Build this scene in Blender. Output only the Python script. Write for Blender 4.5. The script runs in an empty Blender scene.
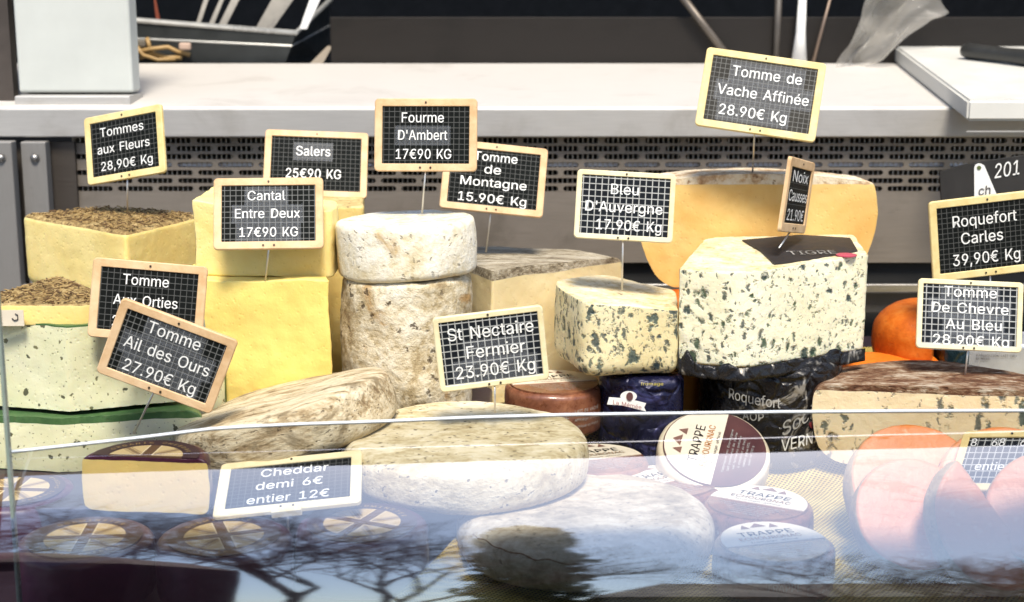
GLYPHS = """%|676|175 283 155 284 137 289 121 297 107 308 95 320 86 335 80 351 76 369 75 388 75 412 76 431 80 448 87 464 96 479 107 492 121 503 137 511 155 515 175 517 196 515 214 511 230 503 244 492 255 479 264 464 270 448 274 431 276 412 276 388 274 369 270 351 264 335 255 320 244 308 230 297 214 289 196 284 175 327 191 329 203 335 212 346 218 358 222 372 223 388 223 412 222 428 219 441 213 454 204 464 191 470 175 473 160 470 148 464 138 454 132 441 128 428 127 412 127 388 128 372 132 358 138 346 147 335 160 329 501 -10 481 -8 462 -3 446 5 432 15 421 28 412 43 406 59 402 77 400 95 400 120 402 138 406 156 412 172 421 187 433 200 447 210 463 218 481 223 501 225 522 223 540 218 556 210 570 200 581 187 590 172 596 156 600 138 601 120 601 95 600 77 596 59 589 43 580 28 569 15 555 5 540 -3 521 -8 501 35 517 37 529 43 538 53 544 66 548 80 549 95 549 120 548 135 544 149 538 162 529 172 517 178 501 180 486 178 473 172 464 162 458 149 454 135 453 120 453 95 454 80 458 66 464 53 473 43 485 37 132 0 482 509 540 509 191 0|18,20,19 17,20,18 17,21,20 16,21,17 16,22,21 128,130,129 128,131,130 15,22,16 15,23,22 14,23,15 14,24,23 13,51,14 51,24,14 51,25,24 13,52,51 50,25,51 13,53,52 49,25,50 12,53,13 49,26,25 12,54,53 48,26,49 12,55,54 47,26,48 11,55,12 47,27,26 11,56,55 46,27,47 10,56,11 46,28,27 10,57,56 45,28,46 9,57,10 9,58,57 44,28,45 44,29,28 8,58,9 8,59,58 43,29,44 43,30,29 8,60,59 42,30,43 7,60,8 42,31,30 7,61,60 41,31,42 6,61,7 41,32,31 6,62,61 40,32,41 6,63,62 39,32,40 5,63,6 39,33,32 5,38,63 38,33,39 5,33,38 4,33,5 4,34,33 3,34,4 3,35,34 2,35,3 2,36,35 1,36,2 1,37,36 0,37,1 82,84,83 82,85,84 81,85,82 81,86,85 80,86,81 79,86,80 79,87,86 78,87,79 78,88,87 77,115,78 115,88,78 115,89,88 77,116,115 114,89,115 77,117,116 113,89,114 76,117,77 113,90,89 76,118,117 112,90,113 76,119,118 111,90,112 75,119,76 111,91,90 75,120,119 110,91,111 74,120,75 110,92,91 74,121,120 109,92,110 73,121,74 73,122,121 108,92,109 108,93,92 72,122,73 72,123,122 107,93,108 107,94,93 106,94,107 72,124,123 106,95,94 71,124,72 105,95,106 71,125,124 105,96,95 70,125,71 70,126,125 104,96,105 70,127,126 103,96,104 69,127,70 103,97,96 69,102,127 102,97,103 69,97,102 68,97,69 68,98,97 67,98,68 67,99,98 66,99,67 66,100,99 65,100,66 65,101,100 64,101,65
'|206|78 318 70 509 136 509 128 318|0,2,1 0,3,2
,|188|38 -119 68 71 137 71 84 -119|0,2,1 0,3,2
.|188|95 -4 83 -3 73 1 63 9 55 18 51 29 50 41 51 53 55 64 63 73 73 81 83 85 95 87 107 85 118 81 128 73 135 64 140 53 141 41 140 29 135 18 128 9 118 1 107 -3|11,13,12 10,13,11 10,14,13 10,15,14 9,15,10 8,15,9 8,16,15 7,16,8 7,17,16 6,17,7 6,18,17 5,18,6 5,19,18 4,19,5 4,20,19 3,20,4 3,21,20 2,21,3 2,22,21 1,22,2 1,23,22 0,23,1
0|453|227 -7 191 -3 158 7 130 24 105 48 85 77 69 113 57 155 50 202 48 254 50 306 57 353 69 395 85 431 106 461 130 484 159 502 191 512 227 516 262 512 295 502 323 484 348 461 368 431 384 395 396 353 403 306 405 254 403 202 396 155 384 113 368 77 348 48 323 24 295 7 263 -3 227 50 250 52 271 60 290 74 306 92 320 116 330 144 338 176 342 213 344 254 342 295 338 332 330 365 320 393 306 416 290 435 271 449 250 457 227 460 203 457 182 449 163 435 147 416 134 393 123 365 115 332 111 295 109 254 111 213 115 176 123 144 134 116 147 92 163 74 182 60 203 52|17,19,18 16,19,17 16,20,19 15,20,16 15,21,20 14,21,15 14,22,21 14,54,22 54,53,22 53,23,22 13,55,14 55,54,14 13,56,55 52,23,53 13,57,56 51,23,52 13,58,57 50,23,51 50,24,23 12,58,13 12,59,58 49,24,50 11,59,12 49,25,24 11,60,59 48,25,49 11,61,60 47,25,48 10,61,11 47,26,25 10,62,61 46,26,47 9,62,10 46,27,26 9,63,62 45,27,46 8,63,9 8,64,63 44,27,45 44,28,27 8,65,64 43,28,44 7,65,8 43,29,28 7,66,65 42,29,43 6,66,7 42,30,29 6,67,66 41,30,42 40,30,41 6,68,67 5,68,6 40,31,30 5,69,68 39,31,40 39,32,31 4,69,5 4,70,69 38,32,39 4,71,70 37,32,38 36,32,37 4,36,71 4,32,36 4,33,32 3,33,4 2,33,3 2,34,33 2,35,34 1,35,2 1,0,35
1|453|76 0 76 55 391 55 391 0 276 509 276 0 212 0 212 448 209 448 86 358 86 427 198 509|10,4,11 10,8,4 8,7,4 7,5,4 10,9,8 6,5,7 0,2,1 0,3,2
2|453|64 0 64 47 234 229 252 248 268 266 282 282 294 298 303 312 311 327 316 341 319 356 320 371 319 389 315 405 308 419 298 431 287 441 273 449 258 455 241 458 224 460 205 458 188 454 172 447 159 438 148 427 139 413 132 398 128 381 127 362 66 362 68 391 75 418 86 442 102 464 121 482 143 496 168 507 196 513 225 516 254 513 281 507 306 497 328 482 346 465 361 445 372 423 379 398 381 372 380 354 377 336 371 318 363 299 351 280 336 259 317 235 294 209 267 180 153 60 153 57 389 57 389 0|38,40,39 38,41,40 37,41,38 37,42,41 36,42,37 36,43,42 35,43,36 35,44,43 34,44,35 34,20,44 20,19,44 19,45,44 33,21,34 21,20,34 18,45,19 33,22,21 17,45,18 33,23,22 16,45,17 33,24,23 16,46,45 32,24,33 15,46,16 32,25,24 14,46,15 32,26,25 14,47,46 13,47,14 31,26,32 31,27,26 12,47,13 12,48,47 31,28,27 30,28,31 11,48,12 30,29,28 11,49,48 10,49,11 9,49,10 9,50,49 8,50,9 8,51,50 7,51,8 7,52,51 6,52,7 6,53,52 5,53,6 4,53,5 4,54,53 3,54,4 3,55,54 2,55,3 2,56,55 1,56,2 1,57,56 1,58,57 1,59,58 1,60,59 1,61,60 0,61,1
3|453|218 -7 188 -5 159 1 133 10 108 22 88 38 70 57 57 79 48 104 44 132 109 132 112 115 118 100 126 87 137 76 150 66 165 59 182 54 200 51 219 50 239 51 258 55 275 61 291 69 304 80 315 93 323 108 328 125 329 145 328 163 323 180 316 196 306 211 292 223 275 234 254 241 229 246 201 248 157 248 157 299 288 448 288 452 70 452 70 509 372 509 372 461 211 278 211 289 247 290 279 286 308 276 333 262 354 244 371 222 383 198 391 173 393 145 390 116 383 90 370 66 354 45 333 27 309 12 281 2 251 -5|42,44,43 42,45,44 42,41,45 41,40,45 40,46,45 39,47,40 47,46,40 38,47,39 47,49,48 38,49,47 38,50,49 38,51,50 38,37,51 37,52,51 36,52,37 35,52,36 35,53,52 34,53,35 33,53,34 32,53,33 32,54,53 31,54,32 31,55,54 30,55,31 29,55,30 29,56,55 28,56,29 27,56,28 27,57,56 8,10,9 8,11,10 26,57,27 26,58,57 8,12,11 25,58,26 7,12,8 7,13,12 24,58,25 24,59,58 7,14,13 23,59,24 6,14,7 6,15,14 22,59,23 6,16,15 22,60,59 21,60,22 6,17,16 5,17,6 20,60,21 5,18,17 19,60,20 5,19,18 5,60,19 5,61,60 4,61,5 4,62,61 3,62,4 3,63,62 2,63,3 2,64,63 1,64,2 1,0,64
4|453|40 105 40 158 247 509 311 509 109 166 109 163 413 163 413 105 282 0 282 121 282 146 282 318 343 318 343 0|1,3,2 1,4,3 10,12,11 10,13,12 1,5,4 1,6,5 1,10,6 10,7,6 0,10,1 0,9,10 13,7,10 0,8,9 8,7,0 8,13,7
5|453|221 -7 192 -5 165 1 140 11 118 25 99 41 83 60 71 82 63 105 60 130 122 130 125 115 130 102 138 89 148 78 160 68 173 60 188 54 204 51 221 50 241 51 259 56 276 64 291 75 304 89 314 104 322 122 326 141 328 162 326 183 321 203 314 221 303 237 290 251 275 262 257 270 238 275 218 277 201 276 184 273 167 268 152 262 139 255 128 246 67 253 96 509 366 509 366 452 151 452 134 301 136 301 148 311 162 318 178 325 194 330 212 333 229 334 252 332 274 328 294 321 313 311 330 299 345 285 358 269 370 251 379 231 386 210 390 187 391 163 388 132 381 102 369 76 352 52 332 32 309 15 282 3 253 -4|44,48,45 48,46,45 48,47,46 44,49,48 55,57,56 54,57,55 54,58,57 53,58,54 53,59,58 52,59,53 52,60,59 51,60,52 51,61,60 50,61,51 44,50,49 44,61,50 44,39,61 39,38,61 38,62,61 38,37,62 37,63,62 36,63,37 35,63,36 44,40,39 34,63,35 34,64,63 44,41,40 44,42,41 33,64,34 44,43,42 33,65,64 32,65,33 31,65,32 31,66,65 30,66,31 30,67,66 29,67,30 29,68,67 28,68,29 28,69,68 27,69,28 26,69,27 26,70,69 8,10,9 8,11,10 25,70,26 8,12,11 7,12,8 24,70,25 24,71,70 7,13,12 7,14,13 23,71,24 6,14,7 6,15,14 23,72,71 22,72,23 6,16,15 21,72,22 6,17,16 5,17,6 20,72,21 5,18,17 20,73,72 19,73,20 5,19,18 5,73,19 4,73,5 4,74,73 3,74,4 3,75,74 2,75,3 2,76,75 1,76,2 1,0,76
6|453|226 -7 196 -4 168 3 142 15 119 31 100 51 84 74 73 101 66 130 64 162 65 187 71 212 80 239 93 268 112 302 137 340 252 509 322 509 151 261 145 261 151 270 157 279 165 288 174 295 184 302 196 307 208 311 221 313 235 314 265 312 291 305 316 295 337 280 355 262 370 240 380 215 387 187 389 157 387 127 379 98 368 73 352 50 333 30 310 14 284 3 257 -4 226 48 245 50 263 55 279 63 293 73 304 86 314 101 322 119 326 137 327 157 326 178 322 196 314 213 304 228 293 241 279 251 263 259 245 264 226 265 207 264 190 259 174 252 160 241 148 229 138 214 131 197 126 179 125 158 126 138 131 119 138 102 148 86 160 73 174 63 190 55 207 50|15,17,16 15,23,17 23,18,17 14,23,15 27,29,28 26,29,27 26,30,29 25,30,26 24,30,25 24,31,30 13,23,14 23,31,24 13,22,23 18,31,23 18,32,31 13,21,22 18,64,32 64,33,32 13,20,21 13,19,20 12,19,13 18,65,64 63,33,64 18,66,65 62,33,63 62,34,33 12,18,19 12,66,18 12,67,66 61,34,62 12,68,67 60,34,61 12,69,68 59,34,60 59,35,34 11,69,12 11,70,69 58,35,59 58,36,35 11,71,70 57,36,58 10,71,11 10,72,71 56,36,57 56,37,36 9,72,10 9,73,72 55,37,56 8,73,9 8,74,73 54,37,55 54,38,37 8,75,74 53,38,54 7,75,8 53,39,38 7,76,75 52,39,53 7,77,76 51,39,52 6,77,7 51,40,39 6,78,77 50,40,51 5,78,6 5,79,78 49,40,50 49,41,40 5,80,79 48,41,49 5,81,80 47,41,48 4,81,5 4,46,81 46,41,47 46,42,41 4,42,46 3,42,4 3,43,42 2,43,3 2,44,43 1,44,2 1,45,44 0,45,1
7|453|97 0 323 448 323 452 62 452 62 509 391 509 391 449 165 0|3,5,4 3,2,5 2,6,5 1,6,2 1,7,6 0,7,1
8|453|226 -7 193 -5 163 1 136 11 111 25 91 42 74 62 62 84 54 109 52 135 53 156 58 176 65 195 75 212 87 228 101 241 117 252 134 260 153 265 153 267 129 276 109 289 93 308 80 330 73 354 70 380 73 405 79 429 90 450 106 469 124 485 146 498 170 508 197 514 226 516 255 514 282 508 306 498 328 485 346 469 361 450 373 429 379 405 382 380 379 354 372 330 359 308 343 289 323 276 300 267 300 265 319 260 335 252 351 241 365 228 377 212 387 195 395 176 399 156 401 135 398 109 391 84 378 62 362 42 341 25 317 11 289 1 259 -5 226 49 248 50 267 54 285 60 300 69 313 79 323 91 331 106 335 121 337 139 335 157 330 173 322 189 312 202 298 213 283 223 265 230 247 234 226 235 206 234 187 230 169 223 154 213 140 202 130 189 122 173 117 157 115 139 117 121 121 106 129 91 139 79 152 69 167 60 185 54 205 50 226 290 244 291 260 294 274 300 287 308 298 318 307 330 314 344 318 359 319 376 318 392 314 407 308 420 299 432 288 442 275 449 260 455 244 459 226 460 208 459 192 455 177 449 164 442 153 432 145 420 138 407 134 392 133 376 134 359 138 344 145 330 154 318 165 308 178 300 193 294 209 291|33,35,34 32,35,33 32,36,35 31,36,32 31,37,36 30,37,31 30,38,37 29,38,30 29,39,38 28,123,29 123,39,29 123,122,39 122,121,39 121,40,39 28,124,123 120,40,121 28,125,124 119,40,120 27,125,28 119,41,40 27,126,125 118,41,119 27,127,126 117,41,118 116,41,117 27,128,127 26,128,27 116,42,41 26,129,128 115,42,116 26,130,129 114,42,115 25,130,26 114,43,42 25,131,130 113,43,114 24,131,25 113,44,43 24,132,131 112,44,113 24,133,132 111,44,112 111,45,44 23,133,24 23,134,133 110,45,111 23,135,134 109,45,110 109,46,45 22,135,23 22,136,135 108,46,109 22,137,136 107,46,108 107,47,46 21,137,22 21,138,137 106,47,107 21,139,138 105,47,106 21,104,139 104,47,105 21,47,104 21,48,47 20,48,21 20,49,48 19,49,20 18,49,19 18,50,49 17,50,18 17,51,50 16,51,17 16,52,51 15,52,16 15,53,52 14,86,15 86,53,15 86,54,53 14,87,86 85,54,86 14,88,87 84,54,85 14,89,88 83,54,84 13,89,14 83,55,54 13,90,89 82,55,83 13,91,90 81,55,82 12,91,13 81,56,55 12,92,91 80,56,81 11,92,12 80,57,56 11,93,92 79,57,80 79,58,57 10,93,11 10,94,93 78,58,79 10,95,94 77,58,78 77,59,58 9,95,10 9,96,95 76,59,77 8,96,9 76,60,59 8,97,96 75,60,76 75,61,60 7,97,8 7,98,97 74,61,75 7,99,98 73,61,74 6,99,7 73,62,61 6,100,99 72,62,73 6,101,100 71,62,72 5,101,6 71,63,62 5,102,101 70,63,71 5,103,102 69,63,70 5,68,103 68,63,69 5,63,68 4,63,5 4,64,63 4,65,64 3,65,4 2,65,3 2,66,65 1,66,2 1,67,66 0,67,1
9|453|226 516 256 513 285 506 310 494 333 478 352 458 368 434 380 408 387 378 389 347 387 322 382 296 373 270 359 240 340 207 315 168 200 0 130 0 301 248 307 248 302 238 295 229 287 221 278 214 268 207 257 202 245 198 232 195 218 195 188 197 161 203 137 214 116 229 98 247 83 269 72 294 66 321 64 352 66 382 73 411 85 436 101 459 120 479 143 494 168 506 196 513 226 460 207 459 190 454 174 446 160 435 148 423 138 407 131 390 127 372 125 352 127 331 131 313 138 295 148 280 160 268 174 257 190 250 207 245 226 243 245 245 263 249 279 257 293 267 305 280 314 295 322 312 326 330 327 350 326 371 322 390 314 407 305 422 293 435 279 446 263 454 245 459|45,1,0 44,1,45 44,2,1 43,2,44 43,3,2 42,3,43 42,4,3 41,4,42 41,46,4 46,5,4 41,47,46 81,5,46 40,47,41 40,48,47 80,5,81 80,6,5 40,49,48 79,6,80 40,50,49 78,6,79 39,50,40 39,51,50 77,6,78 77,7,6 39,52,51 76,7,77 38,52,39 76,8,7 38,53,52 75,8,76 38,54,53 74,8,75 37,54,38 74,9,8 37,55,54 73,9,74 36,55,37 36,56,55 72,9,73 72,10,9 36,57,56 71,10,72 71,11,10 35,57,36 35,58,57 70,11,71 70,12,11 35,59,58 69,12,70 34,59,35 34,60,59 68,12,69 68,13,12 33,60,34 33,61,60 67,13,68 33,62,61 66,19,67 19,13,67 33,63,62 65,18,66 18,19,66 65,24,18 24,17,18 20,13,19 32,63,33 32,64,63 64,24,65 32,24,64 20,14,13 21,14,20 22,14,21 31,24,32 23,14,22 30,24,31 24,14,23 30,25,24 17,14,24 17,15,14 29,25,30 29,26,25 29,27,26 28,27,29 17,16,15
A|480|16 0 201 509 276 509 463 0 395 0 287 302 280 323 272 346 264 372 255 402 244 438 232 478 245 478 233 437 222 402 213 371 204 345 197 322 191 302 85 0 110 142 110 199 370 199 370 142|0,11,1 11,2,1 11,12,2 12,3,2 0,21,11 21,13,11 13,10,11 13,10,12 10,22,12 22,3,12 9,22,10 21,14,13 8,22,9 21,15,14 7,22,8 21,16,15 6,22,7 21,17,16 5,22,6 21,18,17 21,20,18 20,19,18 4,23,5 23,22,5 0,20,21 20,22,21 20,23,22 23,3,22 0,19,20 4,3,23
B|456|60 0 60 509 241 509 274 507 304 501 329 491 350 477 367 461 381 442 390 421 396 398 398 374 397 353 393 336 387 320 378 307 368 295 356 286 343 278 329 272 315 267 315 262 331 260 347 254 363 245 378 234 391 220 402 203 411 184 416 161 418 136 416 111 410 88 400 67 386 48 368 31 344 18 317 8 284 2 247 0 125 57 245 57 281 60 309 67 330 80 344 96 353 115 355 137 354 153 350 169 342 184 333 197 320 209 306 218 289 225 269 229 248 231 125 231 125 285 238 285 256 287 273 290 288 296 302 304 314 314 323 326 330 340 335 355 336 372 333 393 326 412 313 429 294 442 270 449 240 452 125 452|0,75,1 75,2,1 75,3,2 75,4,3 75,5,4 75,6,5 75,7,6 75,74,7 74,8,7 0,58,75 73,8,74 72,8,73 72,9,8 71,9,72 70,9,71 70,10,9 69,10,70 69,11,10 68,11,69 68,12,11 67,12,68 66,12,67 66,13,12 65,13,66 65,14,13 64,14,65 64,15,14 63,15,64 63,16,15 62,16,63 61,16,62 61,17,16 60,17,61 59,17,60 59,18,17 0,57,58 57,59,58 57,18,59 57,19,18 57,20,19 57,21,20 57,22,21 57,23,22 57,24,23 57,25,24 57,56,25 56,55,25 55,26,25 0,40,57 54,26,55 53,26,54 53,27,26 52,27,53 51,27,52 51,28,27 50,28,51 49,28,50 49,29,28 48,29,49 48,30,29 47,30,48 46,30,47 46,31,30 45,31,46 45,32,31 44,32,45 44,33,32 43,33,44 42,33,43 42,34,33 41,34,42 0,41,40 0,34,41 0,35,34 0,36,35 0,37,36 0,38,37 0,39,38
C|510|267 -7 225 -3 186 7 150 25 119 49 92 79 70 115 53 157 44 203 40 254 44 305 53 352 70 393 92 429 119 459 150 484 186 501 225 512 267 516 293 514 317 511 340 504 362 496 383 485 402 471 419 456 435 438 448 418 459 397 467 373 473 348 408 348 404 365 397 380 389 395 380 407 369 418 357 428 344 437 330 444 315 449 300 453 284 455 267 456 237 453 209 445 184 432 161 414 141 391 125 364 113 332 106 295 103 254 106 213 113 177 125 145 141 117 161 94 184 76 210 63 237 56 267 53 284 54 300 56 315 60 330 65 344 72 357 81 369 90 380 102 389 114 397 128 404 144 408 160 473 160 467 135 459 112 448 91 435 71 420 53 402 38 383 24 363 13 341 5 317 -2 293 -6|17,19,18 17,20,19 16,20,17 16,21,20 16,22,21 15,22,16 15,23,22 15,24,23 14,24,15 14,25,24 13,44,14 44,43,14 43,25,14 42,25,43 42,26,25 41,26,42 13,45,44 40,26,41 39,26,40 13,46,45 38,26,39 38,27,26 37,27,38 13,47,46 12,47,13 36,27,37 35,27,36 35,28,27 12,48,47 34,28,35 34,29,28 33,29,34 11,48,12 11,49,48 32,29,33 32,30,29 31,30,32 11,50,49 10,50,11 10,51,50 9,51,10 9,52,51 8,52,9 8,53,52 8,54,53 7,54,8 7,55,54 72,74,73 72,75,74 6,55,7 6,56,55 71,75,72 71,76,75 70,76,71 6,57,56 5,57,6 69,76,70 69,77,76 68,77,69 5,58,57 68,78,77 67,78,68 66,78,67 4,58,5 4,59,58 65,78,66 65,79,78 64,79,65 4,60,59 63,79,64 62,79,63 4,61,60 61,79,62 61,80,79 4,80,61 3,80,4 3,81,80 2,81,3 2,82,81 2,83,82 1,83,2 1,84,83 1,85,84 0,85,1
D|502|219 0 96 0 96 57 215 57 254 60 288 68 318 81 343 99 363 122 379 149 390 181 397 216 399 255 397 294 390 329 379 361 364 388 344 410 320 428 291 441 258 449 221 452 93 452 93 509 225 509 273 505 315 495 353 478 385 455 412 426 433 391 449 351 458 306 462 255 458 205 449 159 433 119 411 83 384 54 351 31 312 14 268 3 125 509 125 0 60 0 60 509|44,23,45 23,42,45 44,22,23 42,24,23 43,24,42 43,21,24 21,25,24 21,26,25 21,27,26 21,28,27 21,20,28 20,29,28 44,21,22 44,2,21 2,43,21 19,29,20 18,29,19 17,29,18 17,30,29 16,30,17 16,31,30 15,31,16 14,31,15 14,32,31 13,32,14 13,33,32 12,33,13 11,33,12 11,34,33 10,34,11 10,35,34 9,35,10 9,36,35 8,36,9 7,36,8 7,37,36 6,37,7 6,38,37 5,38,6 4,38,5 3,38,4 44,1,2 43,3,2 43,38,3 43,39,38 43,40,39 43,41,40 43,0,41 1,43,44 43,0,1
E|419|60 0 60 509 372 509 372 452 125 452 125 286 355 286 355 229 125 229 125 57 375 57 375 0|0,4,1 4,2,1 4,3,2 0,5,4 0,8,5 8,6,5 8,7,6 0,9,8 0,10,9 0,11,10
F|410|60 0 60 509 369 509 369 452 125 452 125 278 346 278 346 221 125 221 125 0|0,4,1 4,2,1 4,3,2 0,5,4 0,8,5 8,6,5 8,7,6 0,9,8
G|520|269 -7 225 -3 185 7 149 25 118 49 91 79 69 116 53 157 43 203 40 254 43 305 53 352 69 393 91 429 117 459 149 484 184 501 223 512 265 516 291 514 316 510 340 504 363 494 384 483 403 469 421 453 436 436 449 416 460 395 468 373 474 349 408 349 402 365 395 379 387 393 378 406 368 417 356 427 344 436 330 443 315 448 300 453 283 455 265 456 236 453 209 445 183 432 160 414 141 392 125 364 113 332 106 295 103 254 106 213 113 177 125 145 141 117 161 95 184 76 210 63 238 56 269 53 296 55 322 61 345 71 365 85 382 102 396 123 407 147 413 173 415 202 434 199 283 199 283 256 478 256 478 200 475 160 466 124 451 91 431 62 406 38 377 19 344 5 308 -4|17,19,18 17,20,19 16,20,17 16,21,20 16,22,21 15,22,16 15,23,22 14,23,15 14,24,23 14,25,24 13,44,14 44,43,14 43,25,14 42,25,43 41,25,42 41,26,25 13,45,44 40,26,41 39,26,40 13,46,45 38,26,39 38,27,26 37,27,38 13,47,46 12,47,13 36,27,37 35,27,36 35,28,27 12,48,47 34,28,35 34,29,28 11,48,12 33,29,34 11,49,48 32,29,33 32,30,29 31,30,32 11,50,49 10,50,11 10,51,50 9,51,10 9,52,51 72,74,73 72,70,74 70,75,74 8,52,9 8,53,52 8,54,53 7,54,8 72,69,70 71,75,70 71,76,75 69,71,72 69,76,71 7,55,54 68,76,69 68,77,76 6,55,7 67,77,68 6,56,55 67,78,77 66,78,67 6,57,56 5,57,6 65,78,66 5,58,57 65,79,78 64,79,65 4,58,5 4,59,58 63,79,64 4,60,59 63,80,79 62,80,63 4,61,60 61,80,62 4,80,61 3,80,4 3,81,80 2,81,3 2,82,81 1,82,2 1,83,82 0,83,1
H|517|60 0 60 509 125 509 125 289 392 289 392 509 457 509 457 0 392 0 392 232 125 232 125 0|0,2,1 0,3,2 4,6,5 4,7,6 0,10,3 10,4,3 10,9,4 9,7,4 0,11,10 8,7,9
I|300|31 0 31 57 118 57 118 452 31 452 31 509 269 509 269 452 183 452 183 57 269 57 269 0|4,6,5 4,7,6 3,7,4 2,8,3 8,7,3 2,9,8 0,2,1 0,9,2 0,10,9 0,11,10
K|467|60 0 125 0 125 509 60 509 125 193 364 509 448 509 125 104 187 262 372 0 449 0 232 309|0,1,2,3 4,7,6,5 8,9,10,11
L|393|60 0 60 509 125 509 125 57 361 57 361 0|0,2,1 0,3,2 0,4,3 0,5,4
M|628|60 0 60 509 152 509 277 187 280 179 284 170 287 159 291 147 295 135 299 123 303 110 307 97 311 84 315 71 319 60 322 49 307 49 311 59 314 71 318 83 322 95 326 108 330 121 334 134 338 146 342 158 346 169 349 179 352 187 476 509 568 509 568 0 504 0 504 291 504 302 504 314 504 327 505 340 505 354 505 369 505 383 506 398 506 413 506 428 507 443 507 457 513 457 508 441 503 425 498 409 492 393 487 378 482 363 477 348 472 335 467 322 463 310 459 300 456 291 342 0 286 0 170 291 167 300 163 310 159 321 155 333 150 347 145 361 140 376 134 392 129 408 124 424 118 441 112 457 119 457 119 444 120 430 120 416 120 401 121 386 121 372 121 357 121 342 122 328 122 315 122 302 122 291 122 0|0,73,1 73,2,1 73,74,2 74,3,2 28,45,29 45,30,29 45,46,30 46,31,30 0,72,73 75,3,74 28,44,45 47,31,46 76,3,75 28,48,44 48,43,44 48,43,47 43,31,47 0,76,72 76,71,72 0,77,76 71,3,76 42,31,43 28,49,48 70,3,71 0,78,77 41,31,42 28,50,49 69,3,70 0,79,78 40,31,41 28,51,50 68,3,69 0,80,79 39,31,40 28,52,51 67,3,68 0,81,80 38,31,39 28,53,52 66,3,67 0,82,81 37,31,38 28,54,53 65,3,66 0,83,82 36,31,37 28,55,54 64,3,65 0,84,83 35,31,36 28,56,55 63,3,64 0,85,84 34,31,35 28,57,56 62,3,63 0,86,85 33,31,34 28,58,57 61,3,62 0,87,86 60,3,61 28,59,58 32,31,33 60,4,3 27,59,28 60,5,4 26,59,27 60,6,5 25,59,26 60,7,6 24,59,25 60,8,7 23,59,24 60,9,8 22,59,23 60,10,9 21,59,22 60,11,10 20,59,21 60,12,11 19,59,20 60,18,12 18,13,12 18,13,19 13,59,19 14,59,13 60,17,18 15,59,14 60,16,17 60,15,16 60,59,15
N|523|60 0 60 509 136 509 343 183 349 174 355 163 363 151 371 137 379 122 388 107 396 90 405 73 414 55 405 54 403 72 402 90 401 108 400 126 399 142 399 157 399 171 399 184 399 195 399 509 463 509 463 0 387 0 202 290 194 303 186 317 177 331 168 346 159 363 148 381 136 402 123 425 108 452 119 454 120 429 121 406 122 384 123 363 124 345 124 328 125 313 125 301 125 291 125 0|0,36,1 36,2,1 36,37,2 37,3,2 22,24,23 22,25,24 38,3,37 0,38,36 38,35,36 0,39,38 35,3,38 34,3,35 0,40,39 33,3,34 0,41,40 32,3,33 0,42,41 31,3,32 30,3,31 0,43,42 29,3,30 0,44,43 28,3,29 0,45,44 27,3,28 0,46,45 0,47,46 26,3,27 21,25,22 20,25,21 26,4,3 26,5,4 19,25,20 26,6,5 18,25,19 26,7,6 17,25,18 26,8,7 16,25,17 26,9,8 15,25,16 26,10,9 14,11,15 11,25,15 26,14,10 14,11,10 12,25,11 26,13,14 13,25,12 26,25,13
O|533|267 -7 225 -3 186 7 150 25 119 49 92 79 70 115 53 157 44 203 40 254 44 305 53 352 70 393 92 429 119 459 150 484 186 501 225 512 267 516 309 512 348 501 384 484 415 459 442 429 464 393 480 352 490 305 493 254 490 203 480 157 464 115 442 79 415 49 384 25 348 7 309 -3 267 53 296 55 324 63 349 76 372 94 392 116 408 144 420 176 428 213 430 254 428 295 420 332 408 365 392 392 372 415 349 433 324 446 296 453 267 456 237 453 210 445 184 433 161 415 142 392 125 364 113 332 106 295 103 254 106 213 113 176 125 144 142 117 161 94 184 76 210 63 237 55|17,19,18 16,19,17 16,20,19 15,20,16 15,21,20 14,21,15 14,22,21 13,55,14 55,54,14 54,22,14 54,53,22 53,23,22 52,23,53 13,56,55 51,23,52 13,57,56 50,23,51 13,58,57 50,24,23 12,58,13 49,24,50 12,59,58 11,59,12 49,25,24 48,25,49 11,60,59 47,25,48 11,61,60 10,61,11 47,26,25 46,26,47 10,62,61 9,62,10 46,27,26 45,27,46 9,63,62 8,63,9 8,64,63 44,27,45 44,28,27 8,65,64 43,28,44 7,65,8 43,29,28 7,66,65 42,29,43 6,66,7 42,30,29 6,67,66 41,30,42 6,68,67 40,30,41 5,68,6 40,31,30 5,69,68 39,31,40 39,32,31 4,69,5 4,70,69 38,32,39 4,71,70 37,32,38 4,36,71 36,32,37 4,32,36 4,33,32 3,33,4 2,33,3 2,34,33 1,34,2 1,35,34 1,0,35
P|445|60 0 60 509 235 509 272 506 305 499 332 487 356 471 375 452 390 430 400 404 407 377 409 348 407 318 400 291 390 265 375 243 356 223 332 207 305 195 272 188 235 186 109 186 109 242 233 242 257 244 279 248 297 256 312 266 324 279 333 294 339 310 343 328 344 348 343 367 339 385 333 402 324 416 312 428 297 439 279 446 257 451 232 452 125 452 125 0|0,42,1 42,2,1 42,3,2 42,4,3 42,5,4 42,6,5 42,7,6 42,41,7 41,40,7 40,8,7 0,22,42 22,43,42 39,8,40 38,8,39 37,8,38 37,9,8 36,9,37 35,9,36 35,10,9 34,10,35 33,10,34 33,11,10 32,11,33 31,11,32 31,12,11 30,12,31 30,13,12 29,13,30 28,13,29 28,14,13 27,14,28 26,14,27 26,15,14 25,15,26 24,15,25 23,15,24 23,16,15 0,21,22 43,23,22 43,20,23 20,16,23 20,17,16 20,18,17 20,19,18 0,20,21 0,43,20
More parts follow.
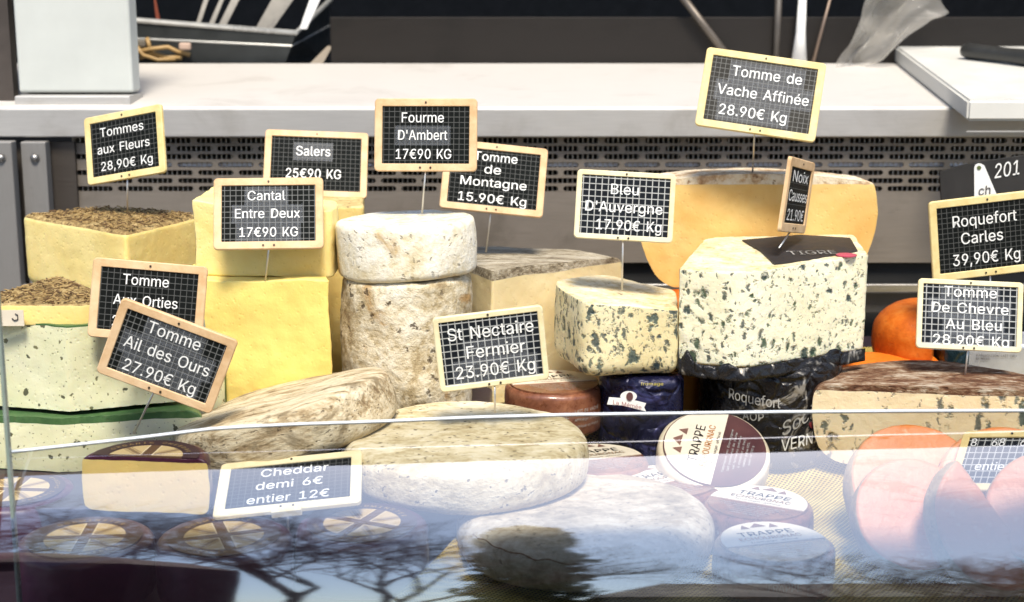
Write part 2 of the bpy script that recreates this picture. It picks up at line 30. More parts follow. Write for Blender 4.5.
Q|533|245 159 313 159 369 85 384 65 468 -48 401 -48 346 27 331 46 267 -7 225 -3 186 7 150 25 119 49 92 79 70 115 53 157 44 203 40 254 44 305 53 352 70 393 92 429 119 459 150 484 186 501 225 512 267 516 309 512 348 501 384 484 415 459 442 429 464 393 480 352 490 305 493 254 490 203 480 157 464 115 442 79 415 49 384 25 348 7 309 -3 267 53 296 55 324 63 349 76 372 94 392 116 408 144 420 176 428 213 430 254 428 295 420 332 408 365 392 392 372 415 349 433 324 446 296 453 267 456 237 453 210 445 184 433 161 415 142 392 125 364 113 332 106 295 103 254 106 213 113 176 125 144 142 117 161 94 184 76 210 63 237 55|25,27,26 24,27,25 24,28,27 23,28,24 23,29,28 22,29,23 22,30,29 21,63,22 63,62,22 62,30,22 62,61,30 61,31,30 60,31,61 21,64,63 59,31,60 21,65,64 58,31,59 21,66,65 58,32,31 20,66,21 57,32,58 20,67,66 19,67,20 57,33,32 56,33,57 19,68,67 55,33,56 19,69,68 18,69,19 55,34,33 54,34,55 18,70,69 17,70,18 54,35,34 53,35,54 17,71,70 16,71,17 16,72,71 52,35,53 52,36,35 16,73,72 51,36,52 15,73,16 51,37,36 15,74,73 50,37,51 7,46,0 46,1,0 46,47,1 47,2,1 14,74,15 50,38,37 14,75,74 49,38,50 14,76,75 48,38,49 13,76,14 48,39,38 13,77,76 47,2,48 2,39,48 3,39,2 3,40,39 12,77,13 12,78,77 4,40,3 12,79,78 45,7,46 12,44,79 44,7,45 12,7,44 41,4,40 11,7,12 11,6,7 11,42,6 42,5,6 10,42,11 42,4,41 9,42,10 9,43,42 5,4,42 9,8,43
R|449|60 0 60 509 236 509 273 506 305 500 333 489 356 473 376 455 390 433 401 408 407 381 409 352 407 323 401 296 390 271 376 250 356 232 333 217 305 206 273 200 236 198 96 198 96 255 234 255 258 256 280 260 298 267 313 276 325 287 334 300 340 316 344 333 345 352 344 371 340 389 334 405 325 419 313 430 298 440 279 446 258 451 233 452 125 452 125 0 353 0 230 229 303 229 428 0|0,22,1 22,42,1 42,2,1 42,3,2 42,4,3 42,5,4 42,6,5 42,7,6 42,41,7 41,40,7 40,8,7 22,43,42 39,8,40 38,8,39 37,8,38 37,9,8 36,9,37 35,9,36 35,10,9 34,10,35 33,10,34 33,11,10 32,11,33 31,11,32 31,12,11 30,12,31 30,13,12 29,13,30 28,13,29 28,14,13 27,14,28 26,14,27 26,15,14 25,15,26 24,15,25 23,15,24 0,21,22 43,23,22 43,45,23 45,15,23 45,16,15 45,46,16 46,17,16 43,20,45 20,44,45 47,17,46 18,47,17 19,47,18 20,47,19 0,20,21 0,43,20 44,47,20
S|447|224 -9 188 -7 156 -1 128 9 102 23 81 40 64 60 51 83 42 109 38 137 104 137 108 118 114 102 123 88 136 76 150 66 166 59 185 53 204 50 224 49 246 50 267 54 286 60 303 69 317 79 329 92 338 106 344 122 346 139 344 154 340 168 332 179 322 189 310 197 296 205 280 211 263 217 245 222 184 239 145 253 112 269 86 289 67 313 56 341 52 372 54 400 62 425 75 448 92 468 113 484 138 498 165 508 195 514 227 516 259 514 289 508 316 498 340 484 360 468 377 449 390 427 398 403 401 378 337 378 332 402 320 421 302 437 280 449 254 456 225 459 204 457 185 454 167 448 152 440 139 430 129 418 121 405 117 391 115 376 117 359 122 345 131 334 142 324 155 315 169 308 184 302 198 297 212 293 264 279 279 275 295 270 312 264 328 256 344 248 359 238 372 226 384 213 395 198 402 180 407 161 408 139 406 112 399 87 386 64 370 43 349 25 323 11 294 0 261 -7|52,54,53 51,54,52 51,55,54 50,55,51 50,56,55 49,56,50 49,57,56 48,57,49 48,58,57 48,59,58 47,70,48 70,69,48 69,59,48 68,59,69 47,71,70 67,59,68 47,72,71 66,59,67 66,60,59 46,72,47 46,73,72 46,74,73 65,60,66 46,75,74 65,61,60 45,75,46 64,61,65 45,76,75 45,77,76 64,62,61 63,62,64 44,77,45 44,78,77 44,79,78 43,79,44 43,80,79 43,81,80 42,81,43 42,82,81 42,83,82 42,84,83 41,84,42 41,85,84 41,86,85 41,87,86 41,88,87 40,88,41 40,89,88 40,90,89 40,91,90 39,91,40 39,92,91 39,93,92 38,93,39 38,94,93 37,94,38 37,95,94 37,96,95 36,96,37 35,96,36 35,97,96 34,97,35 33,97,34 33,98,97 32,98,33 31,98,32 31,99,98 30,99,31 29,99,30 29,100,99 28,100,29 27,100,28 27,101,100 8,10,9 8,11,10 26,101,27 8,12,11 26,102,101 7,12,8 25,102,26 7,13,12 24,102,25 7,14,13 24,103,102 6,14,7 23,103,24 6,15,14 22,103,23 6,16,15 22,104,103 21,104,22 5,16,6 5,17,16 20,104,21 5,18,17 19,104,20 5,19,18 5,104,19 5,105,104 4,105,5 4,106,105 3,106,4 3,107,106 2,107,3 2,108,107 1,108,2 1,0,108
T|449|32 452 32 509 417 509 417 452 257 452 257 0 193 0 193 452|0,2,1 0,3,2 7,3,0 6,4,7 4,3,7 6,5,4
U|517|259 -8 220 -6 186 2 154 15 126 33 103 55 85 80 71 108 63 140 60 173 60 509 124 509 124 178 126 155 132 133 141 113 153 95 169 80 187 68 208 59 232 53 259 52 285 53 309 59 331 68 349 80 364 95 377 113 385 133 391 155 393 178 393 509 457 509 457 173 454 140 446 108 433 80 414 55 391 33 363 15 332 2 297 -6|9,11,10 9,12,11 30,32,31 30,33,32 9,13,12 29,33,30 8,13,9 29,34,33 8,14,13 28,34,29 7,14,8 28,35,34 27,35,28 7,15,14 7,16,15 26,35,27 6,16,7 26,36,35 6,17,16 25,36,26 6,18,17 24,36,25 5,18,6 24,37,36 5,19,18 23,37,24 5,20,19 22,37,23 22,38,37 4,20,5 4,21,20 21,38,22 4,38,21 3,38,4 3,39,38 2,39,3 2,40,39 1,40,2 1,41,40 0,41,1
V|480|204 0 16 509 84 509 192 206 199 187 207 164 215 137 225 106 236 71 248 31 235 31 247 71 257 107 267 138 276 165 283 187 290 206 395 509 463 509 278 0|0,2,1 0,3,2 16,18,17 16,19,18 0,4,3 15,19,16 14,19,15 0,5,4 13,19,14 0,6,5 12,19,13 0,7,6 11,19,12 0,8,7 10,9,11 9,19,11 0,9,8 0,19,9
a|389|160 -9 137 -7 115 -3 94 5 76 15 60 29 48 45 38 63 32 84 30 108 32 128 36 146 43 161 53 174 64 184 78 193 92 200 108 206 125 211 143 214 161 217 178 220 200 223 218 225 234 227 247 229 257 231 265 235 271 240 274 246 276 255 276 257 275 272 272 285 267 297 260 307 251 315 240 322 227 327 212 330 196 331 178 330 163 327 149 322 137 316 127 309 118 301 110 292 104 283 100 274 41 291 51 313 64 331 79 346 95 358 114 368 133 375 153 380 173 383 194 384 208 384 223 382 239 379 255 375 271 369 286 360 300 350 312 336 322 320 330 301 335 278 337 251 337 0 277 0 277 52 272 52 267 43 260 34 252 25 242 16 229 8 215 1 199 -4 181 -7 170 45 192 47 211 51 228 59 242 68 254 80 263 93 270 108 274 122 276 138 276 190 272 187 267 184 259 182 251 180 241 178 231 176 221 174 210 173 200 171 191 170 182 169 175 168 161 166 147 163 134 159 122 153 112 147 103 139 97 130 93 118 92 105 93 93 96 82 102 72 109 64 119 57 130 52 142 48 156 46|58,60,59 58,61,60 57,61,58 57,62,61 56,62,57 56,63,62 55,63,56 55,64,63 55,65,64 54,65,55 54,66,65 53,66,54 53,67,66 52,67,53 52,40,67 40,39,67 39,68,67 51,41,52 41,40,52 51,42,41 38,68,39 51,43,42 37,68,38 51,44,43 36,68,37 36,69,68 51,45,44 35,69,36 50,45,51 50,46,45 34,69,35 34,70,69 50,47,46 33,70,34 50,48,47 49,48,50 32,70,33 32,71,70 31,71,32 30,71,31 29,71,30 29,72,71 28,72,29 27,72,28 26,94,27 94,72,27 25,94,26 24,94,25 23,94,24 22,94,23 21,94,22 20,94,21 19,94,20 18,94,19 17,94,18 16,94,17 15,94,16 14,94,15 14,95,94 93,72,94 14,96,95 14,97,96 13,97,14 13,98,97 13,99,98 13,100,99 13,101,100 13,102,101 12,102,13 12,103,102 12,104,103 12,105,104 12,106,105 12,107,106 12,108,107 12,109,108 11,109,12 11,110,109 11,111,110 11,112,111 10,112,11 10,113,112 92,72,93 10,114,113 9,114,10 91,72,92 9,115,114 8,115,9 90,72,91 8,116,115 89,72,90 8,117,116 7,117,8 7,118,117 88,74,89 74,72,89 7,119,118 87,74,88 7,120,119 6,120,7 86,75,87 75,74,87 6,121,120 6,122,121 86,76,75 73,72,74 85,76,86 6,123,122 84,76,85 6,84,123 6,76,84 5,76,6 5,77,76 5,78,77 4,78,5 4,79,78 4,80,79 3,80,4 3,81,80 2,81,3 2,82,81 1,82,2 1,83,82 0,83,1
b|424|229 -8 208 -7 189 -3 172 4 159 12 147 21 138 31 130 41 123 50 118 59 112 59 112 0 53 0 53 509 114 509 114 319 118 319 123 327 130 336 137 346 147 355 158 364 171 373 188 379 207 383 229 384 259 382 287 374 313 361 335 342 354 320 370 293 381 261 388 227 390 189 388 151 381 116 370 84 355 57 336 34 313 16 288 3 260 -6 220 47 242 49 262 55 279 66 294 80 306 97 316 117 323 139 327 163 328 189 327 215 323 239 316 261 307 281 295 298 280 311 262 322 243 328 220 330 198 328 178 322 161 312 147 299 134 282 125 263 118 241 114 216 113 189 114 162 118 138 125 115 135 95 147 78 162 65 179 55 198 49|12,14,13 12,15,14 24,26,25 23,26,24 23,27,26 22,27,23 22,28,27 21,28,22 20,28,21 20,29,28 19,29,20 18,29,19 18,61,29 61,30,29 17,61,18 17,62,61 60,30,61 17,63,62 59,30,60 16,63,17 16,64,63 58,30,59 58,31,30 12,16,15 12,68,16 68,67,16 67,66,16 66,65,16 65,64,16 57,31,58 56,31,57 56,32,31 55,32,56 55,33,32 54,33,55 12,69,68 53,33,54 53,34,33 12,70,69 52,34,53 12,71,70 51,34,52 51,35,34 50,35,51 12,72,71 50,36,35 49,36,50 12,73,72 48,36,49 48,37,36 12,74,73 47,37,48 12,10,74 10,75,74 47,38,37 46,38,47 10,76,75 45,38,46 10,9,76 9,77,76 12,11,10 8,77,9 45,39,38 44,39,45 8,78,77 7,78,8 43,39,44 7,43,78 7,39,43 6,39,7 6,40,39 5,40,6 4,40,5 4,41,40 3,41,4 2,41,3 2,42,41 1,42,2 1,0,42
c|396|207 -8 174 -5 144 3 117 16 93 35 72 58 56 85 44 116 37 150 34 187 37 225 44 260 56 291 72 318 93 341 117 360 144 374 174 382 207 384 226 384 243 381 260 377 276 371 291 364 305 356 318 346 330 335 340 322 349 308 356 293 362 277 303 262 300 272 295 281 290 289 284 297 278 304 270 311 261 316 252 321 242 325 231 328 220 329 207 330 184 328 163 321 145 310 130 296 118 278 108 258 102 236 98 212 96 187 98 163 102 139 108 117 118 97 130 80 145 66 163 55 184 49 207 46 220 47 232 49 243 52 253 55 262 60 271 66 279 73 285 80 292 89 297 98 301 107 304 117 363 102 357 86 350 70 341 56 331 43 319 32 306 21 292 12 277 5 261 -1 244 -5 226 -7|17,19,18 17,20,19 16,20,17 16,21,20 16,22,21 15,22,16 15,23,22 15,24,23 14,24,15 14,25,24 14,26,25 13,43,14 43,26,14 43,42,26 42,27,26 13,44,43 41,27,42 13,45,44 40,27,41 39,27,40 39,28,27 13,46,45 38,28,39 12,46,13 37,28,38 36,28,37 12,47,46 36,29,28 35,29,36 34,29,35 12,48,47 34,30,29 11,48,12 33,30,34 32,30,33 11,49,48 32,31,30 10,49,11 10,50,49 10,51,50 9,51,10 9,52,51 8,52,9 8,53,52 8,54,53 7,54,8 7,55,54 7,56,55 72,74,73 6,56,7 71,74,72 71,75,74 70,75,71 6,57,56 69,75,70 69,76,75 5,57,6 5,58,57 68,76,69 67,76,68 67,77,76 66,77,67 5,59,58 65,77,66 4,59,5 65,78,77 64,78,65 4,60,59 63,78,64 62,78,63 4,61,60 61,78,62 4,78,61 4,79,78 3,79,4 3,80,79 3,81,80 2,81,3 2,82,81 2,83,82 1,83,2 1,84,83 1,85,84 0,85,1
d|424|195 -8 165 -6 137 3 111 16 89 34 70 57 55 84 43 116 36 151 34 189 36 227 43 261 55 293 70 320 89 342 112 361 137 374 165 382 196 384 218 383 237 379 253 373 267 364 278 355 287 346 295 336 301 327 306 319 311 319 311 509 372 509 372 0 313 0 313 59 307 59 301 50 295 41 287 31 277 21 266 12 252 4 236 -3 217 -7 205 47 226 49 246 55 263 65 278 78 290 95 299 115 306 138 310 162 312 189 310 216 306 241 300 263 290 282 278 299 263 312 246 322 227 328 205 330 182 328 162 322 145 311 130 298 118 281 108 261 102 239 98 215 96 189 98 163 102 139 109 117 118 97 130 80 145 66 162 55 182 49|28,30,29 28,31,30 17,19,18 17,20,19 16,20,17 16,21,20 15,21,16 15,22,21 15,23,22 14,23,15 14,24,23 14,25,24 13,61,14 61,25,14 61,26,25 13,62,61 60,26,61 59,26,60 13,63,62 59,27,26 58,27,59 13,64,63 12,64,13 58,28,27 58,57,28 57,56,28 56,55,28 55,54,28 54,31,28 12,65,64 12,66,65 11,66,12 11,67,66 10,67,11 10,68,67 53,31,54 10,69,68 9,69,10 52,31,53 9,70,69 9,71,70 51,31,52 8,71,9 8,72,71 50,31,51 7,72,8 7,73,72 49,31,50 7,74,73 6,74,7 48,31,49 6,75,74 47,33,48 33,31,48 5,75,6 5,76,75 46,33,47 5,77,76 45,34,46 34,33,46 45,35,34 32,31,33 4,77,5 4,78,77 44,35,45 44,36,35 4,43,78 43,36,44 4,36,43 4,37,36 3,37,4 3,38,37 3,39,38 2,39,3 2,40,39 2,41,40 1,41,2 1,42,41 0,42,1
e|404|212 -8 177 -5 145 3 117 16 92 35 72 58 56 85 44 116 37 150 34 187 36 224 44 258 55 290 71 317 91 340 115 359 142 373 172 382 205 384 226 383 246 380 266 374 285 366 303 355 319 341 334 324 347 305 357 282 365 256 370 227 371 194 371 169 75 169 75 221 338 221 310 202 308 226 304 248 298 269 288 286 277 301 263 314 246 323 227 328 205 330 183 328 164 323 146 313 131 301 119 286 109 270 102 251 97 231 96 211 96 178 98 151 102 127 110 106 121 88 135 73 151 61 169 53 190 48 212 46 227 47 241 49 254 53 265 58 276 65 285 73 294 82 300 93 306 105 365 91 358 72 348 55 335 39 320 26 302 14 283 4 261 -3 237 -7|17,19,18 17,20,19 16,20,17 16,21,20 16,22,21 15,22,16 15,23,22 14,23,15 14,24,23 14,25,24 13,45,14 45,44,14 44,25,14 43,25,44 42,25,43 13,46,45 42,26,25 41,26,42 13,47,46 12,47,13 40,26,41 12,48,47 40,27,26 39,27,40 12,49,48 11,49,12 11,50,49 38,27,39 38,28,27 11,51,50 37,28,38 10,51,11 37,29,28 10,52,51 36,29,37 10,33,52 33,53,52 36,34,29 34,30,29 35,34,36 9,33,10 9,32,33 53,34,33 53,30,34 54,30,53 54,31,30 8,32,9 55,31,54 8,31,32 8,55,31 8,56,55 7,56,8 7,57,56 6,57,7 6,58,57 71,73,72 70,73,71 70,74,73 6,59,58 5,59,6 69,74,70 5,60,59 68,74,69 68,75,74 67,75,68 5,61,60 66,75,67 4,61,5 66,76,75 4,62,61 65,76,66 64,76,65 4,63,62 63,76,64 4,76,63 4,77,76 3,77,4 3,78,77 2,78,3 2,79,78 2,80,79 1,80,2 1,81,80 0,81,1
f|254|228 379 228 327 6 327 6 379 81 0 81 432 82 452 87 470 96 486 107 499 120 510 135 519 152 525 169 529 187 530 201 530 212 529 222 527 231 525 238 523 243 521 227 468 224 470 220 471 215 472 209 473 202 474 195 474 178 472 164 468 154 460 147 449 143 435 142 419 142 0|13,15,14 13,16,15 12,16,13 12,17,16 12,18,17 11,18,12 11,19,18 11,20,19 11,21,20 10,21,11 9,23,10 23,22,10 22,21,10 8,25,9 25,24,9 24,23,9 7,27,8 27,26,8 26,25,8 7,28,27 7,29,28 6,29,7 6,30,29 6,31,30 5,31,6 5,32,31 5,33,32 4,33,5 4,34,33 2,0,3 2,1,0
g|425|207 -151 180 -149 156 -146 134 -140 114 -132 97 -122 82 -110 70 -97 59 -84 51 -69 101 -41 107 -49 114 -57 122 -66 131 -74 142 -82 154 -88 169 -93 187 -96 207 -97 236 -95 261 -87 282 -75 298 -58 308 -34 311 -6 311 68 306 68 301 60 294 51 287 41 277 32 266 23 252 16 236 10 217 6 195 5 165 7 138 14 113 27 90 43 71 65 55 90 43 120 36 154 34 191 36 229 43 263 55 293 71 320 90 342 112 361 138 374 166 382 196 384 218 383 237 379 253 373 267 365 279 356 288 346 296 336 302 327 308 319 313 319 313 379 372 379 372 -9 370 -40 363 -67 350 -90 334 -109 314 -124 291 -136 265 -144 237 -149 205 59 227 61 246 66 264 75 278 87 290 103 300 121 307 142 311 166 312 193 311 219 307 242 300 264 291 283 279 299 264 312 247 322 227 328 205 330 182 328 163 322 145 312 130 298 118 282 109 262 102 241 98 218 96 193 98 167 102 144 109 123 118 104 131 88 145 76 163 66 183 61|53,55,54 53,56,55 52,56,53 64,66,65 64,67,66 52,57,56 51,57,52 51,58,57 51,59,58 50,59,51 50,60,59 50,61,60 49,94,50 94,61,50 94,62,61 49,95,94 93,62,94 92,62,93 49,96,95 92,63,62 91,63,92 49,97,96 48,97,49 91,64,63 91,90,64 90,89,64 89,88,64 88,87,64 87,67,64 48,98,97 48,99,98 47,99,48 47,100,99 46,100,47 46,101,100 86,67,87 46,102,101 45,102,46 85,67,86 45,103,102 45,104,103 84,67,85 44,104,45 44,105,104 83,67,84 43,105,44 43,106,105 82,67,83 43,107,106 81,67,82 42,107,43 42,108,107 80,26,81 26,67,81 41,108,42 41,109,108 79,26,80 41,110,109 78,27,79 27,26,79 78,28,27 25,67,26 41,111,110 77,28,78 40,111,41 40,76,111 76,28,77 76,29,28 40,29,76 40,30,29 39,30,40 39,31,30 39,32,31 38,32,39 38,33,32 38,34,33 37,34,38 37,35,34 36,35,37 24,67,25 24,68,67 23,68,24 23,69,68 9,11,10 9,12,11 9,13,12 22,69,23 9,14,13 22,70,69 8,14,9 8,15,14 21,70,22 8,16,15 7,16,8 20,70,21 7,17,16 20,71,70 7,18,17 19,71,20 7,19,18 7,71,19 6,71,7 6,72,71 5,72,6 4,72,5 4,73,72 3,73,4 3,74,73 2,74,3 2,75,74 1,75,2 1,0,75
h|410|114 227 114 0 53 0 53 509 114 509 114 287 102 287 116 319 132 344 152 362 175 374 200 382 227 384 252 383 275 377 295 369 313 356 328 340 341 321 350 298 355 271 357 240 357 0 296 0 296 235 293 263 286 286 273 304 256 318 235 326 210 329 192 328 176 324 161 317 147 308 136 297 126 283 119 266 115 248|2,4,3 2,6,4 6,5,4 11,13,12 11,14,13 10,14,11 10,15,14 9,15,10 9,16,15 8,16,9 8,17,16 7,31,8 31,17,8 31,30,17 30,18,17 29,18,30 7,32,31 28,18,29 7,33,32 28,19,18 6,33,7 27,19,28 6,34,33 6,35,34 26,19,27 26,20,19 6,36,35 2,37,6 37,36,6 25,20,26 25,21,20 2,38,37 24,21,25 2,0,38 24,22,21 23,22,24 2,1,0
i|167|84 443 73 444 63 448 54 455 47 463 43 472 41 483 43 494 47 504 54 512 63 518 73 522 84 524 95 522 105 518 114 512 121 504 125 494 126 483 125 472 121 463 114 455 105 448 95 444 53 0 53 379 114 379 114 0|24,26,25 24,27,26 11,13,12 10,13,11 10,14,13 9,14,10 9,15,14 8,15,9 8,16,15 7,16,8 7,17,16 6,17,7 6,18,17 5,18,6 5,19,18 4,19,5 4,20,19 3,20,4 3,21,20 2,21,3 2,22,21 1,22,2 1,23,22 0,23,1
l|189|139 -2 112 0 91 8 74 20 62 37 55 59 53 84 53 509 114 509 114 99 114 83 117 71 120 62 126 57 135 53 146 52 152 52 157 52 160 53 164 53 167 54 170 54 181 3 175 1 169 0 162 -1 154 -2 147 -2|6,8,7 6,9,8 6,10,9 5,10,6 5,11,10 5,12,11 5,13,12 4,13,5 4,14,13 20,22,21 19,22,20 18,22,19 4,15,14 17,22,18 16,22,17 15,22,16 4,22,15 3,22,4 2,22,3 1,22,2 1,23,22 1,24,23 1,25,24 0,25,1 0,26,25 0,27,26
m|610|53 0 53 379 112 379 112 295 108 295 114 314 122 331 132 346 144 358 158 368 172 376 187 382 203 385 219 386 245 383 268 375 287 361 303 342 314 320 321 295 312 295 318 312 326 329 337 343 350 356 364 366 381 375 398 381 417 385 437 386 458 385 478 380 497 372 514 361 529 346 541 328 550 307 555 283 557 255 557 0 496 0 496 254 493 279 485 298 473 313 456 323 438 329 419 330 402 329 387 326 374 320 363 312 353 302 345 290 340 277 336 263 335 247 335 0 274 0 274 260 272 280 265 297 253 311 238 322 220 328 199 330 185 329 171 326 158 320 145 312 135 302 126 289 119 274 115 257 114 238 114 0|12,14,13 28,30,29 11,14,12 27,30,28 27,31,30 11,15,14 10,15,11 26,31,27 26,32,31 0,2,1 0,4,2 4,3,2 9,15,10 25,32,26 9,16,15 25,33,32 8,16,9 24,33,25 8,17,16 24,34,33 7,17,8 23,34,24 23,35,34 6,17,7 22,47,23 47,35,23 6,65,17 65,18,17 5,66,6 66,65,6 64,18,65 22,48,47 46,35,47 5,67,66 22,49,48 21,49,22 45,35,46 45,36,35 63,18,64 5,68,67 21,50,49 44,36,45 62,18,63 5,69,68 62,19,18 21,51,50 4,69,5 43,36,44 20,51,21 4,70,69 20,52,51 61,19,62 43,37,36 20,53,52 4,71,70 42,37,43 60,20,61 20,19,61 0,72,4 72,71,4 60,53,20 60,54,53 42,38,37 59,54,60 41,38,42 59,55,54 0,73,72 59,56,55 58,56,59 0,74,73 41,39,38 40,39,41 58,57,56 0,75,74
n|410|114 227 114 0 53 0 53 379 112 379 112 287 102 287 116 319 132 344 152 362 175 374 200 382 227 384 252 383 275 377 295 369 313 356 328 340 341 321 350 298 355 271 357 240 357 0 296 0 296 235 293 263 286 286 273 304 256 318 235 326 210 329 192 328 176 324 161 317 147 308 136 297 126 283 119 266 115 248|11,13,12 11,14,13 10,14,11 2,4,3 2,6,4 6,5,4 10,15,14 9,15,10 9,16,15 8,16,9 8,17,16 7,31,8 31,17,8 31,30,17 30,18,17 29,18,30 7,32,31 28,18,29 7,33,32 28,19,18 6,33,7 27,19,28 6,34,33 6,35,34 26,19,27 26,20,19 6,36,35 2,37,6 37,36,6 25,20,26 25,21,20 2,38,37 24,21,25 2,0,38 24,22,21 23,22,24 2,1,0
o|415|207 -8 174 -5 144 3 117 16 93 35 72 58 56 85 44 116 37 150 34 187 37 225 44 260 56 291 72 318 93 341 117 360 144 374 174 382 207 384 241 382 271 374 299 360 323 341 343 318 359 291 371 260 379 225 381 187 379 150 371 116 359 85 343 58 323 35 299 16 271 3 241 -5 207 46 231 49 252 55 270 66 285 80 298 97 307 117 314 139 318 163 319 187 318 212 314 236 307 258 298 278 285 296 270 310 252 321 231 328 207 330 184 328 163 321 145 310 130 296 118 278 108 258 102 236 98 212 96 187 98 163 102 139 108 117 118 97 130 80 145 66 163 55 184 49|17,19,18 16,19,17 16,20,19 15,20,16 15,21,20 14,21,15 14,22,21 13,22,14 13,54,22 54,23,22 13,55,54 53,23,54 13,56,55 52,23,53 13,57,56 51,23,52 12,57,13 51,24,23 12,58,57 50,24,51 12,59,58 49,24,50 11,59,12 49,25,24 11,60,59 48,25,49 10,60,11 48,26,25 10,61,60 47,26,48 10,62,61 46,26,47 46,27,26 9,62,10 9,63,62 45,27,46 8,63,9 8,64,63 44,27,45 44,28,27 8,65,64 43,28,44 43,29,28 7,65,8 7,66,65 42,29,43 7,67,66 41,29,42 6,67,7 41,30,29 6,68,67 40,30,41 5,68,6 40,31,30 5,69,68 39,31,40 5,70,69 38,31,39 4,70,5 38,32,31 4,71,70 37,32,38 4,36,71 36,32,37 4,32,36 3,32,4 3,33,32 2,33,3 2,34,33 1,34,2 1,35,34 0,35,1
p|424|53 -143 53 379 112 379 112 319 118 319 123 327 130 336 137 346 147 355 158 364 171 373 188 379 207 383 229 384 259 382 287 374 313 361 335 342 354 320 370 293 381 261 388 227 390 189 388 151 381 116 370 84 355 57 336 34 313 16 288 3 260 -6 229 -8 208 -7 189 -3 173 4 159 12 147 21 138 31 130 41 124 50 118 59 114 59 114 -143 220 47 242 49 262 55 279 66 294 80 306 97 316 117 323 139 327 163 328 189 327 215 323 239 316 261 307 281 295 298 280 311 262 322 243 328 220 330 198 328 178 322 161 312 147 299 134 282 125 263 118 241 114 216 113 189 114 162 118 138 125 115 135 95 147 78 162 65 179 55 198 49|12,14,13 11,14,12 11,15,14 0,2,1 0,3,2 10,15,11 10,16,15 9,16,10 8,16,9 8,17,16 7,17,8 6,17,7 6,61,17 61,18,17 5,61,6 5,62,61 60,18,61 5,63,62 59,18,60 4,63,5 4,64,63 58,18,59 58,19,18 0,4,3 0,68,4 68,67,4 67,66,4 66,65,4 65,64,4 57,19,58 56,19,57 56,20,19 55,20,56 55,21,20 54,21,55 0,69,68 53,21,54 53,22,21 0,70,69 52,22,53 0,71,70 51,22,52 51,23,22 50,23,51 0,72,71 50,24,23 49,24,50 0,73,72 48,24,49 48,25,24 0,41,73 41,74,73 47,25,48 41,75,74 47,26,25 46,26,47 41,76,75 45,26,46 41,40,76 40,77,76 0,42,41 39,77,40 45,27,26 44,27,45 39,78,77 38,78,39 43,27,44 38,43,78 38,27,43 37,27,38 37,28,27 36,28,37 35,28,36 35,29,28 34,29,35 33,29,34 33,30,29 32,30,33 32,31,30
q|424|372 -143 311 -143 311 59 306 59 301 50 295 41 287 31 277 21 266 12 252 4 236 -3 217 -7 195 -8 165 -6 137 3 111 16 89 34 70 57 55 84 43 116 36 151 34 189 36 227 43 261 55 293 70 320 89 342 112 361 137 374 165 382 196 384 218 383 237 379 253 373 267 364 278 355 287 346 295 336 301 327 307 319 313 319 313 379 372 379 205 47 226 49 246 55 263 65 278 78 290 95 299 115 306 138 310 162 312 189 310 216 306 241 300 263 290 282 278 299 263 312 246 322 227 328 205 330 182 328 162 322 145 311 130 298 118 281 108 261 102 239 98 215 96 189 98 163 102 139 109 117 118 97 130 80 145 66 162 55 182 49|29,31,30 29,32,31 28,32,29 40,42,41 40,0,42 28,33,32 27,33,28 27,34,33 27,35,34 26,35,27 26,36,35 26,37,36 25,61,26 61,37,26 61,38,37 25,62,61 60,38,61 59,38,60 25,63,62 59,39,38 58,39,59 25,64,63 24,64,25 58,40,39 58,57,40 57,56,40 56,55,40 55,54,40 54,0,40 24,65,64 24,66,65 23,66,24 23,67,66 22,67,23 22,68,67 53,0,54 22,69,68 21,69,22 52,0,53 21,70,69 21,71,70 51,0,52 20,71,21 20,72,71 50,0,51 19,72,20 19,73,72 49,0,50 19,74,73 18,74,19 48,2,49 2,0,49 18,75,74 47,2,48 17,75,18 17,76,75 46,2,47 17,77,76 45,3,46 3,2,46 45,4,3 1,0,2 16,77,17 16,78,77 44,4,45 44,5,4 16,43,78 43,5,44 16,5,43 16,6,5 15,6,16 15,7,6 15,8,7 14,8,15 14,9,8 14,10,9 13,10,14 13,11,10 12,11,13
r|259|53 0 53 379 112 379 112 321 115 321 124 339 137 354 152 367 171 377 191 383 213 385 218 385 223 385 229 384 235 384 240 384 243 384 243 322 241 323 236 324 230 324 223 325 215 326 207 326 190 324 174 321 159 315 146 306 135 296 126 284 119 269 115 254 114 237 114 0|9,11,10 9,12,11 9,13,12 9,14,13 9,15,14 9,16,15 9,17,16 8,17,9 0,2,1 0,3,2 7,17,8 6,17,7 5,19,6 19,18,6 18,17,6 4,23,5 23,22,5 22,21,5 21,20,5 20,19,5 4,24,23 4,25,24 0,4,3 0,31,4 31,30,4 30,29,4 29,28,4 28,27,4 27,26,4 26,25,4 0,32,31 0,33,32
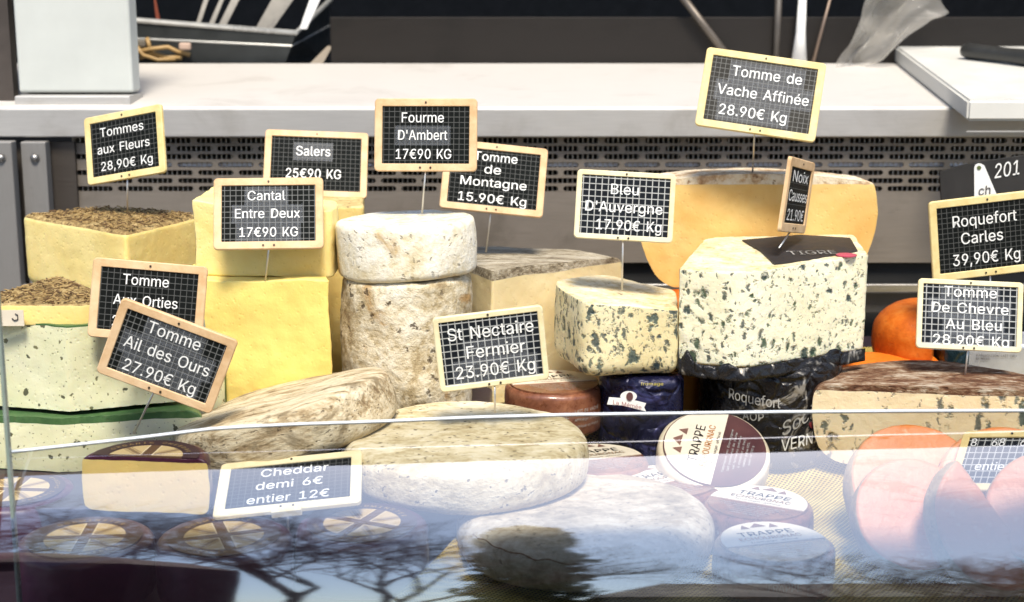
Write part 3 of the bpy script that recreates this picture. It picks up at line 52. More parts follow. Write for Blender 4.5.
s|365|182 -8 157 -7 133 -3 112 3 93 12 76 24 62 38 50 54 41 73 36 94 94 107 101 87 111 72 124 60 141 52 160 47 181 45 206 47 227 53 244 62 258 74 265 88 268 103 266 115 262 126 254 136 243 144 229 150 212 155 149 170 118 180 92 192 72 208 58 227 50 249 47 274 49 295 55 314 65 332 79 347 95 360 115 370 137 378 161 383 187 384 212 383 234 379 254 372 271 363 286 352 299 339 309 324 318 308 324 290 268 277 262 291 254 304 243 316 228 325 210 331 187 333 166 331 147 326 131 317 119 305 111 292 109 277 110 264 115 253 124 243 136 235 152 229 172 223 229 209 261 200 287 187 306 171 320 153 328 131 331 107 329 85 323 65 312 47 298 31 281 18 260 6 236 -2 210 -7|43,45,44 43,46,45 42,46,43 42,47,46 41,47,42 41,48,47 40,48,41 40,49,48 39,49,40 39,50,49 38,50,39 38,60,50 60,51,50 38,61,60 59,51,60 37,61,38 37,62,61 58,51,59 37,63,62 57,51,58 57,52,51 37,64,63 56,52,57 36,64,37 56,53,52 36,65,64 55,53,56 35,65,36 35,66,65 54,53,55 35,67,66 34,67,35 34,68,67 34,69,68 33,69,34 33,70,69 33,71,70 33,72,71 32,72,33 32,73,72 32,74,73 31,74,32 31,75,74 30,75,31 30,76,75 29,76,30 29,77,76 28,77,29 27,77,28 27,78,77 26,78,27 25,78,26 24,78,25 24,79,78 23,79,24 22,79,23 9,11,10 22,80,79 21,80,22 8,11,9 20,80,21 8,12,11 20,81,80 19,81,20 7,12,8 7,13,12 19,82,81 18,82,19 7,14,13 6,14,7 17,82,18 6,15,14 16,82,17 16,83,82 6,16,15 6,83,16 5,83,6 5,84,83 4,84,5 4,85,84 3,85,4 3,86,85 2,86,3 2,87,86 1,87,2 1,0,87
t|227|204 379 204 327 6 327 6 379 65 471 126 471 126 98 127 83 130 70 136 61 144 55 156 51 170 50 175 50 180 50 185 51 191 52 197 53 202 54 213 2 207 0 200 -2 192 -3 184 -3 176 -4 168 -4 138 -1 113 7 92 21 77 41 68 64 65 93|31,5,4 31,6,5 2,0,3 2,1,0 31,7,6 30,7,31 30,8,7 30,9,8 29,9,30 29,10,9 29,11,10 17,19,18 16,19,17 15,19,16 29,12,11 14,19,15 13,19,14 12,19,13 29,19,12 28,19,29 27,19,28 26,19,27 26,20,19 26,21,20 25,21,26 25,22,21 25,23,22 25,24,23
u|410|182 -5 158 -3 135 2 115 11 97 23 82 39 69 59 60 82 54 109 53 139 53 379 114 379 114 144 116 117 124 94 137 75 154 61 175 53 200 50 218 51 234 55 249 62 263 71 274 83 283 97 290 113 295 132 296 153 296 379 357 379 357 0 298 0 298 92 307 92 294 60 277 35 257 17 234 5 209 -3|9,11,10 9,12,11 27,29,28 27,30,29 26,30,27 9,13,12 8,13,9 25,33,26 33,30,26 8,14,13 24,33,25 7,14,8 23,32,24 32,33,24 7,15,14 23,34,32 34,31,32 34,30,33 22,34,23 6,15,7 6,16,15 21,34,22 20,34,21 6,17,16 20,35,34 31,30,34 5,17,6 19,35,20 5,18,17 18,35,19 5,35,18 4,35,5 4,36,35 3,36,4 3,37,36 2,37,3 2,38,37 1,38,2 1,0,38
v|389|163 0 17 379 84 379 165 155 173 132 180 110 187 87 193 64 199 42 206 21 184 21 191 42 197 64 203 87 209 110 216 132 224 155 305 379 371 379 226 0|0,2,1 0,3,2 16,18,17 16,19,18 0,4,3 15,19,16 0,5,4 14,19,15 0,6,5 13,19,14 0,7,6 12,19,13 11,8,12 8,19,12 0,11,7 11,8,7 0,10,11 9,19,8 0,9,10 0,19,9
x|379|21 0 171 218 171 171 29 379 100 379 147 306 159 287 170 270 179 253 188 237 198 221 207 206 175 206 185 221 194 237 202 253 211 270 222 287 233 306 282 379 352 379 209 169 209 214 358 0 287 0 231 85 219 103 209 120 200 136 191 152 182 167 173 182 205 182 195 167 187 152 178 136 170 120 160 103 148 85 91 0|2,4,3 2,5,4 18,20,19 18,21,20 2,6,5 17,21,18 2,7,6 16,21,17 2,1,7 1,8,7 15,22,16 22,21,16 1,9,8 14,22,15 1,13,9 13,10,9 13,10,14 10,22,14 11,22,10 1,12,13 0,12,1 11,23,22 0,31,12 31,11,12 31,32,11 32,23,11 0,30,31 33,23,32 0,34,30 34,29,30 34,29,33 29,23,33 0,35,34 28,23,29 0,36,35 27,23,28 0,37,36 26,23,27 0,38,37 25,23,26 0,39,38 24,23,25
à|389|165 429 99 529 168 529 215 429 160 -9 137 -7 115 -3 94 5 76 15 60 29 48 45 38 63 32 84 30 108 32 128 36 146 43 161 53 174 64 184 78 193 92 200 108 206 125 211 143 214 161 217 178 220 200 223 218 225 234 227 247 229 257 231 265 235 271 240 274 246 276 255 276 257 275 272 272 285 267 297 260 307 251 315 240 322 227 327 212 330 196 331 178 330 163 327 149 322 137 316 127 309 118 301 110 292 104 283 100 274 41 291 51 313 64 331 79 346 95 358 114 368 133 375 153 380 173 383 194 384 208 384 223 382 239 379 255 375 271 369 286 360 300 350 312 336 322 320 330 301 335 278 337 251 337 0 277 0 277 52 272 52 267 43 260 34 252 25 242 16 229 8 215 1 199 -4 181 -7 170 45 192 47 211 51 228 59 242 68 254 80 263 93 270 108 274 122 276 138 276 190 272 187 267 184 259 182 251 180 241 178 231 176 221 174 210 173 200 171 191 170 182 169 175 168 161 166 147 163 134 159 122 153 112 147 103 139 97 130 93 118 92 105 93 93 96 82 102 72 109 64 119 57 130 52 142 48 156 46|62,64,63 62,65,64 61,65,62 61,66,65 60,66,61 60,67,66 59,67,60 59,68,67 59,69,68 58,69,59 58,70,69 57,70,58 57,71,70 56,71,57 56,44,71 44,43,71 43,72,71 55,45,56 45,44,56 55,46,45 42,72,43 55,47,46 41,72,42 55,48,47 40,72,41 40,73,72 55,49,48 39,73,40 54,49,55 54,50,49 38,73,39 38,74,73 54,51,50 37,74,38 54,52,51 53,52,54 36,74,37 36,75,74 35,75,36 34,75,35 33,75,34 33,76,75 32,76,33 31,76,32 30,98,31 98,76,31 29,98,30 28,98,29 27,98,28 26,98,27 25,98,26 24,98,25 23,98,24 22,98,23 21,98,22 20,98,21 19,98,20 18,98,19 18,99,98 97,76,98 18,100,99 18,101,100 17,101,18 17,102,101 17,103,102 17,104,103 17,105,104 17,106,105 16,106,17 16,107,106 16,108,107 16,109,108 16,110,109 16,111,110 16,112,111 16,113,112 15,113,16 15,114,113 15,115,114 15,116,115 14,116,15 14,117,116 96,76,97 14,118,117 13,118,14 95,76,96 13,119,118 12,119,13 94,76,95 12,120,119 93,76,94 12,121,120 11,121,12 11,122,121 92,78,93 78,76,93 11,123,122 91,78,92 11,124,123 10,124,11 90,79,91 79,78,91 10,125,124 10,126,125 90,80,79 77,76,78 89,80,90 10,127,126 88,80,89 10,88,127 10,80,88 9,80,10 9,81,80 9,82,81 8,82,9 8,83,82 8,84,83 7,84,8 7,85,84 6,85,7 6,86,85 5,86,6 5,87,86 4,87,5 0,2,1 0,3,2
è|404|180 429 114 529 182 529 230 429 212 -8 177 -5 145 3 117 16 92 35 72 58 56 85 44 116 37 150 34 187 36 224 44 258 55 290 71 317 91 340 115 359 142 373 172 382 205 384 226 383 246 380 266 374 285 366 303 355 319 341 334 324 347 305 357 282 365 256 370 227 371 194 371 169 75 169 75 221 338 221 310 202 308 226 304 248 298 269 288 286 277 301 263 314 246 323 227 328 205 330 183 328 164 323 146 313 131 301 119 286 109 270 102 251 97 231 96 211 96 178 98 151 102 127 110 106 121 88 135 73 151 61 169 53 190 48 212 46 227 47 241 49 254 53 265 58 276 65 285 73 294 82 300 93 306 105 365 91 358 72 348 55 335 39 320 26 302 14 283 4 261 -3 237 -7|21,23,22 21,24,23 20,24,21 20,25,24 20,26,25 19,26,20 19,27,26 18,27,19 18,28,27 18,29,28 17,49,18 49,48,18 48,29,18 47,29,48 46,29,47 17,50,49 46,30,29 45,30,46 17,51,50 16,51,17 44,30,45 16,52,51 44,31,30 43,31,44 16,53,52 15,53,16 15,54,53 42,31,43 42,32,31 15,55,54 41,32,42 14,55,15 41,33,32 14,56,55 40,33,41 14,37,56 37,57,56 40,38,33 38,34,33 39,38,40 13,37,14 13,36,37 57,38,37 57,34,38 58,34,57 58,35,34 12,36,13 59,35,58 12,35,36 12,59,35 12,60,59 11,60,12 11,61,60 10,61,11 10,62,61 75,77,76 74,77,75 74,78,77 10,63,62 9,63,10 73,78,74 9,64,63 72,78,73 72,79,78 71,79,72 9,65,64 70,79,71 8,65,9 70,80,79 8,66,65 69,80,70 68,80,69 8,67,66 67,80,68 8,80,67 8,81,80 7,81,8 7,82,81 6,82,7 6,83,82 6,84,83 5,84,6 5,85,84 4,85,5 0,2,1 0,3,2
é|404|177 429 225 529 293 529 227 429 212 -8 177 -5 145 3 117 16 92 35 72 58 56 85 44 116 37 150 34 187 36 224 44 258 55 290 71 317 91 340 115 359 142 373 172 382 205 384 226 383 246 380 266 374 285 366 303 355 319 341 334 324 347 305 357 282 365 256 370 227 371 194 371 169 75 169 75 221 338 221 310 202 308 226 304 248 298 269 288 286 277 301 263 314 246 323 227 328 205 330 183 328 164 323 146 313 131 301 119 286 109 270 102 251 97 231 96 211 96 178 98 151 102 127 110 106 121 88 135 73 151 61 169 53 190 48 212 46 227 47 241 49 254 53 265 58 276 65 285 73 294 82 300 93 306 105 365 91 358 72 348 55 335 39 320 26 302 14 283 4 261 -3 237 -7|21,23,22 21,24,23 20,24,21 20,25,24 20,26,25 19,26,20 19,27,26 18,27,19 18,28,27 18,29,28 17,49,18 49,48,18 48,29,18 47,29,48 46,29,47 17,50,49 46,30,29 45,30,46 17,51,50 16,51,17 44,30,45 16,52,51 44,31,30 43,31,44 16,53,52 15,53,16 15,54,53 42,31,43 42,32,31 15,55,54 41,32,42 14,55,15 41,33,32 14,56,55 40,33,41 14,37,56 37,57,56 40,38,33 38,34,33 39,38,40 13,37,14 13,36,37 57,38,37 57,34,38 58,34,57 58,35,34 12,36,13 59,35,58 12,35,36 12,59,35 12,60,59 11,60,12 11,61,60 10,61,11 10,62,61 75,77,76 74,77,75 74,78,77 10,63,62 9,63,10 73,78,74 9,64,63 72,78,73 72,79,78 71,79,72 9,65,64 70,79,71 8,65,9 70,80,79 8,66,65 69,80,70 68,80,69 8,67,66 67,80,68 8,80,67 8,81,80 7,81,8 7,82,81 6,82,7 6,83,82 6,84,83 5,84,6 5,85,84 4,85,5 0,2,1 0,3,2
€|464|364 329 341 279 16 279 34 329 321 229 298 179 16 179 34 229 423 463 398 409 388 418 377 426 366 433 354 440 342 445 329 450 316 453 302 455 288 456 261 453 236 446 213 433 193 415 175 392 161 365 150 333 143 296 141 254 143 213 150 176 161 144 175 116 193 94 213 76 236 63 261 55 288 53 302 54 316 55 329 59 342 63 354 68 365 74 376 81 386 88 396 96 422 43 403 28 383 15 361 6 337 -1 313 -5 288 -7 249 -3 212 7 179 25 150 49 125 79 105 115 90 156 81 203 78 254 81 305 90 352 105 393 125 430 150 460 179 484 212 501 249 512 288 516 313 514 337 510 361 502 383 492 404 479|69,71,70 69,72,71 68,72,69 68,73,72 68,74,73 67,74,68 67,75,74 66,75,67 66,8,75 66,18,8 18,17,8 17,16,8 16,15,8 15,14,8 14,13,8 13,12,8 12,11,8 11,10,8 10,9,8 65,19,66 19,18,66 65,20,19 65,21,20 65,22,21 64,22,65 64,23,22 63,23,64 63,24,23 63,25,24 62,25,63 62,26,25 2,62,3 62,0,3 62,1,0 2,61,62 26,1,62 27,1,26 61,1,2 61,27,1 60,27,61 60,28,27 6,60,7 60,28,7 28,4,7 28,5,4 29,5,28 6,59,60 59,29,6 29,5,6 59,30,29 58,30,59 58,31,30 58,32,31 57,32,58 44,46,45 57,33,32 43,46,44 42,46,43 56,33,57 56,34,33 41,46,42 40,46,41 56,35,34 39,46,40 38,46,39 37,46,38 56,36,35 36,46,37 56,46,36 55,46,56 55,47,46 55,48,47 54,48,55 54,49,48 53,49,54 53,50,49 53,51,50 52,51,53"""
import bpy, bmesh, math, random
import numpy as np
from mathutils import Vector, Matrix, noise, Euler
random.seed(7)
SC = bpy.context.scene
COL = SC.collection
R = math.radians
# ------------------------------------------------------------------ camera maths
CAM = Vector((0, -1.5, 0.466)); PITCH = R(12); F = 1500.0
def ray(px, py):
    u = (px-512)/F; v = (301-py)/F
    return Vector((u, math.cos(PITCH)+math.sin(PITCH)*v, -math.sin(PITCH)+math.cos(PITCH)*v))
def P(px, py, Y):
    d = ray(px, py); return CAM + d*((Y-CAM.y)/d.y)
def PZ(px, py, z):
    d = ray(px, py); return CAM + d*((z-CAM.z)/d.z)
# ------------------------------------------------------------------ scene helpers
def tag(o, label=None, cat=None, group=None, kind=None):
    if label: o['label'] = label
    if cat: o['category'] = cat
    if group: o['group'] = group
    if kind: o['kind'] = kind
    return o
def empty(name, loc, rot=(0, 0, 0), **k):
    o = bpy.data.objects.new(name, None); COL.objects.link(o)
    o.location = loc; o.rotation_euler = rot; o.empty_display_size = .02
    return tag(o, **k)
def mobj(name, verts, faces, mat, parent=None, smooth=False, loc=None, rot=None, **k):
    me = bpy.data.meshes.new(name); me.from_pydata([tuple(v) for v in verts], [], faces); me.update()
    if smooth: me.polygons.foreach_set('use_smooth', [True]*len(me.polygons))
    o = bpy.data.objects.new(name, me); COL.objects.link(o)
    for m in (mat if isinstance(mat, (list, tuple)) else [mat]): me.materials.append(m)
    if parent: o.parent = parent
    if loc is not None: o.location = loc
    if rot is not None: o.rotation_euler = rot
    return tag(o, **k)
class MB:
    def __init__(s): s.v = []; s.f = []
    def add(s, vs, fs, M=None):
        b = len(s.v); s.v += [tuple((M @ Vector(v)) if M else v) for v in vs]; s.f += [tuple(b+i for i in f) for f in fs]
    def box(s, x0, x1, y0, y1, z0, z1, bev=0.0, M=None):
        bm = bmesh.new(); bmesh.ops.create_cube(bm, size=1)
        for v in bm.verts:
            v.co = Vector(((x0+x1)/2+v.co.x*(x1-x0), (y0+y1)/2+v.co.y*(y1-y0), (z0+z1)/2+v.co.z*(z1-z0)))
        if bev: bmesh.ops.bevel(bm, geom=list(bm.edges), offset=bev, segments=3, affect='EDGES', profile=.5)
        bm.verts.index_update(); s.add([v.co.copy() for v in bm.verts], [[v.index for v in f.verts] for f in bm.faces], M); bm.free()
    def tube(s, pts, rad, n=8, caps=True):
        pts = [Vector(p) for p in pts]; rr = rad if isinstance(rad, (list, tuple)) else [rad]*len(pts)
        vs = []; fs = []
        for i, p in enumerate(pts):
            d = (pts[min(i+1, len(pts)-1)]-pts[max(i-1, 0)]).normalized()
            a = d.orthogonal().normalized() if i == 0 else (a-d*a.dot(d)).normalized()
            b = d.cross(a)
            for k in range(n):
                t = 2*math.pi*k/n; vs.append(p+(a*math.cos(t)+b*math.sin(t))*rr[i])
        for i in range(len(pts)-1):
            for k in range(n): fs.append((i*n+k, i*n+(k+1) % n, (i+1)*n+(k+1) % n, (i+1)*n+k))
        if caps: fs.append(tuple(range(n-1, -1, -1))); fs.append(tuple((len(pts)-1)*n+k for k in range(n)))
        s.add(vs, fs)
    def build(s, name, mat, parent=None, smooth=False, **k): return mobj(name, s.v, s.f, mat, parent, smooth, **k)
# ------------------------------------------------------------------ material DSL
class Mt:
    def __init__(s, name):
        s.m = bpy.data.materials.new(name); s.m.use_nodes = True; s.t = s.m.node_tree
        s.b = s.t.nodes['Principled BSDF']; s.out = s.t.nodes['Material Output']; s._c = None
    def n(s, typ, **k):
        nd = s.t.nodes.new(typ)
        for a, b in k.items(): setattr(nd, a, b)
        return nd
    def put(s, sock, v):
        if isinstance(v, bpy.types.NodeSocket): s.t.links.new(v, sock)
        elif isinstance(v, (tuple, list)) and len(v) == 3 and sock.type == 'RGBA': sock.default_value = (*v, 1)
        else: sock.default_value = v
    @property
    def co(s):
        if s._c is None: s._c = s.n('ShaderNodeTexCoord').outputs['Object']
        return s._c
    def map(s, scale=(1, 1, 1), rot=(0, 0, 0), loc=(0, 0, 0), vec=None):
        m = s.n('ShaderNodeMapping'); s.put(m.inputs[0], vec or s.co); m.inputs['Scale'].default_value = scale
        m.inputs['Rotation'].default_value = rot; m.inputs['Location'].default_value = loc; return m.outputs[0]
    def noise(s, scale, detail=4, rough=.55, dist=0, vec=None, out=0):
        m = s.n('ShaderNodeTexNoise'); s.put(m.inputs['Vector'], vec or s.co); m.inputs['Scale'].default_value = scale
        m.inputs['Detail'].default_value = detail; m.inputs['Roughness'].default_value = rough; m.inputs['Distortion'].default_value = dist
        return m.outputs[out]
    def vor(s, scale, vec=None, feature='F1', rnd=1):
        m = s.n('ShaderNodeTexVoronoi', feature=feature); s.put(m.inputs['Vector'], vec or s.co); m.inputs['Scale'].default_value = scale
        m.inputs['Randomness'].default_value = rnd; return m
    def mt(s, op, a, b=0.0, c=0.0, clamp=False):
        m = s.n('ShaderNodeMath', operation=op, use_clamp=clamp)
        s.put(m.inputs[0], a); s.put(m.inputs[1], b); s.put(m.inputs[2], c); return m.outputs[0]
    def ss(s, x, lo, hi, a=0.0, b=1.0):
        m = s.n('ShaderNodeMapRange', interpolation_type='SMOOTHSTEP'); s.put(m.inputs[0], x)
        for i, v in zip((1, 2, 3, 4), (lo, hi, a, b)): s.put(m.inputs[i], v)
        return m.outputs[0]
    def ramp(s, fac, stops):
        m = s.n('ShaderNodeValToRGB'); s.put(m.inputs[0], fac); e = m.color_ramp.elements
        while len(e) < len(stops): e.new(.5)
        for i, (p, c) in enumerate(stops): e[i].position = p; e[i].color = (*c, 1)
        return m.outputs[0]
    def mix(s, f, a, b, mode='MIX'):
        m = s.n('ShaderNodeMix', data_type='RGBA', blend_type=mode); s.put(m.inputs[0], f); s.put(m.inputs[6], a); s.put(m.inputs[7], b)
        return m.outputs[2]
    def vadd(s, a, b, k):
        m = s.n('ShaderNodeVectorMath', operation='MULTIPLY_ADD'); s.put(m.inputs[0], b); m.inputs[1].default_value = (k, k, k); s.put(m.inputs[2], a); return m.outputs[0]
    def sep(s, v=None):
        m = s.n('ShaderNodeSeparateXYZ'); s.put(m.inputs[0], v or s.co); return m.outputs
    def comb(s, x, y, z):
        m = s.n('ShaderNodeCombineXYZ'); s.put(m.inputs[0], x); s.put(m.inputs[1], y); s.put(m.inputs[2], z); return m.outputs[0]
    def fin(s, col, rough=.5, bump=None, bs=.5, bd=.001, **k):
        s.put(s.b.inputs['Base Color'], col); s.put(s.b.inputs['Roughness'], rough)
        if bump is not None:
            b = s.n('ShaderNodeBump'); b.inputs['Strength'].default_value = bs; b.inputs['Distance'].default_value = bd
            s.put(b.inputs['Height'], bump); s.t.links.new(b.outputs[0], s.b.inputs['Normal'])
        for kk, v in k.items(): s.put(s.b.inputs[kk.replace('_', ' ')], v)
        return s.m
SSS = dict(Subsurface_Weight=.35, Subsurface_Radius=(1, .7, .35), Subsurface_Scale=.006)
def mul(c, k): return tuple(x*k for x in c)
def m_plain(name, col, rough=.5, metal=0.0, var=.25, vs=30, bump=.1, **k):
    m = Mt(name); n = m.noise(vs, 5, .6); n2 = m.noise(vs*12, 3, .6)
    c = m.ramp(n, [(.25, mul(col, 1-var)), (.75, mul(col, 1+var*.4))])
    return m.fin(c, m.ss(n, .2, .8, max(rough-.08, .02), rough+.1), n2, bump, .0005, Metallic=metal, **k)
def m_paste(name, col, deep, specks=None, eyes=0, spd=.07, grain=1.0):
    m = Mt(name); big = m.noise(9, 4, .6, .5); fine = m.noise(260, 4, .6)
    c = m.mix(m.ss(big, .3, .7), col, deep)
    c = m.mix(m.ss(m.noise(45, 5, .65), .52, .75, 0, .35), c, mul(deep, .82))
    pores = m.vor(170).outputs['Distance']
    c = m.mix(m.ss(pores, .04, .13, .35, 0), c, mul(deep, .6))
    h = m.mt('ADD', m.mt('MULTIPLY', fine, .6*grain), m.ss(pores, .05, .3, 0, .5))
    h = m.mt('ADD', h, m.mt('MULTIPLY', m.noise(60, 3, .5, vec=m.map((1, 1, .25))), .9*grain))
    if specks:
        dv = m.vadd(m.co, m.noise(80, 3, .6, out=1), .012)
        v = m.vor(spd, dv); r = m.sep(v.outputs['Color'])
        rad = m.mt('MULTIPLY', m.ss(r[0], .45, 1.0), .42)
        d = m.mt('SUBTRACT', v.outputs['Distance'], rad)
        k = m.ss(d, -.10, .0, 1, 0)
        k = m.mt('MULTIPLY', k, m.ss(rad, .03, .07))
        c = m.mix(m.mt('MULTIPLY', k, .92), c, m.mix(r[1], specks[0], specks[1]))
        v2 = m.vor(spd*2.4, dv); r2 = m.sep(v2.outputs['Color'])
        k2 = m.mt('MULTIPLY', m.ss(v2.outputs['Distance'], .16, .26, 1, 0), m.ss(r2[0], .62, .68))
        c = m.mix(m.mt('MULTIPLY', k2, .75), c, m.mix(r2[1], specks[1], specks[0]))
        h = m.mt('SUBTRACT', h, m.mt('MULTIPLY', k, .4))
    return m.fin(c, .52, h, .35, .0012, Specular_IOR_Level=.35, **SSS)
def m_blue(name, col, deep, veins, scale=62, dens=.5, seed=0.0, amt=1.0, vert=.8, rk=1.0):
    """blue cheese paste: irregular mould pockets with hollow centres, some strung along needle tracks"""
    m = Mt(name); co = m.map((1, 1, vert), loc=(seed, seed*.7, seed*.3))
    big = m.noise(10, 4, .6)
    c = m.mix(m.ss(big, .3, .7), col, deep)
    c = m.mix(m.ss(m.noise(70, 4, .6), .55, .8, 0, .5), c, mul(deep, .9))
    dv = m.vadd(co, m.noise(75, 4, .65, out=1), .018)
    h = m.mt('MULTIPLY', m.noise(240, 4, .6), .5); h = m.mt('ADD', h, m.mt('MULTIPLY', m.noise(55, 3, .5), .8))
    clump = m.noise(16, 3, .55, vec=m.map((1.6, 1.6, .6), loc=(seed+3, 0, 0)))
    for i, (sc, lo, rr) in enumerate([(scale, 1-dens, .36*rk), (scale*1.9, 1-dens*.8, .34*rk), (scale*3.3, 1-dens*.55, .3*rk)]):
        v = m.vor(sc, m.vadd(dv, dv, 0.0) if i == 0 else m.map((1, 1, 1), loc=(i*1.7, i, 0), vec=dv)); r = m.sep(v.outputs['Color'])
        pick = m.ss(m.mt('ADD', r[0], m.mt('MULTIPLY', m.mt('SUBTRACT', clump, .5), 1.1)), lo, lo+.05)
        rad = m.mt('MULTIPLY_ADD', r[2], rr*.85, rr*.45)
        d = m.mt('SUBTRACT', v.outputs['Distance'], rad)
        k = m.mt('MULTIPLY', m.ss(d, -.11, .09, 1, 0), pick)
        core = m.mt('MULTIPLY', m.ss(d, -.34, -.12, 1, 0), pick)
        vc = m.mix(m.ss(r[1], .25, .8), veins[0], veins[1]); vc = m.mix(m.ss(m.noise(300, 3, .7), .5, .7, 0, .6), vc, veins[2])
        c = m.mix(m.mt('MULTIPLY', k, amt*(.95, .85, .55)[i]), c, vc)
        c = m.mix(m.mt('MULTIPLY', core, .6), c, mul(veins[0], .45))
        h = m.mt('SUBTRACT', h, m.mt('MULTIPLY', k, (1.6, .8, .3)[i]))
    return m.fin(c, .5, h, .55, .0022, Specular_IOR_Level=.35, **SSS)
def m_rind(name, stops, scale=22, stretch=(1, 1, 1), speck=(.08, .055, .035), sa=.6, bump=.6, crack=0.0, patch=None, pscale=12, rough=.85, spn=150):
    m = Mt(name); co = m.map(stretch)
    a = m.noise(scale, 8, .68, .3, vec=co); b = m.noise(scale*5, 6, .65, vec=co)
    f = m.mt('MULTIPLY_ADD', a, .62, m.mt('MULTIPLY', b, .38))
    c = m.ramp(m.ss(f, .3, .7), stops)
    if patch:
        pk = m.ss(m.noise(pscale, 5, .6, 1.0), .56, .64)
        c = m.mix(m.mt('MULTIPLY', pk, .85), c, m.mix(b, patch, mul(patch, .55)))
    sp = m.vor(spn, m.vadd(co, m.noise(90, 3, .6, out=1), .02)); rs = m.sep(sp.outputs['Color'])
    k = m.mt('MULTIPLY', m.ss(sp.outputs['Distance'], .15, .36, 1, 0), m.ss(rs[0], .62, .7))
    c = m.mix(m.mt('MULTIPLY', k, sa), c, speck)
    h = m.mt('ADD', m.mt('MULTIPLY', a, 1.6), m.mt('MULTIPLY', b, .8)); h = m.mt('SUBTRACT', h, m.mt('MULTIPLY', k, .5))
    h = m.mt('ADD', h, m.mt('MULTIPLY', m.noise(330, 4, .7), .4))
    if crack:
        w = m.vor(crack, m.vadd(co, m.noise(30, 4, .6, out=1), .05), 'DISTANCE_TO_EDGE').outputs['Distance']
        ck = m.ss(w, .0, .05, 1, 0); c = m.mix(m.mt('MULTIPLY', ck, .6), c, speck); h = m.mt('SUBTRACT', h, ck)
    return m.fin(c, rough, h, bump, .003, Specular_IOR_Level=.25)
def m_steel(name, base=.55, rough=.35, metal=.85, tint=(1, .97, .92), axis='x', dirt=.3):
    m = Mt(name); st = {'x': (1, 40, 40), 'z': (40, 40, 1)}[axis]
    g = m.noise(26, 6, .7, vec=m.map(st)); d = m.noise(7, 6, .65, .6); sc = m.noise(3, 8, .8, 2.0, vec=m.map((1, 5, 5)))
    c = m.mix(m.ss(g, .3, .7), mul(tint, base*.93), mul(tint, base*1.05)); c = m.mix(m.ss(d, .5, .72, 0, dirt), c, mul((1, .85, .65), base*.45))
    c = m.mix(m.ss(sc, .62, .66, 0, dirt*.7), c, mul(tint, base*.6))
    return m.fin(c, m.ss(g, .2, .8, rough, rough+.18), g, .12, .0006, Metallic=metal)
# ------------------------------------------------------------------ solids (wheels, wedges, blocks)
def round_poly(pts, rad, step=.0035):
    """pts: [(x,y,flag of the edge that starts here, optional radius)] counter-clockwise -> dense loop with rounded corners"""
    out = []; n = len(pts)
    for i in range(n):
        p0 = Vector(pts[i-1][:2]); p = Vector(pts[i][:2]); p1 = Vector(pts[(i+1) % n][:2])
        r = pts[i][3] if len(pts[i]) > 3 else rad
        a = (p0-p); b = (p1-p); r = min(r, a.length*.45, b.length*.45)
        A = p+a.normalized()*r; B = p+b.normalized()*r
        k = max(2, int(r*1.5/step))
        for j in range(k+1):
            t = j/k; q = A*(1-t)**2+p*2*t*(1-t)+B*t*t; out.append((q.x, q.y, pts[i][2] if j >= k/2 else pts[i-1][2]))
        pn = Vector(pts[(i+1) % n][:2]); r2 = pts[(i+1) % n][3] if len(pts[(i+1) % n]) > 3 else rad
        r2 = min(r2, b.length*.45); C = pn-b.normalized()*r2
        m = max(1, int((C-B).length/step))
        for j in range(1, m): q = B.lerp(C, j/m); out.append((q.x, q.y, pts[i][2]))
    return out
def arc_foot(Rr, a0, a1, step=.0035, apex=(0, 0)):
    """wedge of a wheel: apex at the centre, rind arc from a0 to a1 (radians, ccw); cut faces flagged paste"""
    out = []; n = max(8, int(Rr*(a1-a0)/step))
    for i in range(n+1): t = a0+(a1-a0)*i/n; out.append((Rr*math.cos(t), Rr*math.sin(t), 'rind' if i < n else 'paste'))
    m = int(Rr/step)
    for i in range(1, m): k = 1-i/m; out.append((Rr*math.cos(a1)*k, Rr*math.sin(a1)*k, 'paste'))
    out.append((apex[0], apex[1], 'paste'))
    for i in range(1, m): k = i/m; out.append((Rr*math.cos(a0)*k, Rr*math.sin(a0)*k, 'paste'))
    return out
def circ(Rr, step=.004):
    n = int(2*math.pi*Rr/step); return [(Rr*math.cos(2*math.pi*i/n), Rr*math.sin(2*math.pi*i/n), 'rind') for i in range(n)]
def profile(Rr, H, e=.008, bulge=0.0, dome=0.0, step=.0035, eb=None, low=0.0):
    eb = e if eb is None else eb
    pr = []; n = 6
    for i in range(n): pr.append(((1-eb/Rr)*i/n, 0.0, 'bottom'))
    k = 6
    for i in range(k+1): t = math.pi/2*i/k; pr.append((1-eb/Rr+eb/Rr*math.sin(t), eb*(1-math.cos(t)), 'side'))
    m = max(2, int((H-e-eb)/step))
    for i in range(1, m): pr.append((1, eb+(H-e-eb)*i/m, 'side'))
    for i in range(k+1): t = math.pi/2*i/k; pr.append((1-e/Rr+e/Rr*math.cos(t), H-e+e*math.sin(t), 'side' if i < k/2 else 'top'))
    m = max(4, int((Rr-e)/.004))
    for i in range(1, m+1): q = (1-e/Rr)*(1-i/m); pr.append((max(q, .0), H+dome*(1-(q/(1-e/Rr))**2), 'top'))
    out = []
    for s, z, c in pr:
        b = bulge*math.sin(math.pi*min(max(z/H, 0), 1))/Rr - low*(1-min(z/H, 1))**2/Rr
        out.append((s*(1+b) if s > 0 else 0, z, c))
    return out
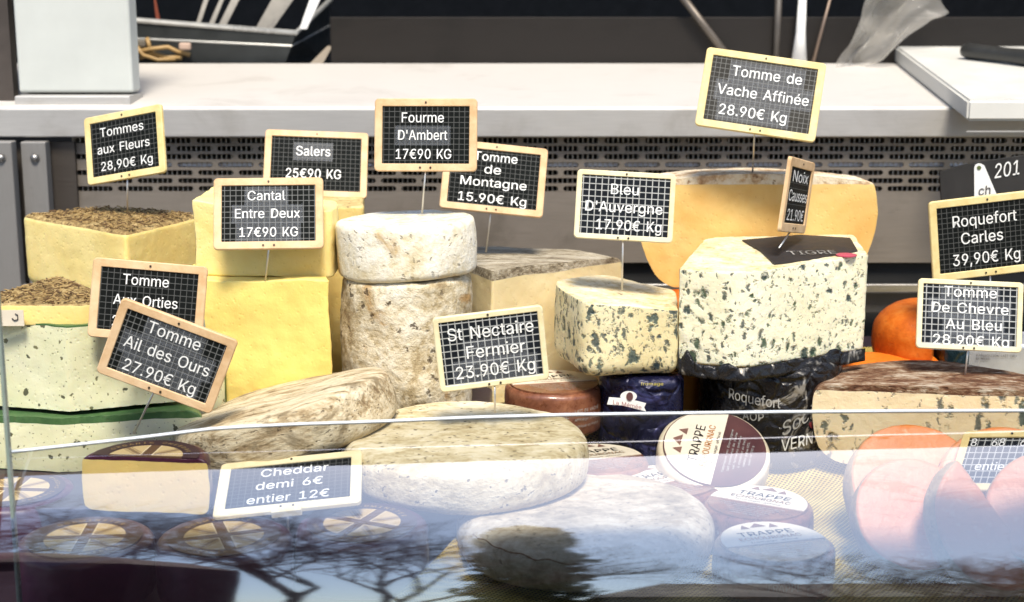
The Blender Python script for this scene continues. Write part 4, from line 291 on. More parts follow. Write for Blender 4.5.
def solid(name, foot, prof, mats, loc, rot=(0, 0, 0), amp=.0012, freq=22, amp2=.0004, seed=0, cut_top=None, zfun=None, **k):
    """mats: dict class->material (rind, paste, top). One class -> one mesh, several -> Empty + parts."""
    n = len(foot); V = []; off = Vector((seed*3.7, seed*1.3, seed*2.1))
    for s, z, c in prof:
        for (x, y, f) in foot:
            p = Vector((x*s, y*s, z)); 
            if zfun: p = zfun(p)
            q = noise.noise_vector((p+off)*freq)*amp + noise.noise_vector((p+off)*freq*5)*amp2
            V.append(p+q)
    byc = {}
    for r in range(len(prof)-1):
        cl = prof[r+1][2]
        for i in range(n):
            j = (i+1) % n; a, b, c, d = r*n+i, r*n+j, (r+1)*n+j, (r+1)*n+i
            if cl == 'bottom': kk = 'rind'
            elif cl == 'top': kk = 'top'
            else: kk = foot[i][2]
            if kk == 'top' and 'top' not in mats: kk = 'rind'
            if kk not in mats: kk = list(mats)[0]
            if prof[r][0] < 1e-6: fc = (a, c, d) if False else (r*n, c, d)
            elif prof[r+1][0] < 1e-6: fc = (a, b, (r+1)*n)
            else: fc = (a, b, c, d)
            byc.setdefault(kk, []).append(fc)
    def sub(faces):
        used = {}; vs = []; fs = []
        for f in faces:
            g = []
            for i in f:
                if i not in used: used[i] = len(vs); vs.append(V[i])
                if used[i] not in g: g.append(used[i])
            if len(g) >= 3: fs.append(tuple(g))
        return vs, fs
    names = {'rind': 'rind', 'paste': 'paste', 'top': 'top_crust'}
    if len(byc) == 1:
        c = list(byc)[0]; vs, fs = sub(byc[c]); return mobj(name, vs, fs, mats[c], smooth=True, loc=loc, rot=rot, **k)
    root = empty(name, loc, rot, **k)
    for c in byc:
        vs, fs = sub(byc[c]); mobj(names.get(c, c), vs, fs, mats[c], root, smooth=True)
    return root
# ------------------------------------------------------------------ lettering
FONT = {}; BOLD = .00010
for ln in GLYPHS.split('\n'):
    c, a, vs, fs = ln.split('|'); q = list(map(int, vs.split()))
    FONT[c] = (int(a)/1000, [(q[k]/1000, q[k+1]/1000) for k in range(0, len(q), 2)], [tuple(map(int, f.split(','))) for f in fs.split()])
def text_mesh(s, size=1.0):
    x = 0; V = []; Fc = []
    for ch in s:
        if ch in FONT:
            a, vs, fs = FONT[ch]; b = len(V); V += [Vector(((vx+x)*size, (vy-.36)*size, 0)) for vx, vy in vs]; Fc += [tuple(b+i for i in f) for f in fs]; x += a
        else: x += .28
    return [v-Vector((x*size/2, 0, 0)) for v in V], Fc
def fit_text(mb, s, cx, cy, w, cap, fn, squash=None):
    """lay a line of capital height `cap` and width `w` centred on (cx,cy); fn maps (x,y) to 3-D"""
    vs, fs = text_mesh(s, 1.0)
    if not vs: return
    xs = [v.x for v in vs]; x0, x1 = min(xs), max(xs)
    ref, _ = text_mesh('H', 1.0); ys = [v.y for v in ref]; y0, y1 = min(ys), max(ys)
    kx = w/(x1-x0); ky = cap/(y1-y0)
    for o in ((0, 0), (BOLD, .0) ) if cap > .004 else ((0, 0),):
        mb.add([fn((v.x-(x0+x1)/2)*kx+cx+o[0], (v.y-(y0+y1)/2)*ky+cy+o[0]*.35)+Vector((0, -o[0]*.3, 0)) for v in vs], fs)
# ================================================================== MATERIALS
YELLOW = (.82, .62, .22); 
paste_fleurs = m_paste('paste_flower_tomme', (.90, .73, .31), (.84, .64, .22))
paste_cantal = m_paste('paste_cantal', (.88, .70, .22), (.82, .60, .16), grain=1.5)
paste_cantal_up = m_paste('paste_cantal_pale', (.88, .74, .33), (.84, .65, .23), grain=1.5)
paste_salers = m_paste('paste_salers', (.78, .62, .25), (.66, .46, .13))
paste_montagne = m_paste('paste_mountain', (.80, .68, .40), (.70, .57, .31))
paste_vache = m_paste('paste_cow_tomme', (.80, .58, .23), (.70, .41, .11), grain=.8)
paste_cheddar = m_paste('paste_cheddar', (.80, .60, .22), (.78, .56, .18))
paste_garlic = m_paste('paste_wild_garlic', (.72, .71, .49), (.64, .64, .39), ((.030, .035, .018), (.15, .14, .06)), spd=135)
paste_orange = m_paste('paste_orange', (.72, .19, .012), (.60, .12, .008), grain=1.3)
paste_pink_old = m_paste('paste_orange_pink', (.80, .36, .17), (.74, .24, .05), grain=1.3)
GB = ((.018, .04, .045), (.06, .10, .055), (.14, .17, .14))
def m_pinkface():
    m = Mt('peach_orange_cut_face'); st = m.noise(26, 6, .65, .8, vec=m.map((.6, 3.2, 1))); b = m.noise(11, 4, .6)
    c = m.mix(m.ss(b, .35, .65), (.66, .30, .16), (.62, .23, .08)); c = m.mix(m.ss(st, .53, .63, 0, .85), c, (.58, .17, .02)); c = m.mix(m.ss(m.noise(90, 4, .6), .56, .7, 0, .5), c, (.72, .42, .26))
    return m.fin(c, .45, m.mt('ADD', m.noise(200, 4, .6), m.mt('MULTIPLY', st, 1.2)), .5, .0015, **SSS)
paste_pink = m_pinkface()
blue_auv = m_blue('paste_blue_auvergne', (.76, .70, .47), (.70, .60, .33), ((.012, .04, .055), (.03, .075, .075), (.12, .17, .16)), 84, 1.25, 1.0, .92, .55, rk=1.0)
blue_roq = m_blue('paste_blue_block', (.83, .80, .62), (.80, .75, .52), GB, 72, 1.1, 5.0, rk=.80)
blue_goat = m_blue('paste_blue_goat', (.78, .66, .44), (.72, .56, .34), ((.03, .05, .06), (.05, .09, .08), (.12, .14, .13)), 60, .42, 9.0, .95, .4)
rind_nect = m_rind('rind_beige_grey', [(0, (.34, .25, .12)), (.3, (.54, .45, .26)), (.6, (.70, .61, .41)), (1, (.80, .74, .56))], 22, (1, 1.7, 1.7), sa=.8, bump=.7, spn=150)
rind_grey = m_rind('rind_grey_linen', [(0, (.22, .17, .10)), (.35, (.40, .33, .22)), (.65, (.55, .47, .34)), (1, (.68, .62, .48))], 18, (1, 1.4, 1.4), sa=.45, bump=.5, patch=(.46, .36, .22))
rind_log = m_rind('rind_striated_grey', [(0, (.13, .08, .04)), (.25, (.36, .27, .15)), (.5, (.60, .50, .33)), (1, (.80, .72, .54))], 17, (.7, 2.6, 2.6), sa=.55, bump=.9, patch=(.30, .23, .13))
rind_four = m_rind('rind_white_mould', [(0, (.20, .135, .065)), (.3, (.46, .37, .22)), (.55, (.64, .56, .40)), (1, (.80, .76, .64))], 26, sa=.85, bump=1.0, patch=(.50, .29, .10), pscale=12, spn=95)
rind_four_top = m_rind('rind_pale_mould', [(0, (.55, .45, .26)), (.3, (.70, .63, .46)), (.6, (.78, .73, .60)), (1, (.82, .80, .72))], 28, sa=.45, bump=.55, patch=(.58, .38, .14), pscale=10)
rind_mont = m_rind('rind_mountain_crust', [(0, (.10, .075, .05)), (.35, (.30, .25, .17)), (.6, (.48, .42, .31)), (1, (.62, .57, .46))], 20, (1, 4, 4), sa=.6, bump=1)
rind_herb = m_rind('rind_dried_herbs', [(0, (.11, .07, .03)), (.35, (.30, .20, .08)), (.6, (.46, .33, .14)), (1, (.62, .48, .24))], 60, sa=.6, bump=1, spn=220)
rind_brown = m_rind('rind_dark_brown', [(0, (.035, .018, .01)), (.35, (.13, .055, .028)), (.58, (.27, .17, .10)), (1, (.62, .55, .44))], 24, (1, 3, 3), sa=.6, bump=1, speck=(.02, .01, .008))
rind_vache = m_rind('rind_speckled_cream', [(0, (.25, .12, .05)), (.35, (.55, .38, .22)), (.55, (.72, .60, .42)), (1, (.80, .72, .58))], 22, sa=.6, bump=.7, speck=(.22, .1, .04))
rind_green = m_rind('rind_green_wax', [(0, (.03, .07, .03)), (.5, (.06, .13, .045)), (1, (.12, .2, .08))], 14, sa=.2, bump=.2, rough=.45)
rind_teal = rind_green
rind_cream = m_rind('rind_cream', [(0, (.50, .36, .14)), (.4, (.70, .58, .34)), (.7, (.78, .70, .48)), (1, (.82, .77, .60))], 24, sa=.45, bump=.7, speck=(.35, .22, .08))
rind_cantal = m_rind('rind_cantal', [(0, (.42, .30, .12)), (.5, (.60, .46, .2)), (1, (.75, .64, .36))], 26, sa=.5, bump=.7)
rind_wax_orange = m_rind('rind_orange', [(0, (.36, .07, .006)), (.5, (.52, .12, .010)), (1, (.62, .20, .03))], 18, sa=.15, bump=.2, rough=.5)
rind_pinkw = m_rind('rind_pale_peach', [(0, (.34, .22, .11)), (.5, (.52, .38, .22)), (1, (.64, .50, .34))], 24, sa=.3, bump=.5, speck=(.45, .3, .2))
def m_wax(name, c, rough=.28):
    m = Mt(name); n = m.noise(24, 5, .6); f = m.noise(120, 3, .6)
    return m.fin(m.mix(m.ss(n, .3, .75), c, mul(c, 1.8)), m.ss(f, .3, .7, rough, rough+.2), m.noise(35, 3, .6), .35, .003, Specular_IOR_Level=.5)
wax_purple = m_wax('wax_dark_purple', (.045, .008, .022))
def m_brownwrap():
    m = Mt('brown_washed_rind'); n = m.noise(30, 7, .7, .8); b = m.noise(120, 5, .7)
    c = m.ramp(m.mt('MULTIPLY_ADD', n, .65, m.mt('MULTIPLY', b, .35)), [(.28, (.04, .014, .008)), (.48, (.17, .06, .03)), (.62, (.28, .115, .055)), (.75, (.5, .34, .24))])
    return m.fin(c, m.ss(b, .3, .7, .22, .5), n, .5, .002, Coat_Weight=.4)
brown_wrap = m_brownwrap()
cream_wrap = m_plain('cream_waxed_side', (.72, .62, .44), .35, var=.3, vs=25)
maroon_label = m_plain('maroon_printed_label', (.085, .022, .018), .35, var=.4, vs=40)
def m_foil(name, c, c2, tint=.5):
    m = Mt(name); w = m.noise(22, 6, .65, 1.6); w2 = m.vor(45, m.vadd(m.co, m.noise(20, 3, .6, out=1), .03), 'DISTANCE_TO_EDGE').outputs['Distance']
    k = m.ss(w, .54, .62)
    h = m.mt('ADD', w, m.ss(w2, 0, .2, 0, .4))
    return m.fin(m.mix(m.mt('MULTIPLY', k, tint), c, c2), m.ss(w, .3, .7, .18, .4), h, .9, .004, Metallic=.35)
foil_black = m_foil('black_printed_foil', (.014, .013, .014), (.38, .35, .30), .75)
foil_black_b = m_plain('black_label_film', (.02, .017, .018), .6, var=.5, vs=60)
foil_navy = m_foil('navy_printed_foil', (.010, .011, .040), (.05, .05, .15), .7)
foil_silver = m_plain('silver_foil', (.55, .56, .57), .3, .45, var=.25, vs=18, bump=.5)
ink_white = m_plain('ink_white', (.80, .80, .77), .6, var=.04)
ink_dim = m_plain('ink_worn_white', (.42, .41, .38), .6, var=.3, vs=120)
ink_dark = m_plain('ink_dark', (.03, .022, .02), .6)
ink_red = m_plain('ink_red', (.28, .035, .04), .6)
ink_orange = m_plain('ink_ochre', (.62, .25, .04), .6)
ink_gold = m_plain('ink_gold', (.50, .34, .12), .45, .2)
ink_yellow = m_plain('ink_yellow', (.62, .52, .08), .5)
paper_cream = m_plain('paper_cream', (.72, .64, .50), .55, var=.1)
paper_white = m_plain('paper_white', (.78, .78, .74), .6, var=.06)
wood_y = m_rind('frame_wood_yellow', [(0, (.60, .45, .17)), (.5, (.72, .58, .27)), (1, (.78, .66, .36))], 12, (1, 1, 1), sa=.0, bump=.15, rough=.5)
wood_n = m_rind('frame_wood_natural', [(0, (.52, .32, .15)), (.5, (.66, .45, .25)), (1, (.74, .55, .34))], 12, (1, 1, 1), sa=.0, bump=.15, rough=.5)
wood_c = m_rind('frame_wood_cream', [(0, (.66, .55, .30)), (.5, (.76, .67, .42)), (1, (.80, .73, .50))], 12, (1, 1, 1), sa=.0, bump=.15, rough=.5)
wire = m_plain('bright_wire', (.62, .60, .56), .3, .7, var=.1)
screwm = m_plain('dark_screw', (.06, .045, .03), .4, .6)
def m_slate(name, cell, g, base=(.006, .007, .0065), rough=.65, lw=.06):
    m = Mt(name); x, y, z = m.sep()[:3]
    def ln(v, o): return m.ss(m.mt('ABSOLUTE', m.mt('SUBTRACT', m.mt('FRACT', m.mt('MULTIPLY_ADD', v, 1/cell, o)), .5)), lw*.5, lw*.5+.05, 1, 0)
    k = m.mt('MAXIMUM', ln(x, .31), ln(z, .17)); n = m.noise(25, 5, .65); f = m.noise(160, 3, .6)
    c = m.mix(m.ss(n, .35, .75, 0, .6), base, mul(base, 1.9))
    c = m.mix(m.mt('MULTIPLY', k, m.ss(f, .2, .7, g*.6, g)), c, (.74, .75, .72))
    return m.fin(c, m.ss(n, .3, .7, rough, rough+.15), f, .1, .0003, Specular_IOR_Level=.06)
slate_soft = m_slate('slate_faint_grid', .0052, .12)
slate_mid = m_slate('slate_grid', .0052, .24)
slate_bold = m_slate('slate_bold_grid', .0060, .58, (.009, .011, .014), .6, .10)
slate_brown = m_slate('slate_grey_grid', .0050, .20, (.035, .033, .029), .6)
def m_tape():
    m = Mt('clear_tape'); t = m.n('ShaderNodeBsdfTransparent'); mx = m.n('ShaderNodeMixShader'); mx.inputs[0].default_value = .09
    m.fin((.62, .66, .72), .35); m.t.links.new(t.outputs[0], mx.inputs[1]); m.t.links.new(m.b.outputs[0], mx.inputs[2]); m.t.links.new(mx.outputs[0], m.out.inputs[0]); return m.m
tape = m_tape()
# ================================================================== PRICE TAGS
def rrect(w, h, r, k=5):
    pts = []
    for cx, cz, a0 in ((w/2-r, h/2-r, 0), (-w/2+r, h/2-r, 90), (-w/2+r, -h/2+r, 180), (w/2-r, -h/2+r, 270)):
        for i in range(k+1): a = R(a0+90*i/k); pts.append((cx+r*math.cos(a), cz+r*math.sin(a)))
    return pts
def frame_mesh(w, h, b, t, r=.004):
    loops = [(rrect(w, h, r), t/2), (rrect(w, h, r), -t/2+.0008), (rrect(w-.0016, h-.0016, r-.0006), -t/2),
             (rrect(w-2*b+.001, h-2*b+.001, .0008), -t/2), (rrect(w-2*b, h-2*b, .0006), -t/2+.0006), (rrect(w-2*b, h-2*b, .0006), t/2)]
    vs = []; fs = []; n = len(loops[0][0])
    for pts, y in loops: vs += [(x, y, z) for x, z in pts]
    L = len(loops)
    for l in range(L):
        l2 = (l+1) % L
        for i in range(n): j = (i+1) % n; fs.append((l*n+i, l*n+j, l2*n+j, l2*n+i))
    return vs, fs
def fit_pose(cor, Y, asp=1.42, yaw0=0.0, kasp=25, kyaw=6, kp=6, pitch0=-.12):
    c0 = P(sum(c[0] for c in cor)/4, sum(c[1] for c in cor)/4, Y)
    w0 = math.hypot(cor[1][0]-cor[0][0], cor[1][1]-cor[0][1])*(c0-CAM).length/F
    p = np.array([c0.x, c0.z, pitch0, 0, yaw0, w0/max(math.cos(yaw0), .2), w0/asp/max(math.cos(yaw0), .2)])
    def pose(p): return Matrix.Translation((p[0], Y, p[1])) @ Euler((p[2], p[3], p[4]), 'YXZ').to_matrix().to_4x4()
    cp, sp = math.cos(PITCH), math.sin(PITCH)
    def res(p):
        M = pose(p); out = []
        for (sx, sz), (px, py) in zip(((-1, 1), (1, 1), (1, -1), (-1, -1)), cor):
            q = M @ Vector((sx*p[5]/2, 0, sz*p[6]/2)) - CAM
            dpt = q.y*cp-q.z*sp; up = q.y*sp+q.z*cp
            out += [512+F*q.x/dpt-px, 301-F*up/dpt-py]
        return np.array(out+[kasp*(p[5]/p[6]-asp), kyaw*(p[4]-yaw0), kp*(p[2]-pitch0)])
    for _ in range(40):
        r = res(p); J = np.zeros((len(r), 7))
        for i in range(7): d = np.zeros(7); d[i] = 1e-5; J[:, i] = (res(p+d)-r)/1e-5
        p = p-np.linalg.solve(J.T@J+np.eye(7)*1e-4, J.T@r)
    return pose(p), p[5], p[6], float(np.abs(res(p)[:8]).max())
def price_tag(cor, Y, lines, cap, wood, slate, label, pin=None, bar=.0075, tapes=(), yaw0=0.0, name='price_tag', kyaw=6, clip=False, ink=None, rivets=True, kp=6, asp=1.42, pitch0=-.12):
    M, w, h, err = fit_pose(cor, Y, yaw0=yaw0, kyaw=kyaw, kp=kp, asp=asp, pitch0=pitch0)
    print('tag %s w %.3f h %.3f err %.1f yaw %.2f' % (lines[0][0], w, h, err, M.to_euler('YXZ').z))
    root = empty(name, M.translation, M.to_euler(), label=label, cat='price tag', group='chalkboard price tags on pins')
    vs, fs = frame_mesh(w, h, bar, .0036); fr_ = mobj('frame', vs, fs, wood, root)
    b = MB(); b.box(-w/2+bar-.001, w/2-bar+.001, -.0006, .0012, -h/2+bar-.001, h/2-bar+.001); sl_ = b.build('slate', slate, root)
    mb = MB(); tb = MB()
    for i, (s, u, v, wf) in enumerate(lines):
        cx = (u-.5)*w; cz = (.5-v)*h
        fit_text(mb, s, cx, cz, wf*w, cap*h, lambda x, y: Vector((x, -.0013+0*i, y)))
        if i in tapes:
            x0, x1, z0, z1 = cx-wf*w/2-.003, cx+wf*w/2+.003, cz-cap*h*1.05, cz+cap*h*.95
            tb.add([(x0, -.0009, z0), (x1, -.0009, z0), (x1, -.0009, z1), (x0, -.0009, z1)], [(0, 1, 2, 3)])
    mb.build('lettering', ink or ink_white, sl_)
    if tb.v: tb.build('clear_label_strip', tape, sl_)
    if rivets:
        for x, z in ((0, h/2-bar/2), (-.005, -h/2+bar/2), (.005, -h/2+bar/2)):
            q = MB(); q.tube([(x, -.0026, z), (x, -.001, z)], .0010, 8); q.build('rivet', screwm, fr_)
    if clip:
        q = MB(); q.box(-.012, .012, -.003, .003, -h/2-.004, -h/2+.002, .0006); q.build('clip', wood, root)
    if pin:
        q = M.inverted() @ P(*pin); s = Vector((0 if not clip else 0, .0008, -h/2+.002))
        t = MB(); t.tube([s, s.lerp(q, .5), q], .0009, 8); t.build('pin', wire, root, smooth=True)
    return root
price_tag([(84.7, 117), (161.7, 105), (166, 171), (88.6, 187.6)], .06, [('Tommes', .48, .26, .56), ('aux Fleurs', .49, .51, .67), ('28,90€ Kg', .52, .76, .66)], .13, wood_y, slate_soft,
          'yellow framed price tag reading Tommes aux Fleurs above the herb crusted cheese', (127.5, 212, .06))
price_tag([(265, 130), (369, 133.5), (366.6, 199), (262.5, 195)], .13, [('Salers', .47, .31, .33), ('25€90 KG', .48, .65, .53)], .14, wood_n, slate_soft,
          'wooden framed price tag reading Salers 25€90 KG', (310, 215, .13), tapes=(0,))
price_tag([(213, 179.5), (324, 177.5), (323.5, 248.7), (213.6, 249.4)], -.115, [('Cantal', .48, .25, .34), ('Entre Deux', .49, .50, .59), ('17€90 KG', .50, .76, .53)], .13, wood_n, slate_mid,
          'wooden framed price tag reading Cantal Entre Deux 17€90 KG', (265, 284, -.112), tapes=(0, 1, 2))
price_tag([(375.5, 98.6), (477.5, 98.6), (476.8, 171.6), (374, 171.6)], -.06, [('Fourme', .47, .26, .41), ("D'Ambert", .47, .50, .48), ('17€90 KG', .48, .76, .54)], .135, wood_n, slate_soft,
          "wooden framed price tag reading Fourme D'Ambert above the white round cheese", (422, 213, -.06), tapes=(1,))
price_tag([(446, 139), (547.8, 149.4), (543, 218.3), (438.6, 207.4)], .07, [('Tomme', .5, .2, .42), ('de', .48, .38, .16), ('Montagne', .5, .57, .64), ('15.90€ Kg', .5, .80, .66)], .125, wood_n, slate_soft,
          'wooden framed price tag reading Tomme de Montagne 15.90€ Kg', (486, 252, .07))
price_tag([(577.7, 169.3), (675.7, 174.3), (672.7, 244), (573.4, 237.3)], -.08, [('Bleu', .49, .26, .28), ("D'Auvergne", .49, .52, .78), ('17.90€ Kg', .55, .78, .66)], .15, wood_c, slate_bold,
          "cream framed price tag reading Bleu D'Auvergne on a bold white grid", (622, 290, -.08), bar=.005)
price_tag([(706.9, 47), (827, 64.7), (814.5, 142), (694.6, 125.5)], .02, [('Tomme de', .53, .25, .58), ('Vache Affinée', .52, .50, .76), ('28.90€ Kg', .46, .75, .56)], .13, wood_y, slate_brown,
          'largest, yellow framed price tag reading Tomme de Vache Affinée at the top', (752, 184, .10), tapes=(0, 1, 2))
price_tag([(788.6, 157), (816, 162.7), (803.8, 234), (777.9, 230.4)], -.04, [('Noix', .5, .24, .62), ('Causses', .5, .50, .74), ('21.90€', .5, .76, .66)], .15, wood_n, slate_soft,
          'price tag turned nearly edge-on above the big block of blue cheese', (779, 248, -.08), yaw0=1.22, kyaw=60, bar=.009)
price_tag([(928.7, 204), (1045, 186.5), (1048, 270), (932.4, 280.6)], -.02, [('Roquefort', .47, .28, .55), ('Carles', .44, .50, .36), ('39,90€ Kg', .47, .76, .58)], .14, wood_y, slate_soft,
          'yellow framed price tag reading Roquefort Carles 39,90€ Kg at the right edge', (990, 345, .0))
price_tag([(918.5, 278), (1023, 283.4), (1021.8, 352.7), (915.2, 348)], -.10, [('Tomme', .5, .17, .50), ('De Chevre', .5, .40, .73), ('Au Bleu', .54, .63, .53), ('28,90€ Kg', .52, .86, .72)], .145, wood_c, slate_bold,
          'cream framed price tag reading Tomme De Chevre Au Bleu on a bold grid', (964, 384, -.10), bar=.005, tapes=(0, 1, 2, 3))
price_tag([(94.2, 256.7), (208, 267), (202, 345), (87, 337)], -.236, [('Tomme', .47, .24, .40), ('Aux Orties', .48, .50, .56), ('24.90€ Kg', .48, .77, .55)], .13, wood_n, slate_soft,
          'wooden framed price tag reading Tomme Aux Orties, half hidden by the tilted tag', (128, 372, -.232))
price_tag([(122.3, 298.7), (239.2, 339.6), (211, 415), (95.7, 370)], -.275, [('Tomme', .5, .22, .45), ('Ail des Ours', .5, .49, .73), ('27.90€ Kg', .5, .77, .62)], .15, wood_n, slate_mid,
          'steeply tilted wooden framed price tag reading Tomme Ail des Ours', (134, 433, -.24), tapes=(0, 1, 2))
price_tag([(432.4, 318.8), (542, 304), (549.6, 379), (439.7, 391.8)], -.24, [('St Nectaire', .51, .25, .78), ('Fermier', .54, .51, .53), ('23.90€ Kg', .52, .77, .72)], .165, wood_c, slate_bold,
          'cream framed price tag reading St Nectaire Fermier 23.90€ Kg', (495, 413, -.24), bar=.005, tapes=(1, 2))
price_tag([(220.4, 465.7), (363.7, 450.6), (360, 503.4), (213.4, 518.5)], -.335, [('Cheddar', .53, .27, .47), ('demi 6€', .5, .51, .46), ('entier 12€', .5, .76, .56)], .14, wood_c, slate_soft,
          'leaning price tag reading Cheddar demi 6€ entier 12€ behind the glass', (290, 562, -.36), bar=.009, clip=True, kp=2, asp=1.55, pitch0=-.75)
price_tag([(966, 431), (1066, 431), (1050, 492), (946, 492)], -.33, [('8   68   60', .42, .20, .62), ('entier 9€', .5, .6, .56)], .13, wood_y, slate_bold,
          'yellow framed price tag leaning behind the orange cheese halves', (1000, 560, -.33), bar=.007, kp=2, asp=1.55, pitch0=-.6)
# paper label at the left edge
pl = empty('paper_label', P(10, 318, -.236), label='small pale paper label with a curled pen mark at the left edge', cat='label')
b = MB(); b.box(-.012, .012, -.0004, .0004, -.007, .007); b.build('paper', paper_cream, pl)
b = MB(); b.tube([(.002, -.001, .0), (.004, -.001, -.002), (.007, -.001, -.001), (.007, -.001, .003), (.005, -.001, .004)], .0005, 6); b.build('pen_mark', ink_dark, pl)
# ================================================================== CHEESES
def block(name, corners, z0, z1, mats, rad=.006, e=.003, seed=1, amp=.001, dome=0.0, topz=None, label=None, group=None, cat='cheese', freq=22, amp2=.0004, eb=None):
    """corners: [(px, Y, pyref, flag[, radius])] -> footprint from picture columns at real depths, counter-clockwise from above"""
    w = [(P(c[0], c[2], c[1]).x, c[1], c[3]) + tuple(c[4:]) for c in corners]
    cx = sum(p[0] for p in w)/len(w); cy = sum(p[1] for p in w)/len(w)
    pts = [(p[0]-cx, p[1]-cy)+tuple(p[2:]) for p in w]
    foot = round_poly(pts, rad); Rr = sum(math.hypot(p[0], p[1]) for p in foot)/len(foot)
    pr = profile(Rr, z1-z0, e, 0, dome, eb=eb)
    zf = None
    if topz:
        def zf(p, t=topz, H=z1-z0): k = p.z/H; return Vector((p.x, p.y, p.z+k*(t[0]*p.x+t[1]*p.y)))
    return solid(name, foot, pr, mats, (cx, cy, z0), amp=amp, freq=freq, amp2=amp2, seed=seed, zfun=zf, label=label, cat=cat, group=group)
def wheel(name, c, Rr, H, mats, rot=(0, 0, 0), e=.008, bulge=.002, dome=0, seed=1, amp=.0015, foot=None, low=0, eb=None, amp2=.0005, freq=22, **k):
    return solid(name, foot or circ(Rr), profile(Rr, H, e, bulge, dome, eb=eb, low=low), mats, c, rot, amp=amp, amp2=amp2, freq=freq, seed=seed, **k)
# --- tomme aux fleurs (upper) and nettle tomme below it
fl = block('cheese_wedge', [(19, .07, 240, 'paste', .018), (127, -.05, 270, 'paste', .004), (203, .07, 240, 'paste', .01), (110, .13, 230, 'rind', .02)], .150, .226,
      dict(rind=rind_herb, paste=paste_fleurs, top=rind_herb), e=.006, seed=2, label='yellow cheese wedge with a crust of dried flowers on top, far left', eb=.012)
nt = block('cheese_wedge', [(-40, -.226, 310, 'paste', .01), (80, -.228, 310, 'paste', .004), (122, -.21, 310, 'paste', .01), (60, -.09, 300, 'rind', .02)], .1735, .192,
      dict(rind=rind_herb, paste=paste_fleurs, top=rind_herb), eb=.001, e=.002, seed=3, label='flat yellow cheese wedge with nettle crust under the flower crusted wedge')
def flakes(root, poly, z, n, seed):
    rnd = random.Random(seed); mb = MB(); mb2 = MB()
    xs = [p[0] for p in poly]; ys = [p[1] for p in poly]
    def inside(x, y):
        c = False
        for i in range(len(poly)):
            x0, y0 = poly[i-1]; x1, y1 = poly[i]
            if (y0 > y) != (y1 > y) and x < (x1-x0)*(y-y0)/(y1-y0)+x0: c = not c
        return c
    k = 0
    while k < n:
        x, y = rnd.uniform(min(xs), max(xs)), rnd.uniform(min(ys), max(ys))
        if not inside(x, y): continue
        k += 1; a = rnd.uniform(0, 6.28); l = rnd.uniform(.0010, .0038); w = rnd.uniform(.0003, .0008)
        M = Matrix.Translation((x, y, z+rnd.uniform(-.0003, .0012))) @ Euler((rnd.uniform(-.4, .4), rnd.uniform(-.4, .4), a)).to_matrix().to_4x4()
        (mb if rnd.random() < .55 else mb2).box(-l, l, -w, w, -.0003, .0003, 0, M)
    a = mb.build('herb_flakes', straw, root, kind='stuff'); c = mb2.build('herb_flakes', herbdark, root, kind='stuff')
straw = m_plain('dried_petals', (.36, .24, .09), .8, var=.4, vs=90); herbdark = m_plain('dried_herbs', (.12, .065, .022), .85, var=.5, vs=90)
def loc_poly(root, cs): return [(P(px, py, Y).x-root.location.x, Y-root.location.y) for px, Y, py in cs]
flakes(fl, loc_poly(fl, [(28, .066, 215), (127, -.044, 235), (197, .067, 212), (108, .125, 205)]), .0770, 800, 1)
flakes(nt, loc_poly(nt, [(-36, -.222, 310), (78, -.224, 310), (116, -.21, 310), (60, -.1, 300)]), .0192, 420, 2)
# --- wild garlic tommes
c = P(72, 418, -.235)
ga = arc_foot(.118, R(20), R(166), apex=(0, 0))
wheel('cheese_wedge', (c.x, -.235, .098), .118, .077, dict(rind=rind_green, paste=paste_garlic, top=rind_green), foot=ga, e=.003, bulge=.003, low=.016, seed=4, eb=.016,
      label='upper cut wheel of pale green speckled garlic cheese with green rind', cat='cheese', group='speckled wild garlic cheeses')
c = P(60, 470, -.242)
wheel('cheese_wedge', (c.x, -.245, .046), .125, .048, dict(rind=rind_green, paste=paste_garlic, top=rind_green), foot=arc_foot(.125, R(14), R(170)), e=.012, bulge=.002, seed=5, eb=.006,
      label='lower cut wheel of speckled garlic cheese with dark green top, above the cheddar', cat='cheese', group='speckled wild garlic cheeses')
block('cheese_wedge', [(120, -.12, 400, 'paste', .01), (165, -.16, 420, 'paste', .01), (232, -.12, 410, 'rind', .02), (200, -.02, 400, 'rind', .02)], .045, .105,
      dict(rind=rind_green, paste=paste_garlic, top=paste_garlic), seed=6, label='speckled garlic cheese piece behind the tilted garlic tag', group='speckled wild garlic cheeses')
# --- cantal and salers
block('cheese_block', [(186, -.10, 340, 'paste'), (330, -.125, 340, 'paste', .003), (322, -.01, 330, 'paste', .01), (196, .0, 330, 'rind', .01)], .062, .190,
      dict(rind=rind_cantal, paste=paste_cantal, top=paste_cantal), rad=.002, e=.0012, amp2=.0007, seed=7, amp=.002, topz=(.03, 0), label='large lower block of smooth yellow cheese behind the grey leaning tomme')
block('cheese_block', [(194, -.08, 240, 'paste', .003), (332, -.10, 240, 'paste', .012), (341, -.03, 240, 'rind', .02), (215, .03, 240, 'rind', .01)], .191, .258,
      dict(rind=rind_cantal, paste=paste_cantal_up, top=paste_cantal_up), rad=.003, e=.0018, amp2=.0007, seed=8, amp=.0025, topz=(-.06, 0), label='pale yellow cheese block stacked on the large yellow block, behind the Cantal tag')
block('cheese_block', [(300, .04, 300, 'paste', .01), (362, .03, 300, 'paste', .01), (362, .16, 280, 'rind', .02), (290, .16, 280, 'rind', .02)], .0605, .180,
      dict(rind=rind_cantal, paste=paste_salers, top=rind_cantal), seed=9, label='tall golden cheese block between the yellow stack and the white round')
